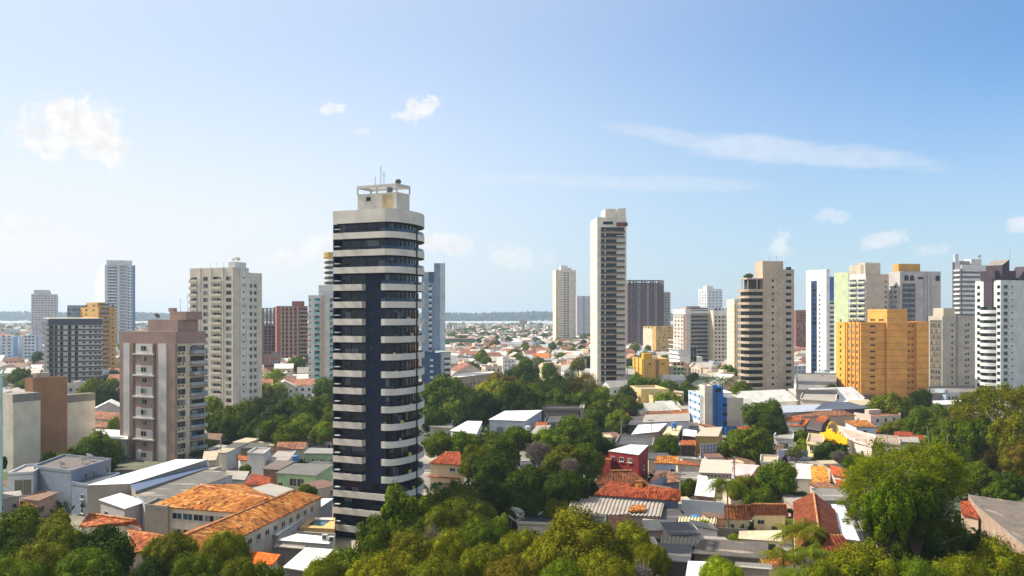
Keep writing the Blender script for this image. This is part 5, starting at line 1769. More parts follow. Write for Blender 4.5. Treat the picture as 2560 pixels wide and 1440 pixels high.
# --- right of centre
hr = house('house', 'dark red cubic house with a white sheet roof', [(1520, 1127), (1597, 1137)], [(1575, 1111), (1621, 1113)], 7.4, 7.9, 'shed', sheet('#dad6d0', stain=.2), WW('#8c2a28', .25), [('n', [.15, .45, .72], 1.1, .8, 5.4, GLC), ('r', [.5], 1.2, 1.0, 3)], over=.1)
house('house', 'lower dark red block with an orange edged terrace at the corner of the red house', [(1500, 1152), (1526, 1156)], [(1514, 1140), (1540, 1141)], 5.6, 5.6, 'flat', TER, WW('#7c2626', .25), over=.02)
house('house', 'brown hipped roof with mossy ridges below the red house', [(1478, 1210), (1632, 1214)], [(1526, 1176), (1580, 1176)], 4.4, 7.0, 'hip', BRN, WW('#b8a690'))
house('house', 'long bright orange tiled roof with a hipped left end, in front of the brown hip', [(1482, 1236), (1702, 1252)], [(1526, 1203), (1702, 1224)], 5.2, 7.0, 'shed', RED, WW('#5f6a80', .35), [('n', [.12, .22], .9, 1.0, 4.0)])
house('house', 'small bright orange hipped dormer roof behind the long orange one', [(1570, 1216), (1626, 1218)], [(1588, 1203), (1606, 1203)], 6.6, 7.8, 'hip', TERB, WW('#c9a070'))
corrugated('shed', 'wide pale ribbed concrete roof with streaks and a white left edge', [(1414, 1284), (1652, 1292)], [(1434, 1240), (1662, 1252)], 3.9, 4.6, sheet('#a0968a', stain=.7, rough=.85), WW('#a3988a'))
house('house', 'dark navy flat roof with white satellite dishes behind the big olive tree', [(1292, 1310), (1512, 1318)], [(1318, 1280), (1516, 1292)], 4.1, 4.3, 'flat', NAV, WW('#cdbfa8', .5), [('n', [.22], 1.0, 1.3, 1.8)], over=.1)
house('house', 'rusty brown patched roof beside the navy flat roof', [(1518, 1330), (1580, 1322)], [(1522, 1288), (1576, 1284)], 3.6, 4.6, 'shed', OLD, brick('#8a4a34', '#8e8074'))
house('house', 'round edged orange tile canopy in front of the ribbed concrete roof', [(1570, 1276), (1612, 1276)], [(1580, 1262), (1614, 1262)], 4.6, 5.0, 'shed', TERB, WW('#6b4a38'), thick=.3)
house('shed', 'pinkish grey lean-to with a plank wall below the ribbed roof', [(1608, 1310), (1653, 1306)], [(1606, 1292), (1652, 1288)], 3.2, 3.6, 'shed', sheet('#b8a494', stain=.3), WW('#b59a90', .4), cat='shed')
house('house', 'yard house with a blue tank and a low white roof, left of the palm', [(1736, 1238), (1786, 1243)], [(1744, 1198), (1792, 1197)], 4.4, 5.2, 'shed', WHT, WW('#b98a6c'))
wallrun('white_wall', 'tall white wall facing the yard between the orange roof and the palm', [(1704, 1248), (1810, 1256)], 0, 4.4, WW('#c9ced6', .2))
corrugated('shed', 'short pale ribs roofing a low shed with a pink door, in the green yard', [(1694, 1309), (1790, 1311)], [(1698, 1293), (1792, 1296)], 2.8, 3.3, sheet('#cfc19a', stain=.3, rough=.8), WW('#bdb7aa'), .55, .2)
house('house', 'cream house under a mottled brown orange roof, with two slit windows', [(1808, 1297), (1880, 1297)], [(1812, 1263), (1877, 1263)], 3.5, 5.6, 'gable', tiles('#9a5a38', '#c08048', '#6a4030'), WW('#d8c49c', .3), [('n', [.3, .72], .5, 1.6, .9)])
house('house', 'pale yellow house under a smooth brown roof, with a dark door', [(1878, 1286), (1970, 1286)], [(1878, 1259), (1966, 1261)], 4.4, 6.2, 'gable', tiles('#8a5236', '#9c6244', '#6c402c', 1.5), WW('#d8c290', .2), [('n', [.22, ], 1.1, .7, 2.7), ('n', [.15, .37], 1.0, .6, .9)], doors=[('n', .66, 1.1, 2.3, '#4a3a30')])
house('shed', 'weathered pale sheet lean-to beside the acai palms', [(1846, 1346), (1956, 1354)], [(1848, 1327), (1954, 1325)], 2.8, 3.4, 'shed', sheet('#c9b89a', stain=.5, rough=.8), WW('#c9bda4'), doors=[('n', .8, 1.2, 2.2, '#171412')], cat='shed')
house('shed', 'long dark grey timber coloured roof across the bottom, before the pale lean-to', [(1728, 1382), (1918, 1396)], [(1754, 1346), (1918, 1356)], 3.0, 3.9, 'shed', sheet('#5f5852', stain=.6, rough=.9, old='#8d8070'), WW('#6b6258'), cat='shed')
house('shed', 'dark low sheds with patched roofs at the bottom, left of the long dark roof', [(1640, 1398), (1726, 1404)], [(1644, 1358), (1732, 1362)], 2.8, 3.4, 'shed', DGR, WW('#4c4846'), cat='shed')
corrugated('shed', 'row of dark and pale ribs along the back of the dark low sheds', [(1650, 1360), (1740, 1368)], [(1652, 1340), (1742, 1348)], 3.0, 3.5, sheet('#8d8474', stain=.5, rough=.8), WW('#4f4a46'), .6, .22)
house('house', 'beige boarded wall house at the bottom edge before the dark roof', [(1836, 1416), (1930, 1424)], [(1838, 1404), (1930, 1410)], 4.2, 4.3, 'shed', GRY, WW('#a89a8c', .6), [('n', [.7], 1.6, .9, 2.2, plain('#8d8278'))])
house('house', 'white flat roof corner at the bottom edge beside the bright bush tree', [(1714, 1440), (1790, 1446)], [(1720, 1402), (1780, 1404)], 3.6, 3.9, 'shed', sheet('#cfd0d0', stain=.1), WW('#8d8a86'))
wallrun('garden_wall', 'mossy grey wall under the cream house', [(1788, 1318), (1870, 1322)], 0, 2.2, WW('#7d7870', .9))
wallrun('garden_wall', 'dark mossy wall along the yellow house yard', [(1866, 1324), (1960, 1326)], 0, 1.6, WW('#6d6860', .9))

house('house', 'orange tiled house with a pale blue wall right of the red house', [(1634, 1157), (1693, 1159)], [(1644, 1139), (1694, 1140)], 5.0, 6.2, 'shed', TERB, WW('#b4bfd0', .25), [('n', [.85], .8, 1, 2.6)])
house('house', 'small house with a peach tiled roof in the shadow of the red house', [(1624, 1202), (1664, 1190)], [(1640, 1186), (1668, 1178)], 4.6, 5.4, 'shed', tiles('#d09a70', '#e0b48c', '#a06a48'), WW('#9ba4b2'))
house('house', 'brown tiled stub roof beside the grey concrete columns', [(1668, 1206), (1700, 1204)], [(1672, 1186), (1698, 1184)], 4.2, 5.0, 'gable', OLD, WW('#6f7686'))
house('house', 'grey beige sheet roof with a row of vent holes, centre right', [(1747, 1181), (1830, 1184)], [(1754, 1148), (1833, 1150)], 4.2, 6.4, 'shed', sheet('#bdb2a2', stain=.15, per=2.0), WW('#c9c0b2'), [('n', [.12 + .13 * i for i in range(7)], .5, .35, 3.3)])
house('house', 'faded pink sheet roof beside the grey beige one', [(1830, 1186), (1872, 1196)], [(1838, 1158), (1899, 1163)], 4.2, 6.0, 'shed', sheet('#d0a8a4', stain=.15, per=2.0), WW('#b98a6a'))
house('house', 'small white roofed porch below the grey beige roof', [(1742, 1196), (1770, 1198)], [(1744, 1188), (1768, 1190)], 4.2, 4.4, 'shed', WHT, WW('#c9986a'))
house('house', 'white gabled sheet roof behind the bushy round tree', [(1578, 1086), (1646, 1079)], [(1596, 1062), (1668, 1058)], 5.2, 6.2, 'shed', sheet('#d9dde4', stain=.1), WW('#9b948a'), [('n', [.2, .35, .5, .65, .8], .9, 1.0, 2.6)])
house('house', 'sand coloured flat roof beside the white gable, with a brown side wall', [(1656, 1086), (1694, 1089)], [(1671, 1066), (1706, 1064)], 5.2, 5.6, 'shed', sheet('#c9b68e', stain=.2), WW('#9b7c62'), over=.1)
house('house', 'ochre fronted shop with a beige roof before the white and blue block', [(1738, 1090), (1796, 1091)], [(1757, 1069), (1806, 1067)], 5.4, 5.8, 'shed', sheet('#b9ab94', stain=.25), WW('#b2935a', .25), over=.1)
house('house', 'brown shadowed shop with an orange tile awning next to the ochre shop', [(1700, 1112), (1740, 1114)], [(1702, 1100), (1740, 1100)], 3.4, 4.2, 'shed', TER, WW('#4c403a'))
house('house', 'white lean-to roof at the foot of the blue striped wall', [(1706, 1088), (1742, 1092)], [(1706, 1072), (1742, 1076)], 4.4, 4.8, 'shed', WHT, WW('#5f4c44'))
house('house', 'long dark shopfront roof with a pale concrete edge above the red house', [(1538, 1112), (1632, 1116)], [(1548, 1090), (1636, 1094)], 4.4, 4.8, 'flat', DGR, WW('#a49a8e', .5))
house('warehouse', 'pale blue white warehouse with a cream edged roof behind the gables', [(1606, 1056), (1724, 1052)], [(1612, 1037), (1724, 1033)], 6.0, 6.6, 'shed', LGR, WW('#c3c9d2', .3), cat='warehouse')
house('shed', 'dark slate gabled shed left of the pale warehouse', [(1570, 1061), (1606, 1062)], [(1580, 1042), (1606, 1042)], 5.0, 6.2, 'shed', DGR, WW('#3c3e42'), cat='shed')
house('house', 'low orange roofed strip between the villa and the blue striped block', [(1680, 1036), (1722, 1034)], [(1684, 1028), (1722, 1026)], 5.0, 5.6, 'shed', TER, WW('#c3c9d2'))
house('house', 'broken dark tile roof in front of the cream villa', [(1606, 1038), (1690, 1036)], [(1608, 1028), (1690, 1026)], 4.4, 5.6, 'shed', OLD, WW('#8a7f76'))

# shops at right of the big dark tree
house('house', 'white house with a bright orange tile roof by the big dark tree', [(1964, 1051), (1998, 1054)], [(1974, 1041), (2008, 1041)], 6.4, 7.2, 'shed', TER, WW('#d2d6da'), [('n', [.5], 1, 1, 3)])
house('house', 'brown orange tiled house with a cream gable, next to the bright orange one', [(1972, 1063), (2010, 1065)], [(1998, 1046), (2026, 1047)], 5.2, 6.4, 'shed', tiles('#b4602e', '#c87c40', '#7a4024'), WW('#d8d0c4'), [('n', [.5], 1.6, .8, 2.4)])
house('house', 'dark walled house with an orange tile roof behind the yellow sign', [(2036, 1053), (2060, 1056)], [(2048, 1040), (2076, 1041)], 6.2, 7.2, 'shed', TER, WW('#4a403c'))
house('house', 'dark brown gable between the two orange roofs', [(2016, 1070), (2052, 1076)], [(2024, 1054), (2058, 1058)], 5.4, 6.2, 'gable', sheet('#54443c'), WW('#3c3430'))
house('house', 'mottled red brown hall roof behind the orange tiled houses', [(1966, 1043), (2140, 1038)], [(2010, 1028), (2110, 1026)], 5.6, 7.0, 'gable', OLD, WW('#b9a08e'), cat='hall')
house('warehouse', 'broad pale blue grey warehouse roof below the beige tower', [(1952, 1032), (2080, 1026)], [(1956, 1014), (2076, 1010)], 7.0, 7.6, 'shed', sheet('#a3a9b4', stain=.3), WW('#bdb6b0'), cat='warehouse')
house('warehouse', 'dark slate warehouse slope beside the blue grey one', [(2034, 1026), (2178, 1020)], [(2056, 1008), (2120, 1004)], 7.0, 8.6, 'gable', sheet('#565a66', stain=.3), WW('#4a4450'), cat='warehouse')
house('house', 'cream terrace house with round white arches before the orange block', [(2000, 998), (2090, 1004)], [(2010, 976), (2094, 980)], 7.5, 7.8, 'flat', LGR, WW('#d8cdc0'), [('n', [.55, .8], 2.0, 2.2, 3.6)])
house('house', 'long white awning roof in front of the orange block', [(2000, 1014), (2166, 1010)], [(2010, 1000), (2160, 996)], 5.0, 5.4, 'shed', sheet('#d8dcd8', stain=.15), WW('#c9b48c'))
house('house', 'tan roof corner at the foot of the orange block', [(2122, 1014), (2190, 1012)], [(2120, 1000), (2170, 998)], 6.0, 6.4, 'shed', BGE, WW('#b0a08a'))
house('house', 'white corner house with an orange tile roof, right of the yellow arch', [(2140, 1066), (2192, 1068)], [(2110, 1052), (2166, 1050)], 6.2, 7.0, 'shed', TERB, WW('#ced4de'), [('n', [.45], .9, 1.0, 4.0)])
house('house', 'pink and white shop row with a stepped terrace roof, beside the yellow sign', [(2122, 1100), (2180, 1118)], [(2092, 1066), (2190, 1092)], 5.6, 5.8, 'flat', sheet('#bba690'), WW('#d8c2b6', .3), [('n', [.25, .6], 1.4, 1.6, 2.2, GLC)])
house('house', 'cream and grey corner shop with a brown roof behind the light leafy tree', [(2176, 1104), (2252, 1112)], [(2160, 1086), (2248, 1094)], 5.4, 5.7, 'flat', sheet('#a08a70'), WW('#b3a69a', .4), [('n', [.3], 1.0, 1.6, 2.2)])
house('house', 'low white roofed stall near the light leafy tree top', [(2236, 1104), (2300, 1106)], [(2230, 1092), (2294, 1092)], 5.2, 5.5, 'shed', LGR, WW('#d6cfc2'))
house('house', 'small red tiled roof at the wood edge', [(2234, 1090), (2280, 1092)], [(2236, 1078), (2282, 1080)], 4.8, 5.6, 'shed', RED, WW('#8d97a6'))
house('house', 'second red tiled roof at the wood edge, farther right', [(2276, 1098), (2312, 1100)], [(2276, 1088), (2310, 1088)], 4.8, 5.6, 'shed', RED, WW('#8a8078'))
house('house', 'cream yellow two storey house with a dark balcony under the yellow sign', [(2016, 1108), (2060, 1116)], [(2022, 1086), (2060, 1090)], 5.6, 5.8, 'flat', sheet('#b39a80'), WW('#d8c890', .25), [('n', [.3, .7], 1.4, 1.2, 3.8), ('n', [.3, .7], 1.0, 1.6, .6)])
house('house', 'white fronted shop with a curved gable, below the orange tiled houses', [(1934, 1094), (1984, 1098)], [(1944, 1078), (1984, 1080)], 5.0, 5.4, 'flat', LGR, WW('#d3d2ce'), [('n', [.3, .6], 1.4, 1.6, 2.0)])
house('house', 'long pale parapet house behind the palm, below the billboard', [(1900, 1158), (1944, 1160)], [(1902, 1140), (1946, 1142)], 4.6, 4.8, 'flat', BGE, WW('#cdc4b6'))
house('house', 'pale stained flat roofed house before the billboard', [(1984, 1196), (2034, 1198)], [(1990, 1158), (2032, 1160)], 4.2, 4.6, 'shed', sheet('#cfc9be', stain=.6), WW('#d6d2cc'))
house('house', 'golden mottled tile roof strip beside the stained flat roof', [(2030, 1212), (2076, 1212)], [(2026, 1163), (2066, 1165)], 3.8, 5.6, 'shed', tiles('#c8862e', '#dca850', '#8a5420'), WW('#c9bba6'))
house('house', 'pair of bright orange eaves with white walls at the edge of the light tree', [(2078, 1184), (2122, 1196)], [(2074, 1160), (2118, 1174)], 5.2, 6.2, 'shed', tiles('#b4542a', '#c87240', '#803818', 1.4, .9), WW('#d0c0b4'), [('n', [.6], .9, .9, 2)])
house('house', 'lower orange eave below the bright pair', [(2092, 1214), (2130, 1218)], [(2088, 1198), (2128, 1200)], 3.6, 4.4, 'shed', tiles('#b4542a', '#c87240', '#803818', 1.4, .9), WW('#b3a69a'))
# the chapel-like roof running towards us
house('house', 'tall red brown hipped roof seen end on, its right slope in shade, with white walls', [(1988, 1376), (1982, 1254)], [(2047, 1322), (2034, 1230)], 5.0, 7.5, 'hip', tiles('#8a4428', '#a05a38', '#5c2c18', 1.4, .72), WW('#d8d2c6'))
house('house', 'low red brown hipped porch roof joined to the near end of the tall one', [(2044, 1380), (2138, 1376)], [(2074, 1338), (2108, 1339)], 4.6, 6.2, 'hip', tiles('#8a4428', '#a05a38', '#5c2c18', 1.2, .72), WW('#bdb4a6'))
house('house', 'white walled side wing right of the tall red brown roof', [(2106, 1346), (2150, 1352)], [(2078, 1260), (2110, 1262)], 4.4, 4.6, 'shed', sheet('#d6d6d6', stain=.2), WW('#d2cabc'))
house('shed', 'low grey sheet roof behind the tall red brown roof', [(2040, 1250), (2122, 1252)], [(2030, 1220), (2130, 1222)], 3.6, 4.2, 'shed', GRY, WW('#8d8882'), cat='shed')
house('house', 'terracotta roof peeping from behind the corrugated factory at the right', [(2404, 1284), (2448, 1296)], [(2400, 1252), (2436, 1252)], 4.4, 5.6, 'shed', RED, WW('#b39a86'))
house('factory', 'weathered brown grey corrugated factory roof with a stained brick side wall', [(2440, 1262), (2590, 1388)], [(2420, 1236), (2600, 1262)], 6.0, 6.6, 'shed', sheet('#6f655a', stain=.6, rough=.9, per=1.2, seam=.3, old='#85796a'), brick('#9a7a62', '#a89a88'), cat='industrial building', over=.1)
house('hall', 'long white roof strip half hidden behind the spreading bare branched tree', [(2318, 1012), (2420, 1010)], [(2320, 1002), (2424, 1000)], 6, 6.5, 'shed', sheet('#dcdad4', stain=.1), WW('#a49a90'), cat='hall')
house('hall', 'grey low hall with a murky front between the beige tower and the orange block', [(1990, 976), (2090, 978)], [(1990, 934), (2092, 936)], 9, 9.4, 'flat', GRY, WW('#8f8d8c', .9), [('n', [.75], 10, 1.6, 6)], cat='hall')
house('hall', 'plain grey plinth building under the grey beige block', [(2320, 986), (2440, 982)], [(2322, 968), (2440, 966)], 6, 6.4, 'flat', GRY, WW('#8a8584', .6), cat='hall')
house('hall', 'small white hall behind the golden yellow block, by the slim white tower', [(1566, 938), (1586, 938)], [(1566, 922), (1586, 922)], 8, 8.4, 'flat', LGR, WW('#c9c4bc'), cat='hall')
house('office_building', 'long curved pale building with a flat white roof edge beyond the park trees', [(1122, 948), (1228, 936)], [(1140, 932), (1240, 928)], 8.5, 8.8, 'flat', sheet('#d8d2c6', stain=.15), WW('#a8967e', .4), [('n', [.1 + .1 * i for i in range(9)], 2, 1.5, 4)], cat='building')

# --- signs
v = P(2004, 1152, 2.5)
a, b2 = P(1944, 1153, 3.2), P(2020, 1153, 3.2)
root = empty('billboard', (a.x, a.y, 0), 'pale lilac billboard with a red flower figure and a dark red foot band', 'billboard')
wd, ht = (b2 - a).length, 4.4
MB().box(0, wd, 0, .2, 1.6, 1.6 + ht).build('board', plain('#b9b8d4'), root)
MB().box(0, wd, -.03, -.002, 1.6, 2.5).build('foot_band', plain('#5c1c30'), root)
mb = MB()
for k in range(7):
    an = k * .9
    mb.tube([(1.7 + .5 * math.cos(an), -.02, 3.4 + .55 * math.sin(an)), (1.7 + .5 * math.cos(an), -.004, 3.4 + .55 * math.sin(an))], .42, 8)
mb.build('red_flower', plain('#8c1c3c'), root)
MB().tube([(2.0, -.02, 4.4), (2.0, -.004, 4.4)], .42, 10).build('dark_spot', plain('#3c3c6a'), root)
for k in range(4): MB().box(.4 + k * wd / 3.6, .6 + k * wd / 3.6, .2, .4, 0, 5.4).build('post', plain('#5c5854'), root)
a, b2 = P(1752, 1142, 3.4), P(1795, 1139, 3.4)
root = empty('billboard', (a.x, a.y, 0), 'back of a grey billboard with a dark steel grid, in front of the ochre shop', 'billboard', None, math.atan2((b2 - a).y, (b2 - a).x))
wd = (b2 - a).length
MB().box(0, wd, 0, .12, 3.0, 6.6).build('board', plain('#a9acb4'), root)
for k in range(6): MB().box(.1 + (wd - .3) * k / 5, .18 + (wd - .3) * k / 5, -.12, -.002, .02, 6.6).build('grid_post', plain('#4a4c58'), root)
for k in range(4): MB().box(0, wd, -.16, -.122, 3.3 + k * .95, 3.38 + k * .95).build('grid_rail', plain('#4a4c58'), root)
a, b2 = P(2053, 1090, 5.4), P(2122, 1112, 4.6)
b2.z = a.z
root = empty('shop_sign', (a.x, a.y, 0), 'bright yellow shop sign fascia with an orange flower, under the yellow arch', 'sign', None, math.atan2((b2 - a).y, (b2 - a).x))
wd = (b2 - a).length
yl = plain('#e8b80c', .5)
mb = MB()
for k in range(11):
    x0, x1 = wd * k / 11, wd * (k + 1) / 11
    mb.box(x0, x1, -.5, 0, 4.4, 6.4 + [.0, .2, .5, 1.4, 1.7, .9, .5, 1.3, .6, .2, 0][k])
mb.build('fascia', yl, root)
for k in range(5): MB().tube([(wd * .52 + .6 * math.cos(k * 1.26), -.6, 3.9 + .6 * math.sin(k * 1.26)), (wd * .52 + .6 * math.cos(k * 1.26), -.5, 3.9 + .6 * math.sin(k * 1.26))], .42, 8).build('orange_flower', plain('#d06818'), root)
MB().box(0, wd, .002, 3.0, 0, 6.0).build('shop_wall', WW('#c8c4c0'), root)
for k in range(3): MB().box(.6 + k * wd / 3, wd / 3 - .6 + k * wd / 3, -.08, -.001, .4, 3.6).build('shop_window', GLC, root)
ac = P(2081, 1062, 8.0)
mb = MB()
mb.tube([(1.9 * math.cos(math.pi * k / 14), 0, 5.5 + 2.6 * math.sin(math.pi * k / 14) * 1.25) for k in range(15)], .26, 6)
mb.tube([(1.9, 0, 0), (1.9, 0, 5.5)], .26, 6); mb.tube([(-1.9, 0, 0), (-1.9, 0, 5.5)], .26, 6)
tag(mb.build('sign_arch', yl, None, (ac.x, ac.y, 0), .3), 'tall thin yellow arch rising behind the yellow shop sign', 'sign')

# --- dishes, tanks, poles, cars
for px, py, z, r, lab, az in ((1292, 1282, 5.4, 1.25, 'largest white dish at the corner of the navy flat roof', 150), (1297, 1294, 5.0, 1.1, 'white dish just below the largest on the navy flat roof', 120),
                              (1278, 1300, 4.6, 1.1, 'white dish hanging lowest at the edge of the navy flat roof', 100), (1352, 1286, 5.4, .7, 'small white dish standing alone on the navy flat roof', 240),
                              (1404, 1290, 5.4, .8, 'pale mesh dish on the right half of the navy flat roof', 60), (206, 1148, 9.2, .9, 'white dish at the back edge of the bluish grey house roof, nearer its left end', 160),
                              (224, 1142, 9.2, .9, 'white dish near the back right corner of the bluish grey house roof', 160), (152, 1160, 9.0, .8, 'dish on the white facade roof beside the bluish grey house', 160)):
    v = P(px, py, z); dish(v.x, v.y, z - r * 1.15, r, lab, az)
for px, py, z, lab in ((1320, 1066, 6.0, 'grey round water tank right of the bright white hall'), (738, 1140, 5.4, 'blue water tank on the roofs near the farther green house'), (1738, 1290, 3.4, 'pale blue water tank by the white yard wall'), (1685, 1058, 7.5, 'dark blue water tank on a stand by the sand coloured roof')):
    v = P(px, py, z)
    root = empty('water_tank', (v.x, v.y, 0), lab, 'water tank')
    cm = plain('#3f72a8' if 'blue' in lab else '#b9bab8')
    cyl(MB(), 0, 0, .85, z - 1.4, z, 14).build('tank', cm, root); cyl(MB(), 0, 0, .9, z, z + .2, 14, r2=.5).build('lid', cm, root)
    mb = MB()
    for sx_ in (-.5, .5):
        for sy_ in (-.5, .5): mb.box(sx_ - .06, sx_ + .06, sy_ - .06, sy_ + .06, 0, z - 1.4)
    mb.build('stand', plain('#6a645c'), root)


def pole(px, py, z, lab, arm=True):
    v = P(px, py, z)
    root = empty('utility_pole', (v.x, v.y, 0), lab, 'utility pole', 'concrete utility poles')
    cyl(MB(), 0, 0, .17, 0, z, 7, r2=.11).build('post', plain('#9b968c'), root)
    MB().box(-1.1, 1.1, -.07, .07, z - .7, z - .55).box(-.8, .8, -.06, .06, z - 1.5, z - 1.38).build('crossarm', plain('#6d675f'), root)
    if arm: MB().tube([(0, 0, z - 2), (.7, 0, z - 1.5), (1.6, 0, z - 1.4)], .05, 5).build('lamp_arm', plain('#85827c'), root)


for i, (px, py, lab) in enumerate(((1553, 1050, 'concrete utility pole at the street crossing by the dark slate shed'), (643, 1072, 'concrete utility pole by the pale street wall under the dark trees'), (552, 1086, 'concrete utility pole nearest the mauve tower'), (1836, 1140, 'concrete utility pole beside the grey beige roof'), (1628, 1046, 'concrete utility pole before the pale warehouse'), (1700, 1178, 'thin concrete pole by the brown stub roof'), (1950, 1094, 'concrete utility pole by the white fronted shop'))):
    pole(px, py, 9.0, lab)


def car(px, py, lab, col, az):
    v = P(px, py, .8)
    root = empty('parked_car', (v.x, v.y, .05), lab, 'car', 'cars along the street', R(az))
    mb = MB()
    prof = [(-2.1, .3), (2.1, .3), (2.15, .75), (1.25, .88), (.7, 1.42), (-1.1, 1.45), (-1.9, .95), (-2.12, .85)]
    for y in (-.85, .85): mb.poly([(x, y, z) for x, z in (prof if y < 0 else prof[::-1])])
    for (a_, b_) in zip(prof, prof[1:] + prof[:1]): mb.poly([(a_[0], -.85, a_[1]), (a_[0], .85, a_[1]), (b_[0], .85, b_[1]), (b_[0], -.85, b_[1])])
    mb.build('body', plain(col, .3), root)
    mb = MB()
    for y in (-.86, .86): mb.poly([(1.1, y, .9), (.65, y, 1.36), (-1.05, y, 1.38), (-1.55, y, .98)])
    mb.poly([(1.27, -.7, .9), (1.27, .7, .9), (.74, .65, 1.41), (.74, -.65, 1.41)]); mb.poly([(-1.93, .7, .98), (-1.93, -.7, .98), (-1.15, -.65, 1.44), (-1.15, .65, 1.44)])
    mb.build('window', GLD, root)
    for x in (-1.3, 1.3):
        for y in (-.8, .8): MB().tube([(x, y - .12, .33), (x, y + .12, .33)], .33, 10).build('wheel', plain('#17171a'), root)
    return root


for px, py, lab, col, az in ((1522, 1064, 'white car crossing the street gap by the tall green tree', '#d8d8d8', 10), (1508, 1078, 'dark car at the street gap below the white car', '#2a2c30', 20), (1545, 1092, 'silver car beside the dark slate shed', '#a8aaac', 80), (1498, 1052, 'red car half under the tall green tree', '#8c1c1c', 10), (1566, 1096, 'white van like car behind the long dark shopfront', '#d0d0cc', 70)):
    car(px, py, lab, col, az)
# lattice mast far away and a shrub yard
v = Vector((X(1335, 700), 700))
mb = MB()
for s1 in (-1, 1):
    for s2 in (-1, 1): mb.tube([(s1 * 1.1, s2 * 1.1, 0), (s1 * .3, s2 * .3, Zf(826, 700))], .18, 4)
for k in range(9):
    z = 1 + k * 3; r_ = 1.1 - .8 * z / 28
    mb.box(-r_, r_, -r_ - .05, -r_ + .05, z, z + .15); mb.tube([(-r_, -r_, z), (r_, -r_, z + 3)], .08, 4)
tag(mb.build('lattice_mast', plain('#5c5558'), None, (v.x, v.y, 0)), 'thin dark lattice mast rising over the far roofs', 'mast')
v = Vector((X(1308, 1750), 1750))
root = empty('water_tower', (v.x, v.y, 0), 'tall concrete water tower with a flared square tank, in the far district', 'water tower')
Ht = Zf(800, 1750)
MB().box(-2.6, 2.6, -2.6, 2.6, 0, Ht - 8).build('shaft', WW('#a39f98'), root)
MB().prism([(-7, -7), (7, -7), (7, 7), (-7, 7)], Ht - 8, Ht).build('tank', WW('#9a9a94'), root)
mb = MB().poly([(p[0], p[1], .03) for p in [(P(*q, 0).x, P(*q, 0).y) for q in ((1655, 1352), (1800, 1352), (1800, 1318), (1664, 1318))]])
o = mb.build('yard_grass', sheet('#3f6a1e', stain=.5, rough=.95)); o['kind'] = 'stuff'; o['label'] = 'green grass of the yard below the grey blue wall'


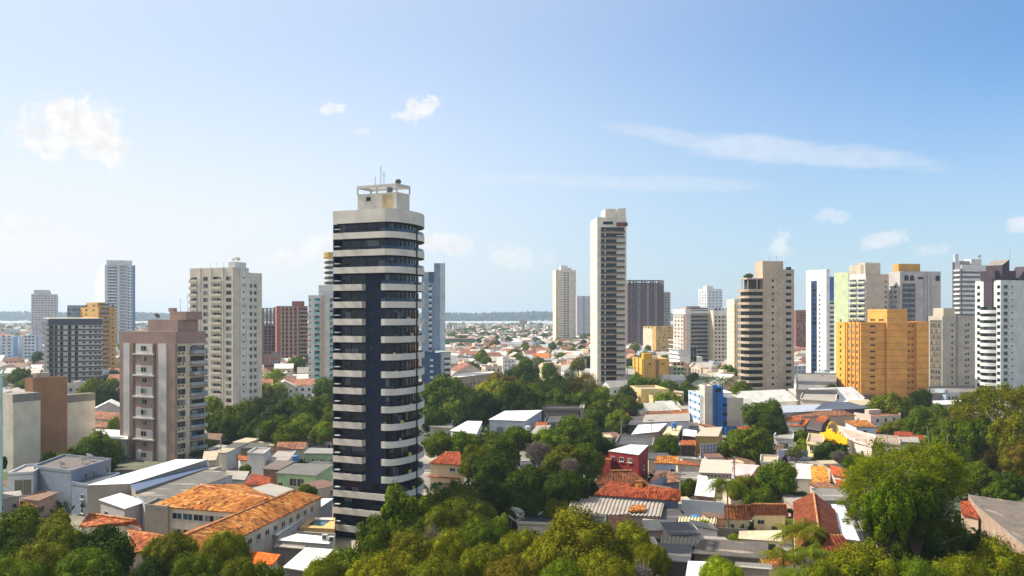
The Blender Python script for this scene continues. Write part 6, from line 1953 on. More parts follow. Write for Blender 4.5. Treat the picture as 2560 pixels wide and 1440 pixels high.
# ------------------------------------------------------------------ trees one by one: kind, column, row of the top, crown width, height, tint, label
TREES = [
    # bottom left wood
    ('dense', 36, 1268, 150, 13, 'green', 'round leafy mango tree at the bottom left corner, below the beige house'),
    ('dense', 128, 1282, 120, 12, 'olive', 'olive crowned tree below the bluish grey house, second in from the corner'),
    ('dense', 252, 1308, 170, 13, 'dark', 'dark glossy mango tree hiding the left end of the weathered orange roof'),
    ('fuzzy', 150, 1312, 150, 13, 'olive', 'fuzzy olive mango tree in the bottom left wood, next to the dark glossy one'),
    ('dense', 40, 1338, 140, 14, 'dark', 'dark tree at the left picture edge, halfway down the bottom left wood'),
    ('fuzzy', 108, 1362, 170, 14, 'olive', 'yellowish fuzzy mango tree in the middle of the bottom left wood'),
    ('fuzzy', 215, 1376, 160, 14, 'green', 'greenish fuzzy mango tree under the dark glossy one, bottom left'),
    ('fuzzy', 30, 1400, 150, 14, 'green', 'lowest tree of the bottom left corner, cut by the picture edge'),
    ('dense', 275, 1412, 130, 13, 'dark', 'dark tree at the bottom edge in front of the weathered orange roof'),
    # bottom, below the school
    ('fuzzy', 430, 1332, 135, 13, 'olive', 'domed olive tree standing before the near end of the tiled school'),
    ('fuzzy', 566, 1330, 135, 14, 'olive', 'tall domed olive tree covering the near corner of the school gable'),
    ('dense', 376, 1385, 120, 12, 'dark', 'dark shaggy tree at the bottom edge, left below the school'),
    ('bare', 352, 1402, 70, 11, 'grey', 'small greyish dry tree by the shaggy dark one at the bottom'),
    ('fuzzy', 492, 1392, 150, 13, 'green', 'green fuzzy tree at the bottom edge between the two domed olive ones'),
    ('fuzzy', 600, 1400, 120, 13, 'olive', 'olive tree at the bottom edge just left of the bright orange lean-to'),
    ('dense', 668, 1404, 110, 12, 'green', 'leafy green tree at the bottom edge covering the bright orange lean-to'),
    # bottom centre
    ('dense', 1012, 1216, 140, 15, 'green', 'tall leafy tree climbing against the foot of the navy tower'),
    ('dense', 942, 1292, 110, 12, 'green', 'round green tree at the left foot of the tall leafy one by the navy tower'),
    ('dense', 1060, 1290, 100, 12, 'dark', 'dark tree filling the gap right of the tall leafy one'),
    ('fuzzy', 1166, 1236, 150, 13, 'olive', 'broad olive mango tree right of the tall leafy tree, highest of its group'),
    ('fuzzy', 1104, 1272, 120, 13, 'olive', 'olive mango tree tucked below left of the broad olive one'),
    ('dense', 1252, 1286, 48, 9, 'lime', 'small vivid green round tree beside the white dishes'),
    ('fuzzy', 1205, 1300, 120, 12, 'green', 'green fuzzy tree between the broad olive one and the small vivid one'),
    ('fuzzy', 1028, 1334, 150, 13, 'olive', 'golden olive dome in the bottom centre, under the tall leafy tree'),
    ('dense', 872, 1362, 150, 12, 'green', 'leafy tree at the right foot of the navy tower base, near the bottom'),
    ('fuzzy', 812, 1398, 120, 12, 'olive', 'olive tree at the bottom edge below the broad pale grey roof'),
    ('bare', 1082, 1324, 60, 12, 'grey', 'small greyish dry crown among the olive domes'),
    ('fuzzy', 1120, 1334, 130, 13, 'gold', 'golden fuzzy dome right of the small dry crown'),
    ('fuzzy', 1440, 1288, 260, 15, 'gold', 'largest golden green domed mango tree, before the navy flat roof'),
    ('fuzzy', 1300, 1328, 110, 11, 'olive', 'olive dome under the wall of the navy flat roofed house'),
    ('fuzzy', 1362, 1352, 130, 12, 'gold', 'golden flank tree at the left foot of the largest dome'),
    ('fuzzy', 1574, 1314, 140, 13, 'gold', 'golden olive dome just right of the largest one'),
    ('fuzzy', 1628, 1362, 90, 12, 'olive', 'olive tree before the dark low sheds'),
    ('fuzzy', 1210, 1362, 150, 13, 'olive', 'wide olive tree in the bottom middle, right of the golden dome'),
    ('fuzzy', 950, 1386, 160, 13, 'gold', 'yellow olive tree at the bottom edge below the golden olive dome'),
    ('fuzzy', 1290, 1390, 150, 13, 'brownolive', 'brownish olive tree at the bottom edge, below the house wall'),
    ('fuzzy', 1090, 1400, 150, 13, 'olive', 'olive tree at the bottom edge between the yellow one and the brownish one'),
    ('fuzzy', 1520, 1388, 150, 13, 'olive', 'olive tree at the bottom edge under the largest dome'),
    ('bare', 1600, 1408, 90, 12, 'grey', 'dry grey brown tree at the bottom edge left of the dark sheds'),
    ('fuzzy', 1400, 1412, 140, 13, 'green', 'dark green tree at the bottom edge before the largest dome'),
    # the dark wood between
    ('dense', 1184, 1118, 82, 15, 'olive', 'upright tree with an ochre top beside the red hipped roofs'),
    ('dense', 1100, 1076, 90, 14, 'green', 'low rounded tree at the right edge of the navy tower, before the sheds'),
    ('dense', 1164, 1078, 90, 14, 'green', 'rounded tree under the white barrel shed'),
    ('dense', 1236, 1082, 120, 14, 'green', 'bright leafy tree below the white hall, left half'),
    ('dense', 1296, 1062, 90, 15, 'green', 'leafy tree overlapping the right corner of the white hall'),
    ('dense', 1372, 1074, 110, 14, 'bright', 'lighter tree right of the hall, above the dry grey one'),
    ('dense', 1444, 1040, 120, 17, 'green', 'tall tree at the pale concrete pier'),
    ('dense', 1484, 1076, 90, 16, 'dark', 'dark tree at the right end of the wood, above the red house'),
    ('bare', 1344, 1098, 84, 16, 'grey', 'purple grey dry crowned tree in the middle of the wood'),
    ('dense', 1412, 1112, 110, 15, 'olive', 'olive shaded tree right of the purple grey dry one'),
    ('dense', 1466, 1110, 90, 15, 'green', 'green tree against the left side of the red house'),
    ('bare', 1424, 1140, 60, 15, 'grey', 'second dry tree, narrow, in the right part of the wood'),
    ('dense', 1240, 1138, 130, 14, 'dark', 'deep green tree in the middle of the dark wood, right of the ochre topped one'),
    ('dense', 1324, 1158, 130, 14, 'dark', 'deep green tree below the purple grey dry one'),
    ('dense', 1412, 1172, 120, 14, 'dark', 'deep green tree left of the brown hipped roof'),
    ('dense', 1140, 1206, 100, 12, 'green', 'green tree in front of the low red hipped house'),
    ('dense', 1230, 1200, 130, 12, 'dark', 'lower deep green tree above the broad olive mango'),
    ('dense', 1330, 1220, 130, 12, 'dark', 'lower deep green tree above the white dishes'),
    ('dense', 1090, 1228, 100, 12, 'dark', 'deep green tree between the low red hipped house and the tall leafy tree'),
    ('fuzzy', 1386, 1248, 66, 10, 'olive', 'small olive tree at the left tip of the ribbed roof'),
    ('dense', 1450, 1182, 90, 12, 'dark', 'shaded tree right against the brown hipped roof'),
    # park row behind
    ('dense', 1104, 974, 150, 16, 'green', 'broad park tree right beside the navy tower, in the far row'),
    ('dense', 1226, 956, 96, 17, 'yellow', 'bright yellow green tree standing out of the park row'),
    ('dense', 1240, 1000, 120, 8, 'yellow', 'lower yellow green layer tree in front of the bright one'),
    ('dense', 1172, 968, 80, 15, 'dark', 'dark park tree left of the bright yellow green one'),
    ('dense', 1306, 906, 112, 22, 'dark', 'tallest dark tree of the park, rising over the far roofs'),
    ('dense', 1258, 932, 90, 19, 'brownolive', 'brownish tree left below the tallest dark one'),
    ('airy', 1400, 922, 120, 19, 'dark', 'wispy dark tree right of the tallest one'),
    ('airy', 1450, 930, 100, 18, 'brownolive', 'wispy brownish tree near the slim white tower'),
    ('dense', 1300, 970, 130, 15, 'green', 'park tree under the tallest dark one'),
    ('dense', 1376, 966, 120, 15, 'green', 'park tree with an even dome, middle of the row'),
    ('dense', 1440, 970, 100, 15, 'green', 'park tree with an even dome at the left foot of the slim white tower'),
    ('dense', 1492, 962, 84, 16, 'bright', 'bright park tree right at the foot of the slim white tower'),
    ('dense', 1500, 1004, 74, 14, 'green', 'green tree below the bright one at the slim white tower'),
    ('dense', 1560, 984, 88, 15, 'green', 'full round tree by the street, right of the slim white tower'),
    ('dense', 1548, 1026, 70, 12, 'bright', 'lower round street tree in front of the full round one'),
    ('dense', 1340, 996, 120, 8, 'dark', 'shaded park tree behind the long dark building'),
    ('dense', 1420, 1000, 100, 8, 'dark', 'shaded park tree behind the pale concrete pier'),
    ('dense', 1160, 1016, 120, 8, 'dark', 'shaded park tree behind the white barrel shed'),
    ('dense', 1090, 1020, 80, 13, 'dark', 'shaded park tree against the navy tower, behind the grey roofed house'),
    ('dense', 1140, 986, 120, 14, 'dark', 'second line park tree right of the navy tower'),
    ('dense', 1206, 992, 110, 14, 'dark', 'second line park tree under the dark one left of the bright yellow green tree'),
    ('dense', 1272, 984, 120, 14, 'green', 'second line park tree below the brownish one'),
    ('dense', 1334, 982, 120, 14, 'green', 'second line park tree in the middle of the row, under the wispy dark one'),
    ('dense', 1406, 986, 110, 14, 'green', 'second line park tree above the pale concrete pier'),
    ('dense', 1462, 988, 100, 14, 'green', 'second line park tree left below the bright one at the slim white tower'),
    ('dense', 1290, 1002, 130, 12, 'dark', 'shaded park tree right behind the bright white hall'),
    ('dense', 1520, 1012, 80, 12, 'dark', 'shaded tree between the two street trees'),
    ('dense', 704, 1004, 110, 14, 'dark', 'shaded tree behind the near mango pair'),
    ('dense', 782, 1010, 100, 14, 'dark', 'shaded tree behind the bright topped mango'),
    ('dense', 570, 1034, 90, 13, 'green', 'green tree right next to the one touching the mauve tower'),
    ('dense', 640, 1046, 90, 12, 'dark', 'dark tree left of the near mango pair'),
    ('dense', 826, 1022, 70, 12, 'green', 'green tree against the navy tower above the small bright one'),
    ('dense', 726, 1060, 90, 12, 'green', 'low green tree between the near mango pair'),
    # left middle
    ('dense', 598, 1004, 100, 15, 'green', 'green tree with a lit left side, before the cream tower'),
    ('dense', 536, 1028, 66, 14, 'green', 'green tree touching the balconies of the mauve tower'),
    ('dense', 648, 990, 96, 15, 'dark', 'dark tree right of the cream tower foot'),
    ('dense', 738, 990, 100, 15, 'green', 'wide tree under the teal balcony tower, left half'),
    ('dense', 806, 988, 80, 15, 'green', 'tree under the teal balcony tower against the navy tower'),
    ('dense', 690, 1044, 110, 14, 'green', 'near mango tree over the street wall, left one of the pair'),
    ('dense', 764, 1034, 110, 14, 'bright', 'near mango tree with a bright top over the street wall'),
    ('dense', 812, 1056, 70, 12, 'bright', 'small bright tree over the street wall by the navy tower'),
    ('dense', 620, 1030, 90, 12, 'dark', 'shaded tree behind the street wall'),
    ('dense', 560, 1050, 80, 11, 'dark', 'shaded tree between the mauve tower and the street wall'),
    ('dense', 268, 962, 80, 15, 'dark', 'dark hazy tree between the striped block and the mauve tower'),
    ('dense', 286, 1044, 40, 12, 'bright', 'small bright tree on the edge of the mauve tower by the red roofs'),
    ('dense', 240, 1080, 108, 14, 'green', 'round mango tree before the blank brown block'),
    ('dense', 154, 1132, 90, 12, 'green', 'spreading tree behind the white facade'),
    ('dense', 122, 1128, 40, 11, 'dark', 'small dark tree at the blank brown wall'),
    ('dense', 186, 1122, 50, 11, 'dark', 'dark sapling between the spreading tree and the round mango'),
    ('dense', 262, 1144, 60, 9, 'dark', 'dark tree beside the mauve tower foot'),
    ('dense', 6, 1140, 26, 10, 'dark', 'narrow dark tree at the left picture edge by the blank wing'),
    ('dense', 612, 1162, 36, 6, 'green', 'small green tree among the white houses'),
    ('dense', 768, 1208, 50, 5, 'green', 'bush like tree at the corner of the mint green house'),
    ('dense', 520, 1096, 40, 6, 'green', 'small tree by the low rust roofed hut'),
    # right of centre
    ('dense', 1610, 942, 96, 15, 'green', 'tree at the foot of the golden yellow block'),
    ('dense', 1584, 946, 50, 14, 'dark', 'dark tree between the slim white tower and the golden block'),
    ('dense', 1668, 954, 70, 13, 'green', 'green tree behind the cream villa'),
    ('dense', 1716, 952, 64, 13, 'green', 'green tree right of the cream villa'),
    ('dense', 1836, 966, 56, 13, 'green', 'green tree below the narrow cream tower'),
    ('dense', 1908, 1000, 112, 17, 'green', 'big rounded mango tree below the beige tower'),
    ('dense', 1868, 1072, 154, 14, 'green', 'broad mango tree before the blue base of the striped block'),
    ('dense', 1932, 1040, 80, 14, 'dark', 'shaded mango tree at the right of the big rounded one'),
    ('dense', 1666, 1088, 76, 11, 'green', 'bushy round tree before the white gable roof'),
    ('dense', 2002, 1076, 40, 8, 'green', 'little flat topped tree by the white arched shop front'),
    ('dense', 2010, 1098, 50, 8, 'bright', 'little bright tree right under the flat topped one'),
    ('airy', 1990, 1112, 60, 8, 'olive', 'thin olive tree growing before the lilac billboard'),
    ('dense', 2082, 1106, 120, 11, 'dark', 'dark broad tree beneath the yellow sign'),
    ('bare', 2098, 1122, 50, 10, 'grey', 'dry grey top in the dark broad tree beneath the yellow sign'),
    ('dense', 2134, 1134, 70, 10, 'green', 'green tree at the right of the dark broad one'),
    ('dense', 1936, 1156, 130, 13, 'green', 'big round tree in the yards behind the cream house'),
    ('dense', 1862, 1186, 100, 11, 'olive', 'olive green tree just behind the coconut palm'),
    ('dense', 1900, 1216, 90, 9, 'green', 'low tree behind the cream house roof'),
    ('dense', 1722, 1196, 44, 8, 'green', 'small tree by the low white roof'),
    ('dense', 2000, 1226, 60, 6, 'dark', 'low dark tree left of the tall red brown roof'),
    ('dense', 2224, 984, 108, 17, 'olive', 'olive tree standing before the orange block'),
    ('dense', 2300, 974, 70, 16, 'dark', 'dark tree at the right corner of the orange block'),
    ('dense', 2330, 1012, 90, 13, 'green', 'green tree behind the white roof strip'),
    ('dense', 2244, 1050, 80, 11, 'olive', 'olive tree under the first, at the shops'),
    # right wood
    ('umbrella', 2500, 968, 250, 22, 'gold', 'spreading flat topped tree with pale bare limbs before the white curved tower'),
    ('dense', 2310, 1042, 120, 12, 'green', 'leafy tree at the left rim of the right hand wood'),
    ('dense', 2390, 1046, 130, 13, 'green', 'leafy tree in the wood below the spreading tree, left part'),
    ('dense', 2470, 1050, 120, 13, 'olive', 'olive tree right under the spreading tree'),
    ('dense', 2548, 1046, 100, 14, 'green', 'green tree at the picture edge below the spreading tree'),
    ('fuzzy', 2492, 1092, 110, 15, 'brownolive', 'reddish olive fuzzy tree in the right hand wood'),
    ('fuzzy', 2556, 1108, 120, 15, 'brownolive', 'larger reddish olive fuzzy tree at the picture edge'),
    ('dense', 2424, 1090, 110, 14, 'dark', 'dark tree left of the reddish olive ones'),
    ('dense', 2350, 1088, 110, 13, 'green', 'green tree just behind the light airy giant'),
    ('dense', 2450, 1154, 100, 13, 'green', 'green tree below the first reddish olive one'),
    ('dense', 2528, 1176, 90, 12, 'dark', 'dark tree at the picture edge above the corrugated factory'),
    ('dense', 2400, 1140, 100, 13, 'dark', 'shaded tree between the airy giant and the fuzzy ones'),
    ('dense', 2506, 1204, 80, 9, 'green', 'low green tree at the corner of the corrugated factory'),
    ('dense', 2452, 1034, 110, 22.5, 'green', 'tall green tree hiding the stem of the spreading tree, left side'),
    ('dense', 2530, 1042, 120, 22.5, 'olive', 'tall olive tree hiding the stem of the spreading tree, right side'),
    # the light giant and its neighbours
    ('airy', 2266, 1082, 320, 24, 'lime', 'light green airy giant tree with open layered branches'),
    ('airy', 2196, 1124, 220, 22.5, 'lime', 'lime coloured airy tree at the left flank of the giant'),
    ('airy', 2340, 1120, 200, 22.5, 'lime', 'airy tree at the right flank of the giant'),
    ('dense', 2214, 1196, 120, 20.5, 'green', 'dense green heart tree in front of the airy giant, left one of two'),
    ('dense', 2292, 1180, 136, 21, 'dark', 'dense dark heart tree in front of the airy giant, right one of two'),
    ('dense', 2250, 1236, 180, 18, 'bright', 'bright leafy tree below the two dense heart trees'),
    ('airy', 2170, 1220, 160, 16, 'bright', 'thin leaved tree right of the tall red brown roof'),
    ('airy', 2330, 1230, 170, 16, 'green', 'thin leaved tree beside the terracotta roof, right'),
    ('dense', 2270, 1262, 180, 15, 'green', 'full green tree below the dense heart tree'),
    ('dense', 2390, 1296, 130, 12, 'green', 'green tree along the stained brick factory wall'),
    ('dense', 2300, 1330, 150, 13, 'dark', 'dark green tree in the lower right, left of the factory wall tree'),
    ('dense', 2460, 1330, 100, 11, 'dark', 'dark tree against the foot of the brick factory wall'),
    ('fuzzy', 2152, 1366, 230, 14, 'gold', 'golden green dome at the lower right, under the red brown porch roof'),
    ('fuzzy', 2060, 1408, 120, 13, 'olive', 'olive tree at the bottom edge left of the golden green dome'),
    ('fuzzy', 2492, 1362, 190, 13, 'olive', 'olive dome in the bottom right corner'),
    ('fuzzy', 2400, 1392, 150, 13, 'olive', 'olive tree at the bottom edge next to the corner dome'),
    ('fuzzy', 2290, 1402, 150, 13, 'green', 'green fuzzy tree at the bottom edge right of the golden green dome'),
    ('fuzzy', 1806, 1402, 110, 12, 'lime', 'vivid lime bush tree before the beige boarded house'),
]
for k, tr in enumerate(TREES): tree(*tr, name='leafy_tree' if tr[0] in ('dense', 'airy') else 'dry_tree' if tr[0] == 'bare' else 'spreading_tree' if tr[0] == 'umbrella' else 'mango_tree', hs=rng.uniform(.9, 1.12))

frond_palm(1818, 1192, 110, 11, 'coconut palm with drooping fronds before the white yard wall', (.085, .12, .006), 28, fat=1.6)
frond_palm(1982, 1316, 103, 11, 'slender acai palm before the pale lean-to, left of its neighbours', (.12, .15, .008), 20, 'acai_palm', .8, fat=1.7)
frond_palm(2010, 1304, 114, 12, 'tallest acai palm in front of the tall red brown roof', (.12, .15, .008), 20, 'acai_palm', .8, fat=1.7)
frond_palm(1958, 1372, 126, 11, 'low acai palm at the bottom by the boarded house', (.125, .14, .008), 20, 'acai_palm', .9, fat=1.7)
frond_palm(2026, 1366, 138, 11.5, 'broad acai palm right below the tallest one', (.11, .145, .008), 20, 'acai_palm', .9, fat=1.7)
frond_palm(1994, 1412, 138, 11, 'acai palm cut by the bottom edge', (.1, .14, .008), 20, 'acai_palm', .9, fat=1.7)
frond_palm(1766, 940, 60, 12, 'small palm behind the white and blue block, left of two', n=16)
frond_palm(1806, 938, 66, 12, 'small palm behind the white and blue block, right of two', n=16)
frond_palm(2240, 1316, 120, 9, 'green palm hidden among the lower right trees', (.05, .09, .012), 16)
for px, py, r, h, lab, tn in ((1762, 1300, 1.5, 3.4, 'papaya like shrub before the pink door shed', 'lime'), (1836, 1334, 1.1, 2.2, 'low bright shrub by the dark mossy wall', 'lime'), (1724, 1338, 1.6, 1.5, 'yellow green ground shrub in the yard', 'bright'), (1782, 1338, 1.0, 1.8, 'narrow shrub beside the papaya like one', 'green'), (1700, 1330, 2.0, 1.4, 'dark low shrub in the yard corner', 'green'), (1776, 1350, 1.2, 1.2, 'small shrub at the ribs edge', 'lime')):
    v = P(px, py, h)
    leafy_shrub(v.x, v.y, r, h, tn, lab)


# ------------------------------------------------------------------ the low city beyond
bpy.context.view_layer.update()
BUILT = [(o.location.x, o.location.y, o.name) for o in scn.objects if o.parent is None and o.type in ('EMPTY', 'MESH') and o.get('category')]


# coarse depth image of what is built so far, to choose which far houses and trees the photo can show at all
DW, DH = 640, 200
DEP = np.full((DH, DW), 1e9, np.float32)          # columns of 4 px, rows 2 px, from row 770 down


def cell(p):
    return (CX + F * p.x / p.y) / 4, (HY - F * (p.z - CZ) / p.y - 770) / 2


def shade_box(ps, shrink=0.0):
    cs = [cell(p) for p in ps if p.y > 5]
    if not cs: return
    x0, x1 = min(c[0] for c in cs), max(c[0] for c in cs)
    y0, y1 = min(c[1] for c in cs), max(c[1] for c in cs)
    dx, dy = (x1 - x0) * shrink, (y1 - y0) * shrink
    a, b_, c, d = int(max(0, x0 + dx)), int(min(DW, x1 - dx + .6)), int(max(0, y0 + dy)), int(min(DH, y1 - dy * .3 + .6))
    if b_ > a and d > c: DEP[c:d, a:b_] = np.minimum(DEP[c:d, a:b_], max(p.y for p in ps))


for o in scn.objects:
    if o.type == 'MESH' and o.parent is not None and o.name.split('.')[0] in ('wall', 'roof', 'crown', 'wing', 'roof_house', 'inner_wall', 'floor_slab', 'tower_wall'):
        mw = o.matrix_world
        shade_box([mw @ Vector(c) for c in o.bound_box], .12 if o.name.startswith('crown') else .03)


def seen(p):
    c = cell(p)
    i, j = int(c[1]), int(c[0])
    return 0 <= i < DH and 2 <= j < DW - 2 and DEP[i, j] > p.y and DEP[i, j - 1] > p.y


NEARB = {}
for x, y, nme in BUILT:
    NEARB.setdefault((int(x // 40), int(y // 40)), []).append((x, y, 30 if 'tower' in nme or 'block' in nme else 15 if nme.split('.')[0] in ('house', 'factory', 'school', 'hall', 'warehouse', 'office_building', 'modern_house') else 7))


def free(x, y):
    kx, ky = int(x // 40), int(y // 40)
    for i in (-1, 0, 1):
        for j in (-1, 0, 1):
            for bx, by, r_ in NEARB.get((kx + i, ky + j), ()):
                if (x - bx) ** 2 + (y - by) ** 2 < r_ * r_: return False
    return True


WALLC = ['#d8d0c2', '#d2c4ae', '#dcdad4', '#c9b8a4', '#d0bfae', '#b9b2a8', '#d6c49c', '#c8a090', '#a9b4bc']
ROOFC = [('terracotta', '#a8694c'), ('terracotta', '#b47c5c'), ('rust red', '#8a5040'), ('grey', '#9a958c'), ('pale grey', '#c4beb2'), ('brown', '#7d5c48'), ('white', '#dad6cc')]
wm = [plaster(c, stain=.35) for c in WALLC]
rm = [tiles(c, '#c4a088', '#6c4c40') if n_ in ('terracotta', 'rust red') else sheet(c, stain=.45) for n_, c in ROOFC]
winm = plain('#35383c')


def proto_house(w_, d_, h_, gable, storeys):
    """one mesh: 0 wall, 1 roof, 2 openings"""
    mb = MB()
    a, b_ = w_ / 2, d_ / 2
    if gable:
        mb.poly([(-a, -b_, 0), (a, -b_, 0), (a, -b_, h_), (-a, -b_, h_)]); mb.poly([(a, b_, 0), (-a, b_, 0), (-a, b_, h_), (a, b_, h_)])
        for s in (-1, 1):
            q = [(s * a, -b_, 0), (s * a, b_, 0), (s * a, b_, h_), (s * a, 0, h_ + d_ * .26), (s * a, -b_, h_)]
            mb.poly(q if s > 0 else q[::-1])
        e, rz = .4, h_ + d_ * .26 + .1
        for s in (-1, 1):
            q = [(-a - e, s * (b_ + e), h_ - .1), (a + e, s * (b_ + e), h_ - .1), (a + e, 0, rz), (-a - e, 0, rz)]
            mb.poly(q if s < 0 else q[::-1], 1)
    else:
        mb.prism([(-a, -b_), (a, -b_), (a, b_), (-a, b_)], 0, h_, 0, 1, False)
        mb.prism([(-a, -b_), (a, -b_), (a, -b_ + .2), (-a, -b_ + .2)], h_ + .003, h_ + .6)
        mb.prism([(-a, b_ - .2), (a, b_ - .2), (a, b_), (-a, b_)], h_ + .003, h_ + .6)
        mb.prism([(a * .1, -b_ * .3), (a * .6, -b_ * .3), (a * .6, b_ * .5), (a * .1, b_ * .5)], h_ + .003, h_ + 1.6)
    for s in range(storeys):
        for x in (-.55, 0, .55):
            z = .9 + 2.8 * s
            mb.poly([(x * a - .6, -b_ - .02, z), (x * a + .6, -b_ - .02, z), (x * a + .6, -b_ - .02, z + 1.3), (x * a - .6, -b_ - .02, z + 1.3)], 2)
            mb.poly([(-a - .02, x * b_ + .5, z), (-a - .02, x * b_ - .5, z), (-a - .02, x * b_ - .5, z + 1.2), (-a - .02, x * b_ + .5, z + 1.2)], 2)
    return mb


SH = [(9, 11, 3.4, True, 1), (11, 10, 6.4, True, 2), (8, 13, 5.8, False, 2), (13, 12, 3.8, True, 1), (10, 10, 9.0, False, 3), (22, 15, 5.5, True, 1), (7, 9, 3.2, True, 1)]
HM = {}


def house_mesh(si, wi, ri):
    k = (si, wi, ri)
    if k not in HM: HM[k] = proto_house(*SH[si]).mesh('house', [wm[wi], rm[ri], winm])
    return HM[k]


cand = []
r2 = random.Random(21)
y = 330.0
while y < 3360:
    st = 13 + y * .0022
    half = y * .7
    x = -half
    while x < half:
        xx, yy_ = x + r2.uniform(-4, 4), y + r2.uniform(-4, 4)
        if r2.random() < (.86 if y < 2500 else .8) and free(xx, yy_) and not (yy_ < 470 and -.09 < xx / yy_ < .1) and not (yy_ < 440 and -.33 < xx / yy_ < -.17): cand.append((xx, yy_))
        x += st
    y += st * 1.05
ind, mass = [], []
for (x, y) in cand:
    si = r2.choices(range(7), [5, 4, 3, 3, 1.2, 1.1, 4])[0]
    wi, ri = r2.randrange(9), r2.choices(range(7), [2.4, 2.4, 2, 4.5, 4, 2.5, 3])[0]
    rz = r2.choice([0, math.pi / 2]) + R(20 + 14 * math.sin(x / 300)) + r2.uniform(-.08, .08)
    w_, d_, h_ = SH[si][:3]
    v = seen(Vector((x, y, h_ + .8)))
    if v: shade_box([Vector((x + sx_ * w_ * .45, y + sy_ * 4, z)) for sx_ in (-1, 1) for sy_ in (-1, 1) for z in (0, h_)])
    (ind if v and len(ind) < 292 else mass).append((x, y, si, wi, ri, rz, v))
for (x, y, si, wi, ri, rz, v) in ind:
    o = put('low_house', house_mesh(si, wi, ri), None, (x, y, 0), rz)
    n_ = ROOFC[ri][0]
    zone = 'in the nearer rows of the low district' if y < 700 else 'in the middle of the low district' if y < 1100 else 'in the far rows of the low district'
    side = 'behind the towers beyond the river side' if x > y * .05 else 'seen between the navy tower and the slim white tower' if x > -y * .08 else 'seen between the towers inland'
    st_ = ('one storey', 'two storey', 'two storey', 'one storey', 'three storey', 'long one storey', 'tiny one storey')[si]
    tag(o, f'{n_} roofed {st_} house {zone}', 'house', f'{n_} roofed houses {zone}')
    o.color = (1, 1, 1, 1)
# everything farther: one mass of roofs
V, Fc, Mi = [], [], []
mats = wm + rm
for (x, y, si, wi, ri, rz, v) in mass:
    if y < 650 and not v and abs(x) < .5 * y: continue
    w_, d_, h_, gb_, st_ = SH[si]
    c, s = math.cos(rz), math.sin(rz)
    a, b_ = w_ / 2, d_ / 2
    base = len(V)
    pts = [(-a, -b_, 0), (a, -b_, 0), (a, b_, 0), (-a, b_, 0), (-a, -b_, h_), (a, -b_, h_), (a, b_, h_), (-a, b_, h_), (-a, 0, h_ + (d_ * .26 if gb_ else .02)), (a, 0, h_ + (d_ * .26 if gb_ else .02))]
    V += [(px_ * c - py_ * s + x, px_ * s + py_ * c + y, z) for px_, py_, z in pts]
    for f_ in ((0, 1, 5, 4), (1, 2, 6, 9, 5), (2, 3, 7, 6), (3, 0, 4, 8, 7)): Fc.append(tuple(base + i for i in f_)); Mi.append(wi)
    for f_ in ((4, 5, 9, 8), (6, 7, 8, 9)): Fc.append(tuple(base + i for i in f_)); Mi.append(9 + ri)
mb = MB(); mb.v, mb.f, mb.m = V, Fc, Mi
tag(mb.build('distant_houses', mats), 'dense low houses of the far city running to the river', 'houses', kind='stuff')
# a few taller slabs far out
for k, (px, Y, wpx, top, c) in enumerate(((1138, 1900, 12, 815, '#cfc9c4'), (1150, 1950, 10, 816, '#b7b2bc'), (1120, 2000, 10, 818, '#d4cec6'), (1186, 1500, 40, 838, '#b59a88'), (1330, 2300, 20, 815, '#c4c0ba'), (420, 2400, 20, 800, '#c9ccd0'), (465, 2100, 16, 806, '#c2c2c4'), (30, 1600, 30, 822, '#c4c8cc'), (1225, 2600, 16, 812, '#d0cac2'), (1375, 1900, 14, 818, '#cfcac4'))):
    x = X(px, Y); w_ = wpx * Y / F
    mb = MB().prism([(-w_ / 2, -6), (w_ / 2, -6), (w_ / 2, 6), (-w_ / 2, 6)], 0, Zf(top, Y), 0, 1)
    for z in np.arange(2, Zf(top, Y) - 2, 3.2):
        for i in range(max(2, int(w_ / 4))):
            xx = -w_ / 2 + (i + .5) * w_ / max(2, int(w_ / 4))
            mb.poly([(xx - .9, -6.02, z), (xx + .9, -6.02, z), (xx + .9, -6.02, z + 1.4), (xx - .9, -6.02, z + 1.4)], 2)
    tag(mb.build('far_block', [plaster(c, stain=.1), conc, plain('#6c7076')], None, (x, Y, 0), R(10)), 'small hazy flat roofed block among the far roofs', 'building', 'hazy blocks among the far roofs')
o = MB().prism([(-26, -2), (26, -2), (26, 14), (-26, 14)], 0, 13, 0, 1).build('sports_hall', [plaster('#4d7a62', stain=.2), sheet('#a85a44')], None, (X(1128, 1050), 1050, 0), R(3))
tag(o, 'long green walled hall in the far district beside the blue grey tower', 'hall')
for px, Y, wpx, c, lb in ((1192, 830, 64, '#e0dcd2', 'long white shed roof among the far houses, left of the lattice mast'), (1290, 1060, 80, '#9a96a0', 'lilac grey hall roof in the middle of the far houses'), (1310, 1330, 90, '#d4d2cc', 'pale wide hall under the concrete water tower'), (1350, 760, 40, '#c8743c', 'bright orange long roof right behind the tallest park tree')):
    w_ = wpx * Y / F
    mb = proto_house(w_, 14, 5.5, True, 1)
    tag(mb.build('hall', [wm[2], sheet(c, stain=.2), winm], None, (X(px, Y), Y, 0), R(6)), lb, 'hall')

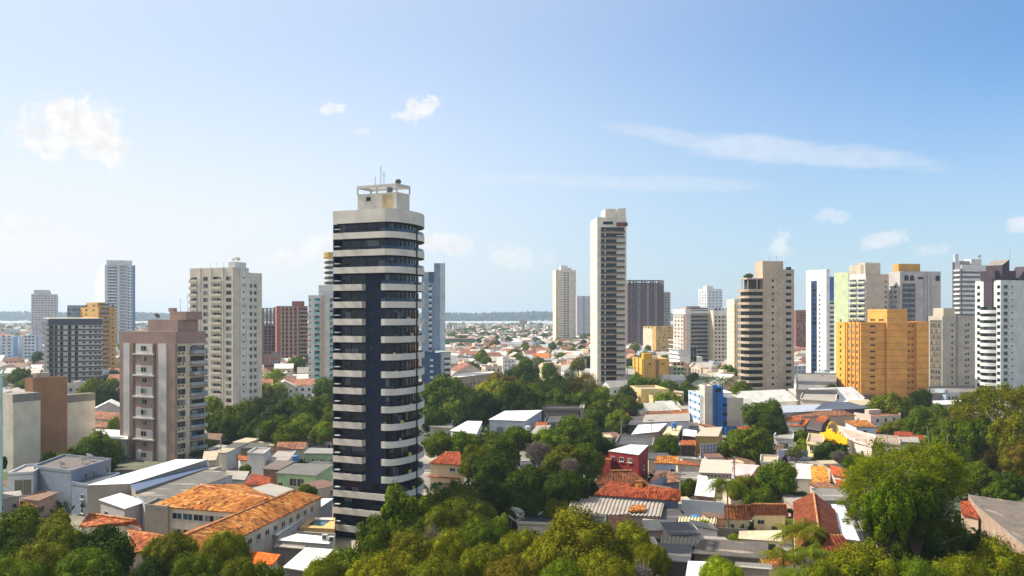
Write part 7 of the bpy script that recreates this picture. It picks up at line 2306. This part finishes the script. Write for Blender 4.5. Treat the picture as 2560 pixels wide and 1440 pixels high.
# trees of the far city
cnt = 0
TC, TN = [], []
r3 = random.Random(5)
rsn = np.random.RandomState(8)
y = 340.0
while y < 3380:
    st = 24 + y * .006
    x = -y * .56
    while x < y * .56:
        xx, yy_ = x + r3.uniform(-12, 12), y + r3.uniform(-12, 12)
        x += st
        if r3.random() > .55 or not free(xx, yy_): continue
        H = r3.uniform(7, 13)
        Rr = r3.uniform(3.5, 7) * (1.5 if y > 1500 else 1)
        if cnt < 130 and y < 1500:
            if seen(Vector((xx, yy_, H - .5))):
                cnt += 1
                tn = r3.choice(['green', 'green', 'dark', 'olive', 'bright'])
                zone = 'close behind the park row' if y < 700 else 'among the middle rows of low houses' if y < 1100 else 'among the far low houses'
                tree_at('leafy_tree', 'far', xx, yy_, Rr, H, tn, f'{dict(green="green", dark="dark green", olive="olive", bright="bright green")[tn]} round tree {zone}', f'city trees {zone}', k=r3.randrange(5), trunkless=y > 900)
        elif y > 900:
            n = 26
            d = unit(rsn.normal(size=(n, 3)))
            TC.append(np.array([xx, yy_, H * .6]) + d * np.array([Rr, Rr, H * .4])); TN.append(d)
    y += st
C, Nn = np.concatenate(TC), np.concatenate(TN)
o = put('distant_trees', leafmesh('distant_trees', C, unit(Nn + (0, 0, .3)), 3.6, foliage('far_tree_leaves', .2, .02), rsn))
o.color = (.045, .075, .018, 1)
tag(o, 'scattered trees of the far city down to the river bank', 'trees', kind='stuff')
# undergrowth under the near woods
GC = []
for tr in TREES:
    H, px, py = tr[4], tr[1], tr[2]
    Y = F * (CZ - H) / (py - HY)
    if Y < 330:
        Rr = tr[3] * Y / F / 2
        m_ = rsn.normal(0, Rr * .75, (70, 2))
        GC.append(np.stack([X(px, Y) + m_[:, 0], Y + m_[:, 1], rsn.uniform(.2, 2.2, 70)], 1))
C = np.concatenate(GC)
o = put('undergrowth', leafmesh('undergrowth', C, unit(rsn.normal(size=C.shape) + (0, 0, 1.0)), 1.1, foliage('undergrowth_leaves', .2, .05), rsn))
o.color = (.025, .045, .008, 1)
tag(o, 'dark undergrowth beneath the trees', 'undergrowth', kind='stuff')

# small lean-tos and sheds crowding the yards between the near houses
r4 = random.Random(12)
FILL = [('weathered grey', GRY), ('rusty', sheet('#7a5a48', stain=.5)), ('pale', LGR), ('rusty tile', OLD), ('orange tile', TER), ('dark', DGR), ('tan', BGE)]
ZONES = [((1500, 1020, 1960, 1130), 'in the yards around the white and blue block', 30), ((1640, 1140, 2140, 1260), 'in the yards right of the red house', 34), ((1600, 1290, 1960, 1400), 'in the bottom yards near the ribbed roofs', 10),
         ((1930, 1030, 2330, 1150), 'around the yellow sign shops', 30), ((510, 1100, 835, 1215), 'in the yards between the mauve and navy towers', 9), ((2290, 990, 2560, 1040), 'at the rim of the right hand wood', 8), ((20, 1190, 130, 1270), 'beside the white facade', 4)]
SPOT = [(o.matrix_world @ (sum((Vector(c) for c in o.bound_box), Vector()) / 8), max(o.dimensions.x, o.dimensions.y) / 2) for o in scn.objects if o.type == 'MESH' and o.name.split('.')[0] in ('wall', 'wing') and o.location.length < 1e-3 and o.parent and o.parent.location.y < 420]
for (x0, y0, x1, y1), zone, n in ZONES:
    k = tries = 0
    while k < n and tries < 1500:
        tries += 1
        px, py = r4.uniform(x0, x1), r4.uniform(y0, y1)
        v = P(px, py, 3.0)
        w_, d_, h_ = r4.uniform(3.5, 7), r4.uniform(3, 6), r4.uniform(2.4, 3.9)
        if any((v.x - s.x) ** 2 + (v.y - s.y) ** 2 < (q * .8 + max(w_, d_) * .45) ** 2 for s, q in SPOT): continue
        SPOT.append((v, max(w_, d_) / 2))
        nm, rm_ = r4.choice(FILL)
        root = empty('shed', (v.x, v.y, 0), f'small {nm} roofed shed {zone}', 'shed', f'{nm} sheds {zone}', R(r4.choice([5, 95, 12]) if px > 1000 else r4.choice([63, -27])) + r4.uniform(-.1, .1))
        a, b_ = w_ / 2, d_ / 2
        up = r4.uniform(.3, .9)
        mb = MB()
        mb.poly([(-a, -b_, 0), (a, -b_, 0), (a, -b_, h_), (-a, -b_, h_)]).poly([(a, b_, 0), (-a, b_, 0), (-a, b_, h_ + up), (a, b_, h_ + up)])
        mb.poly([(a, -b_, 0), (a, b_, 0), (a, b_, h_ + up), (a, -b_, h_)]).poly([(-a, b_, 0), (-a, -b_, 0), (-a, -b_, h_), (-a, b_, h_ + up)])
        mb.build('wall', plaster(r4.choice(WALLC), stain=.6), root)
        e_ = .3
        mb = MB()
        q = [Vector((-a - e_, -b_ - e_, h_ + .02)), Vector((a + e_, -b_ - e_, h_ + .02)), Vector((a + e_, b_ + e_, h_ + up + .14)), Vector((-a - e_, b_ + e_, h_ + up + .14))]
        lo_ = [p + Vector((0, 0, -.1)) for p in q]
        mb.poly(q).poly(lo_[::-1])
        for i in range(4): mb.poly([lo_[i], lo_[(i + 1) % 4], q[(i + 1) % 4], q[i]])
        mb.build('roof', rm_, root)
        put('window', winmesh(.9, .9, GLD, plain('#b9b4aa'), True), root, (r4.uniform(-.2, .2) * w_, -b_, 1.1))
        k += 1
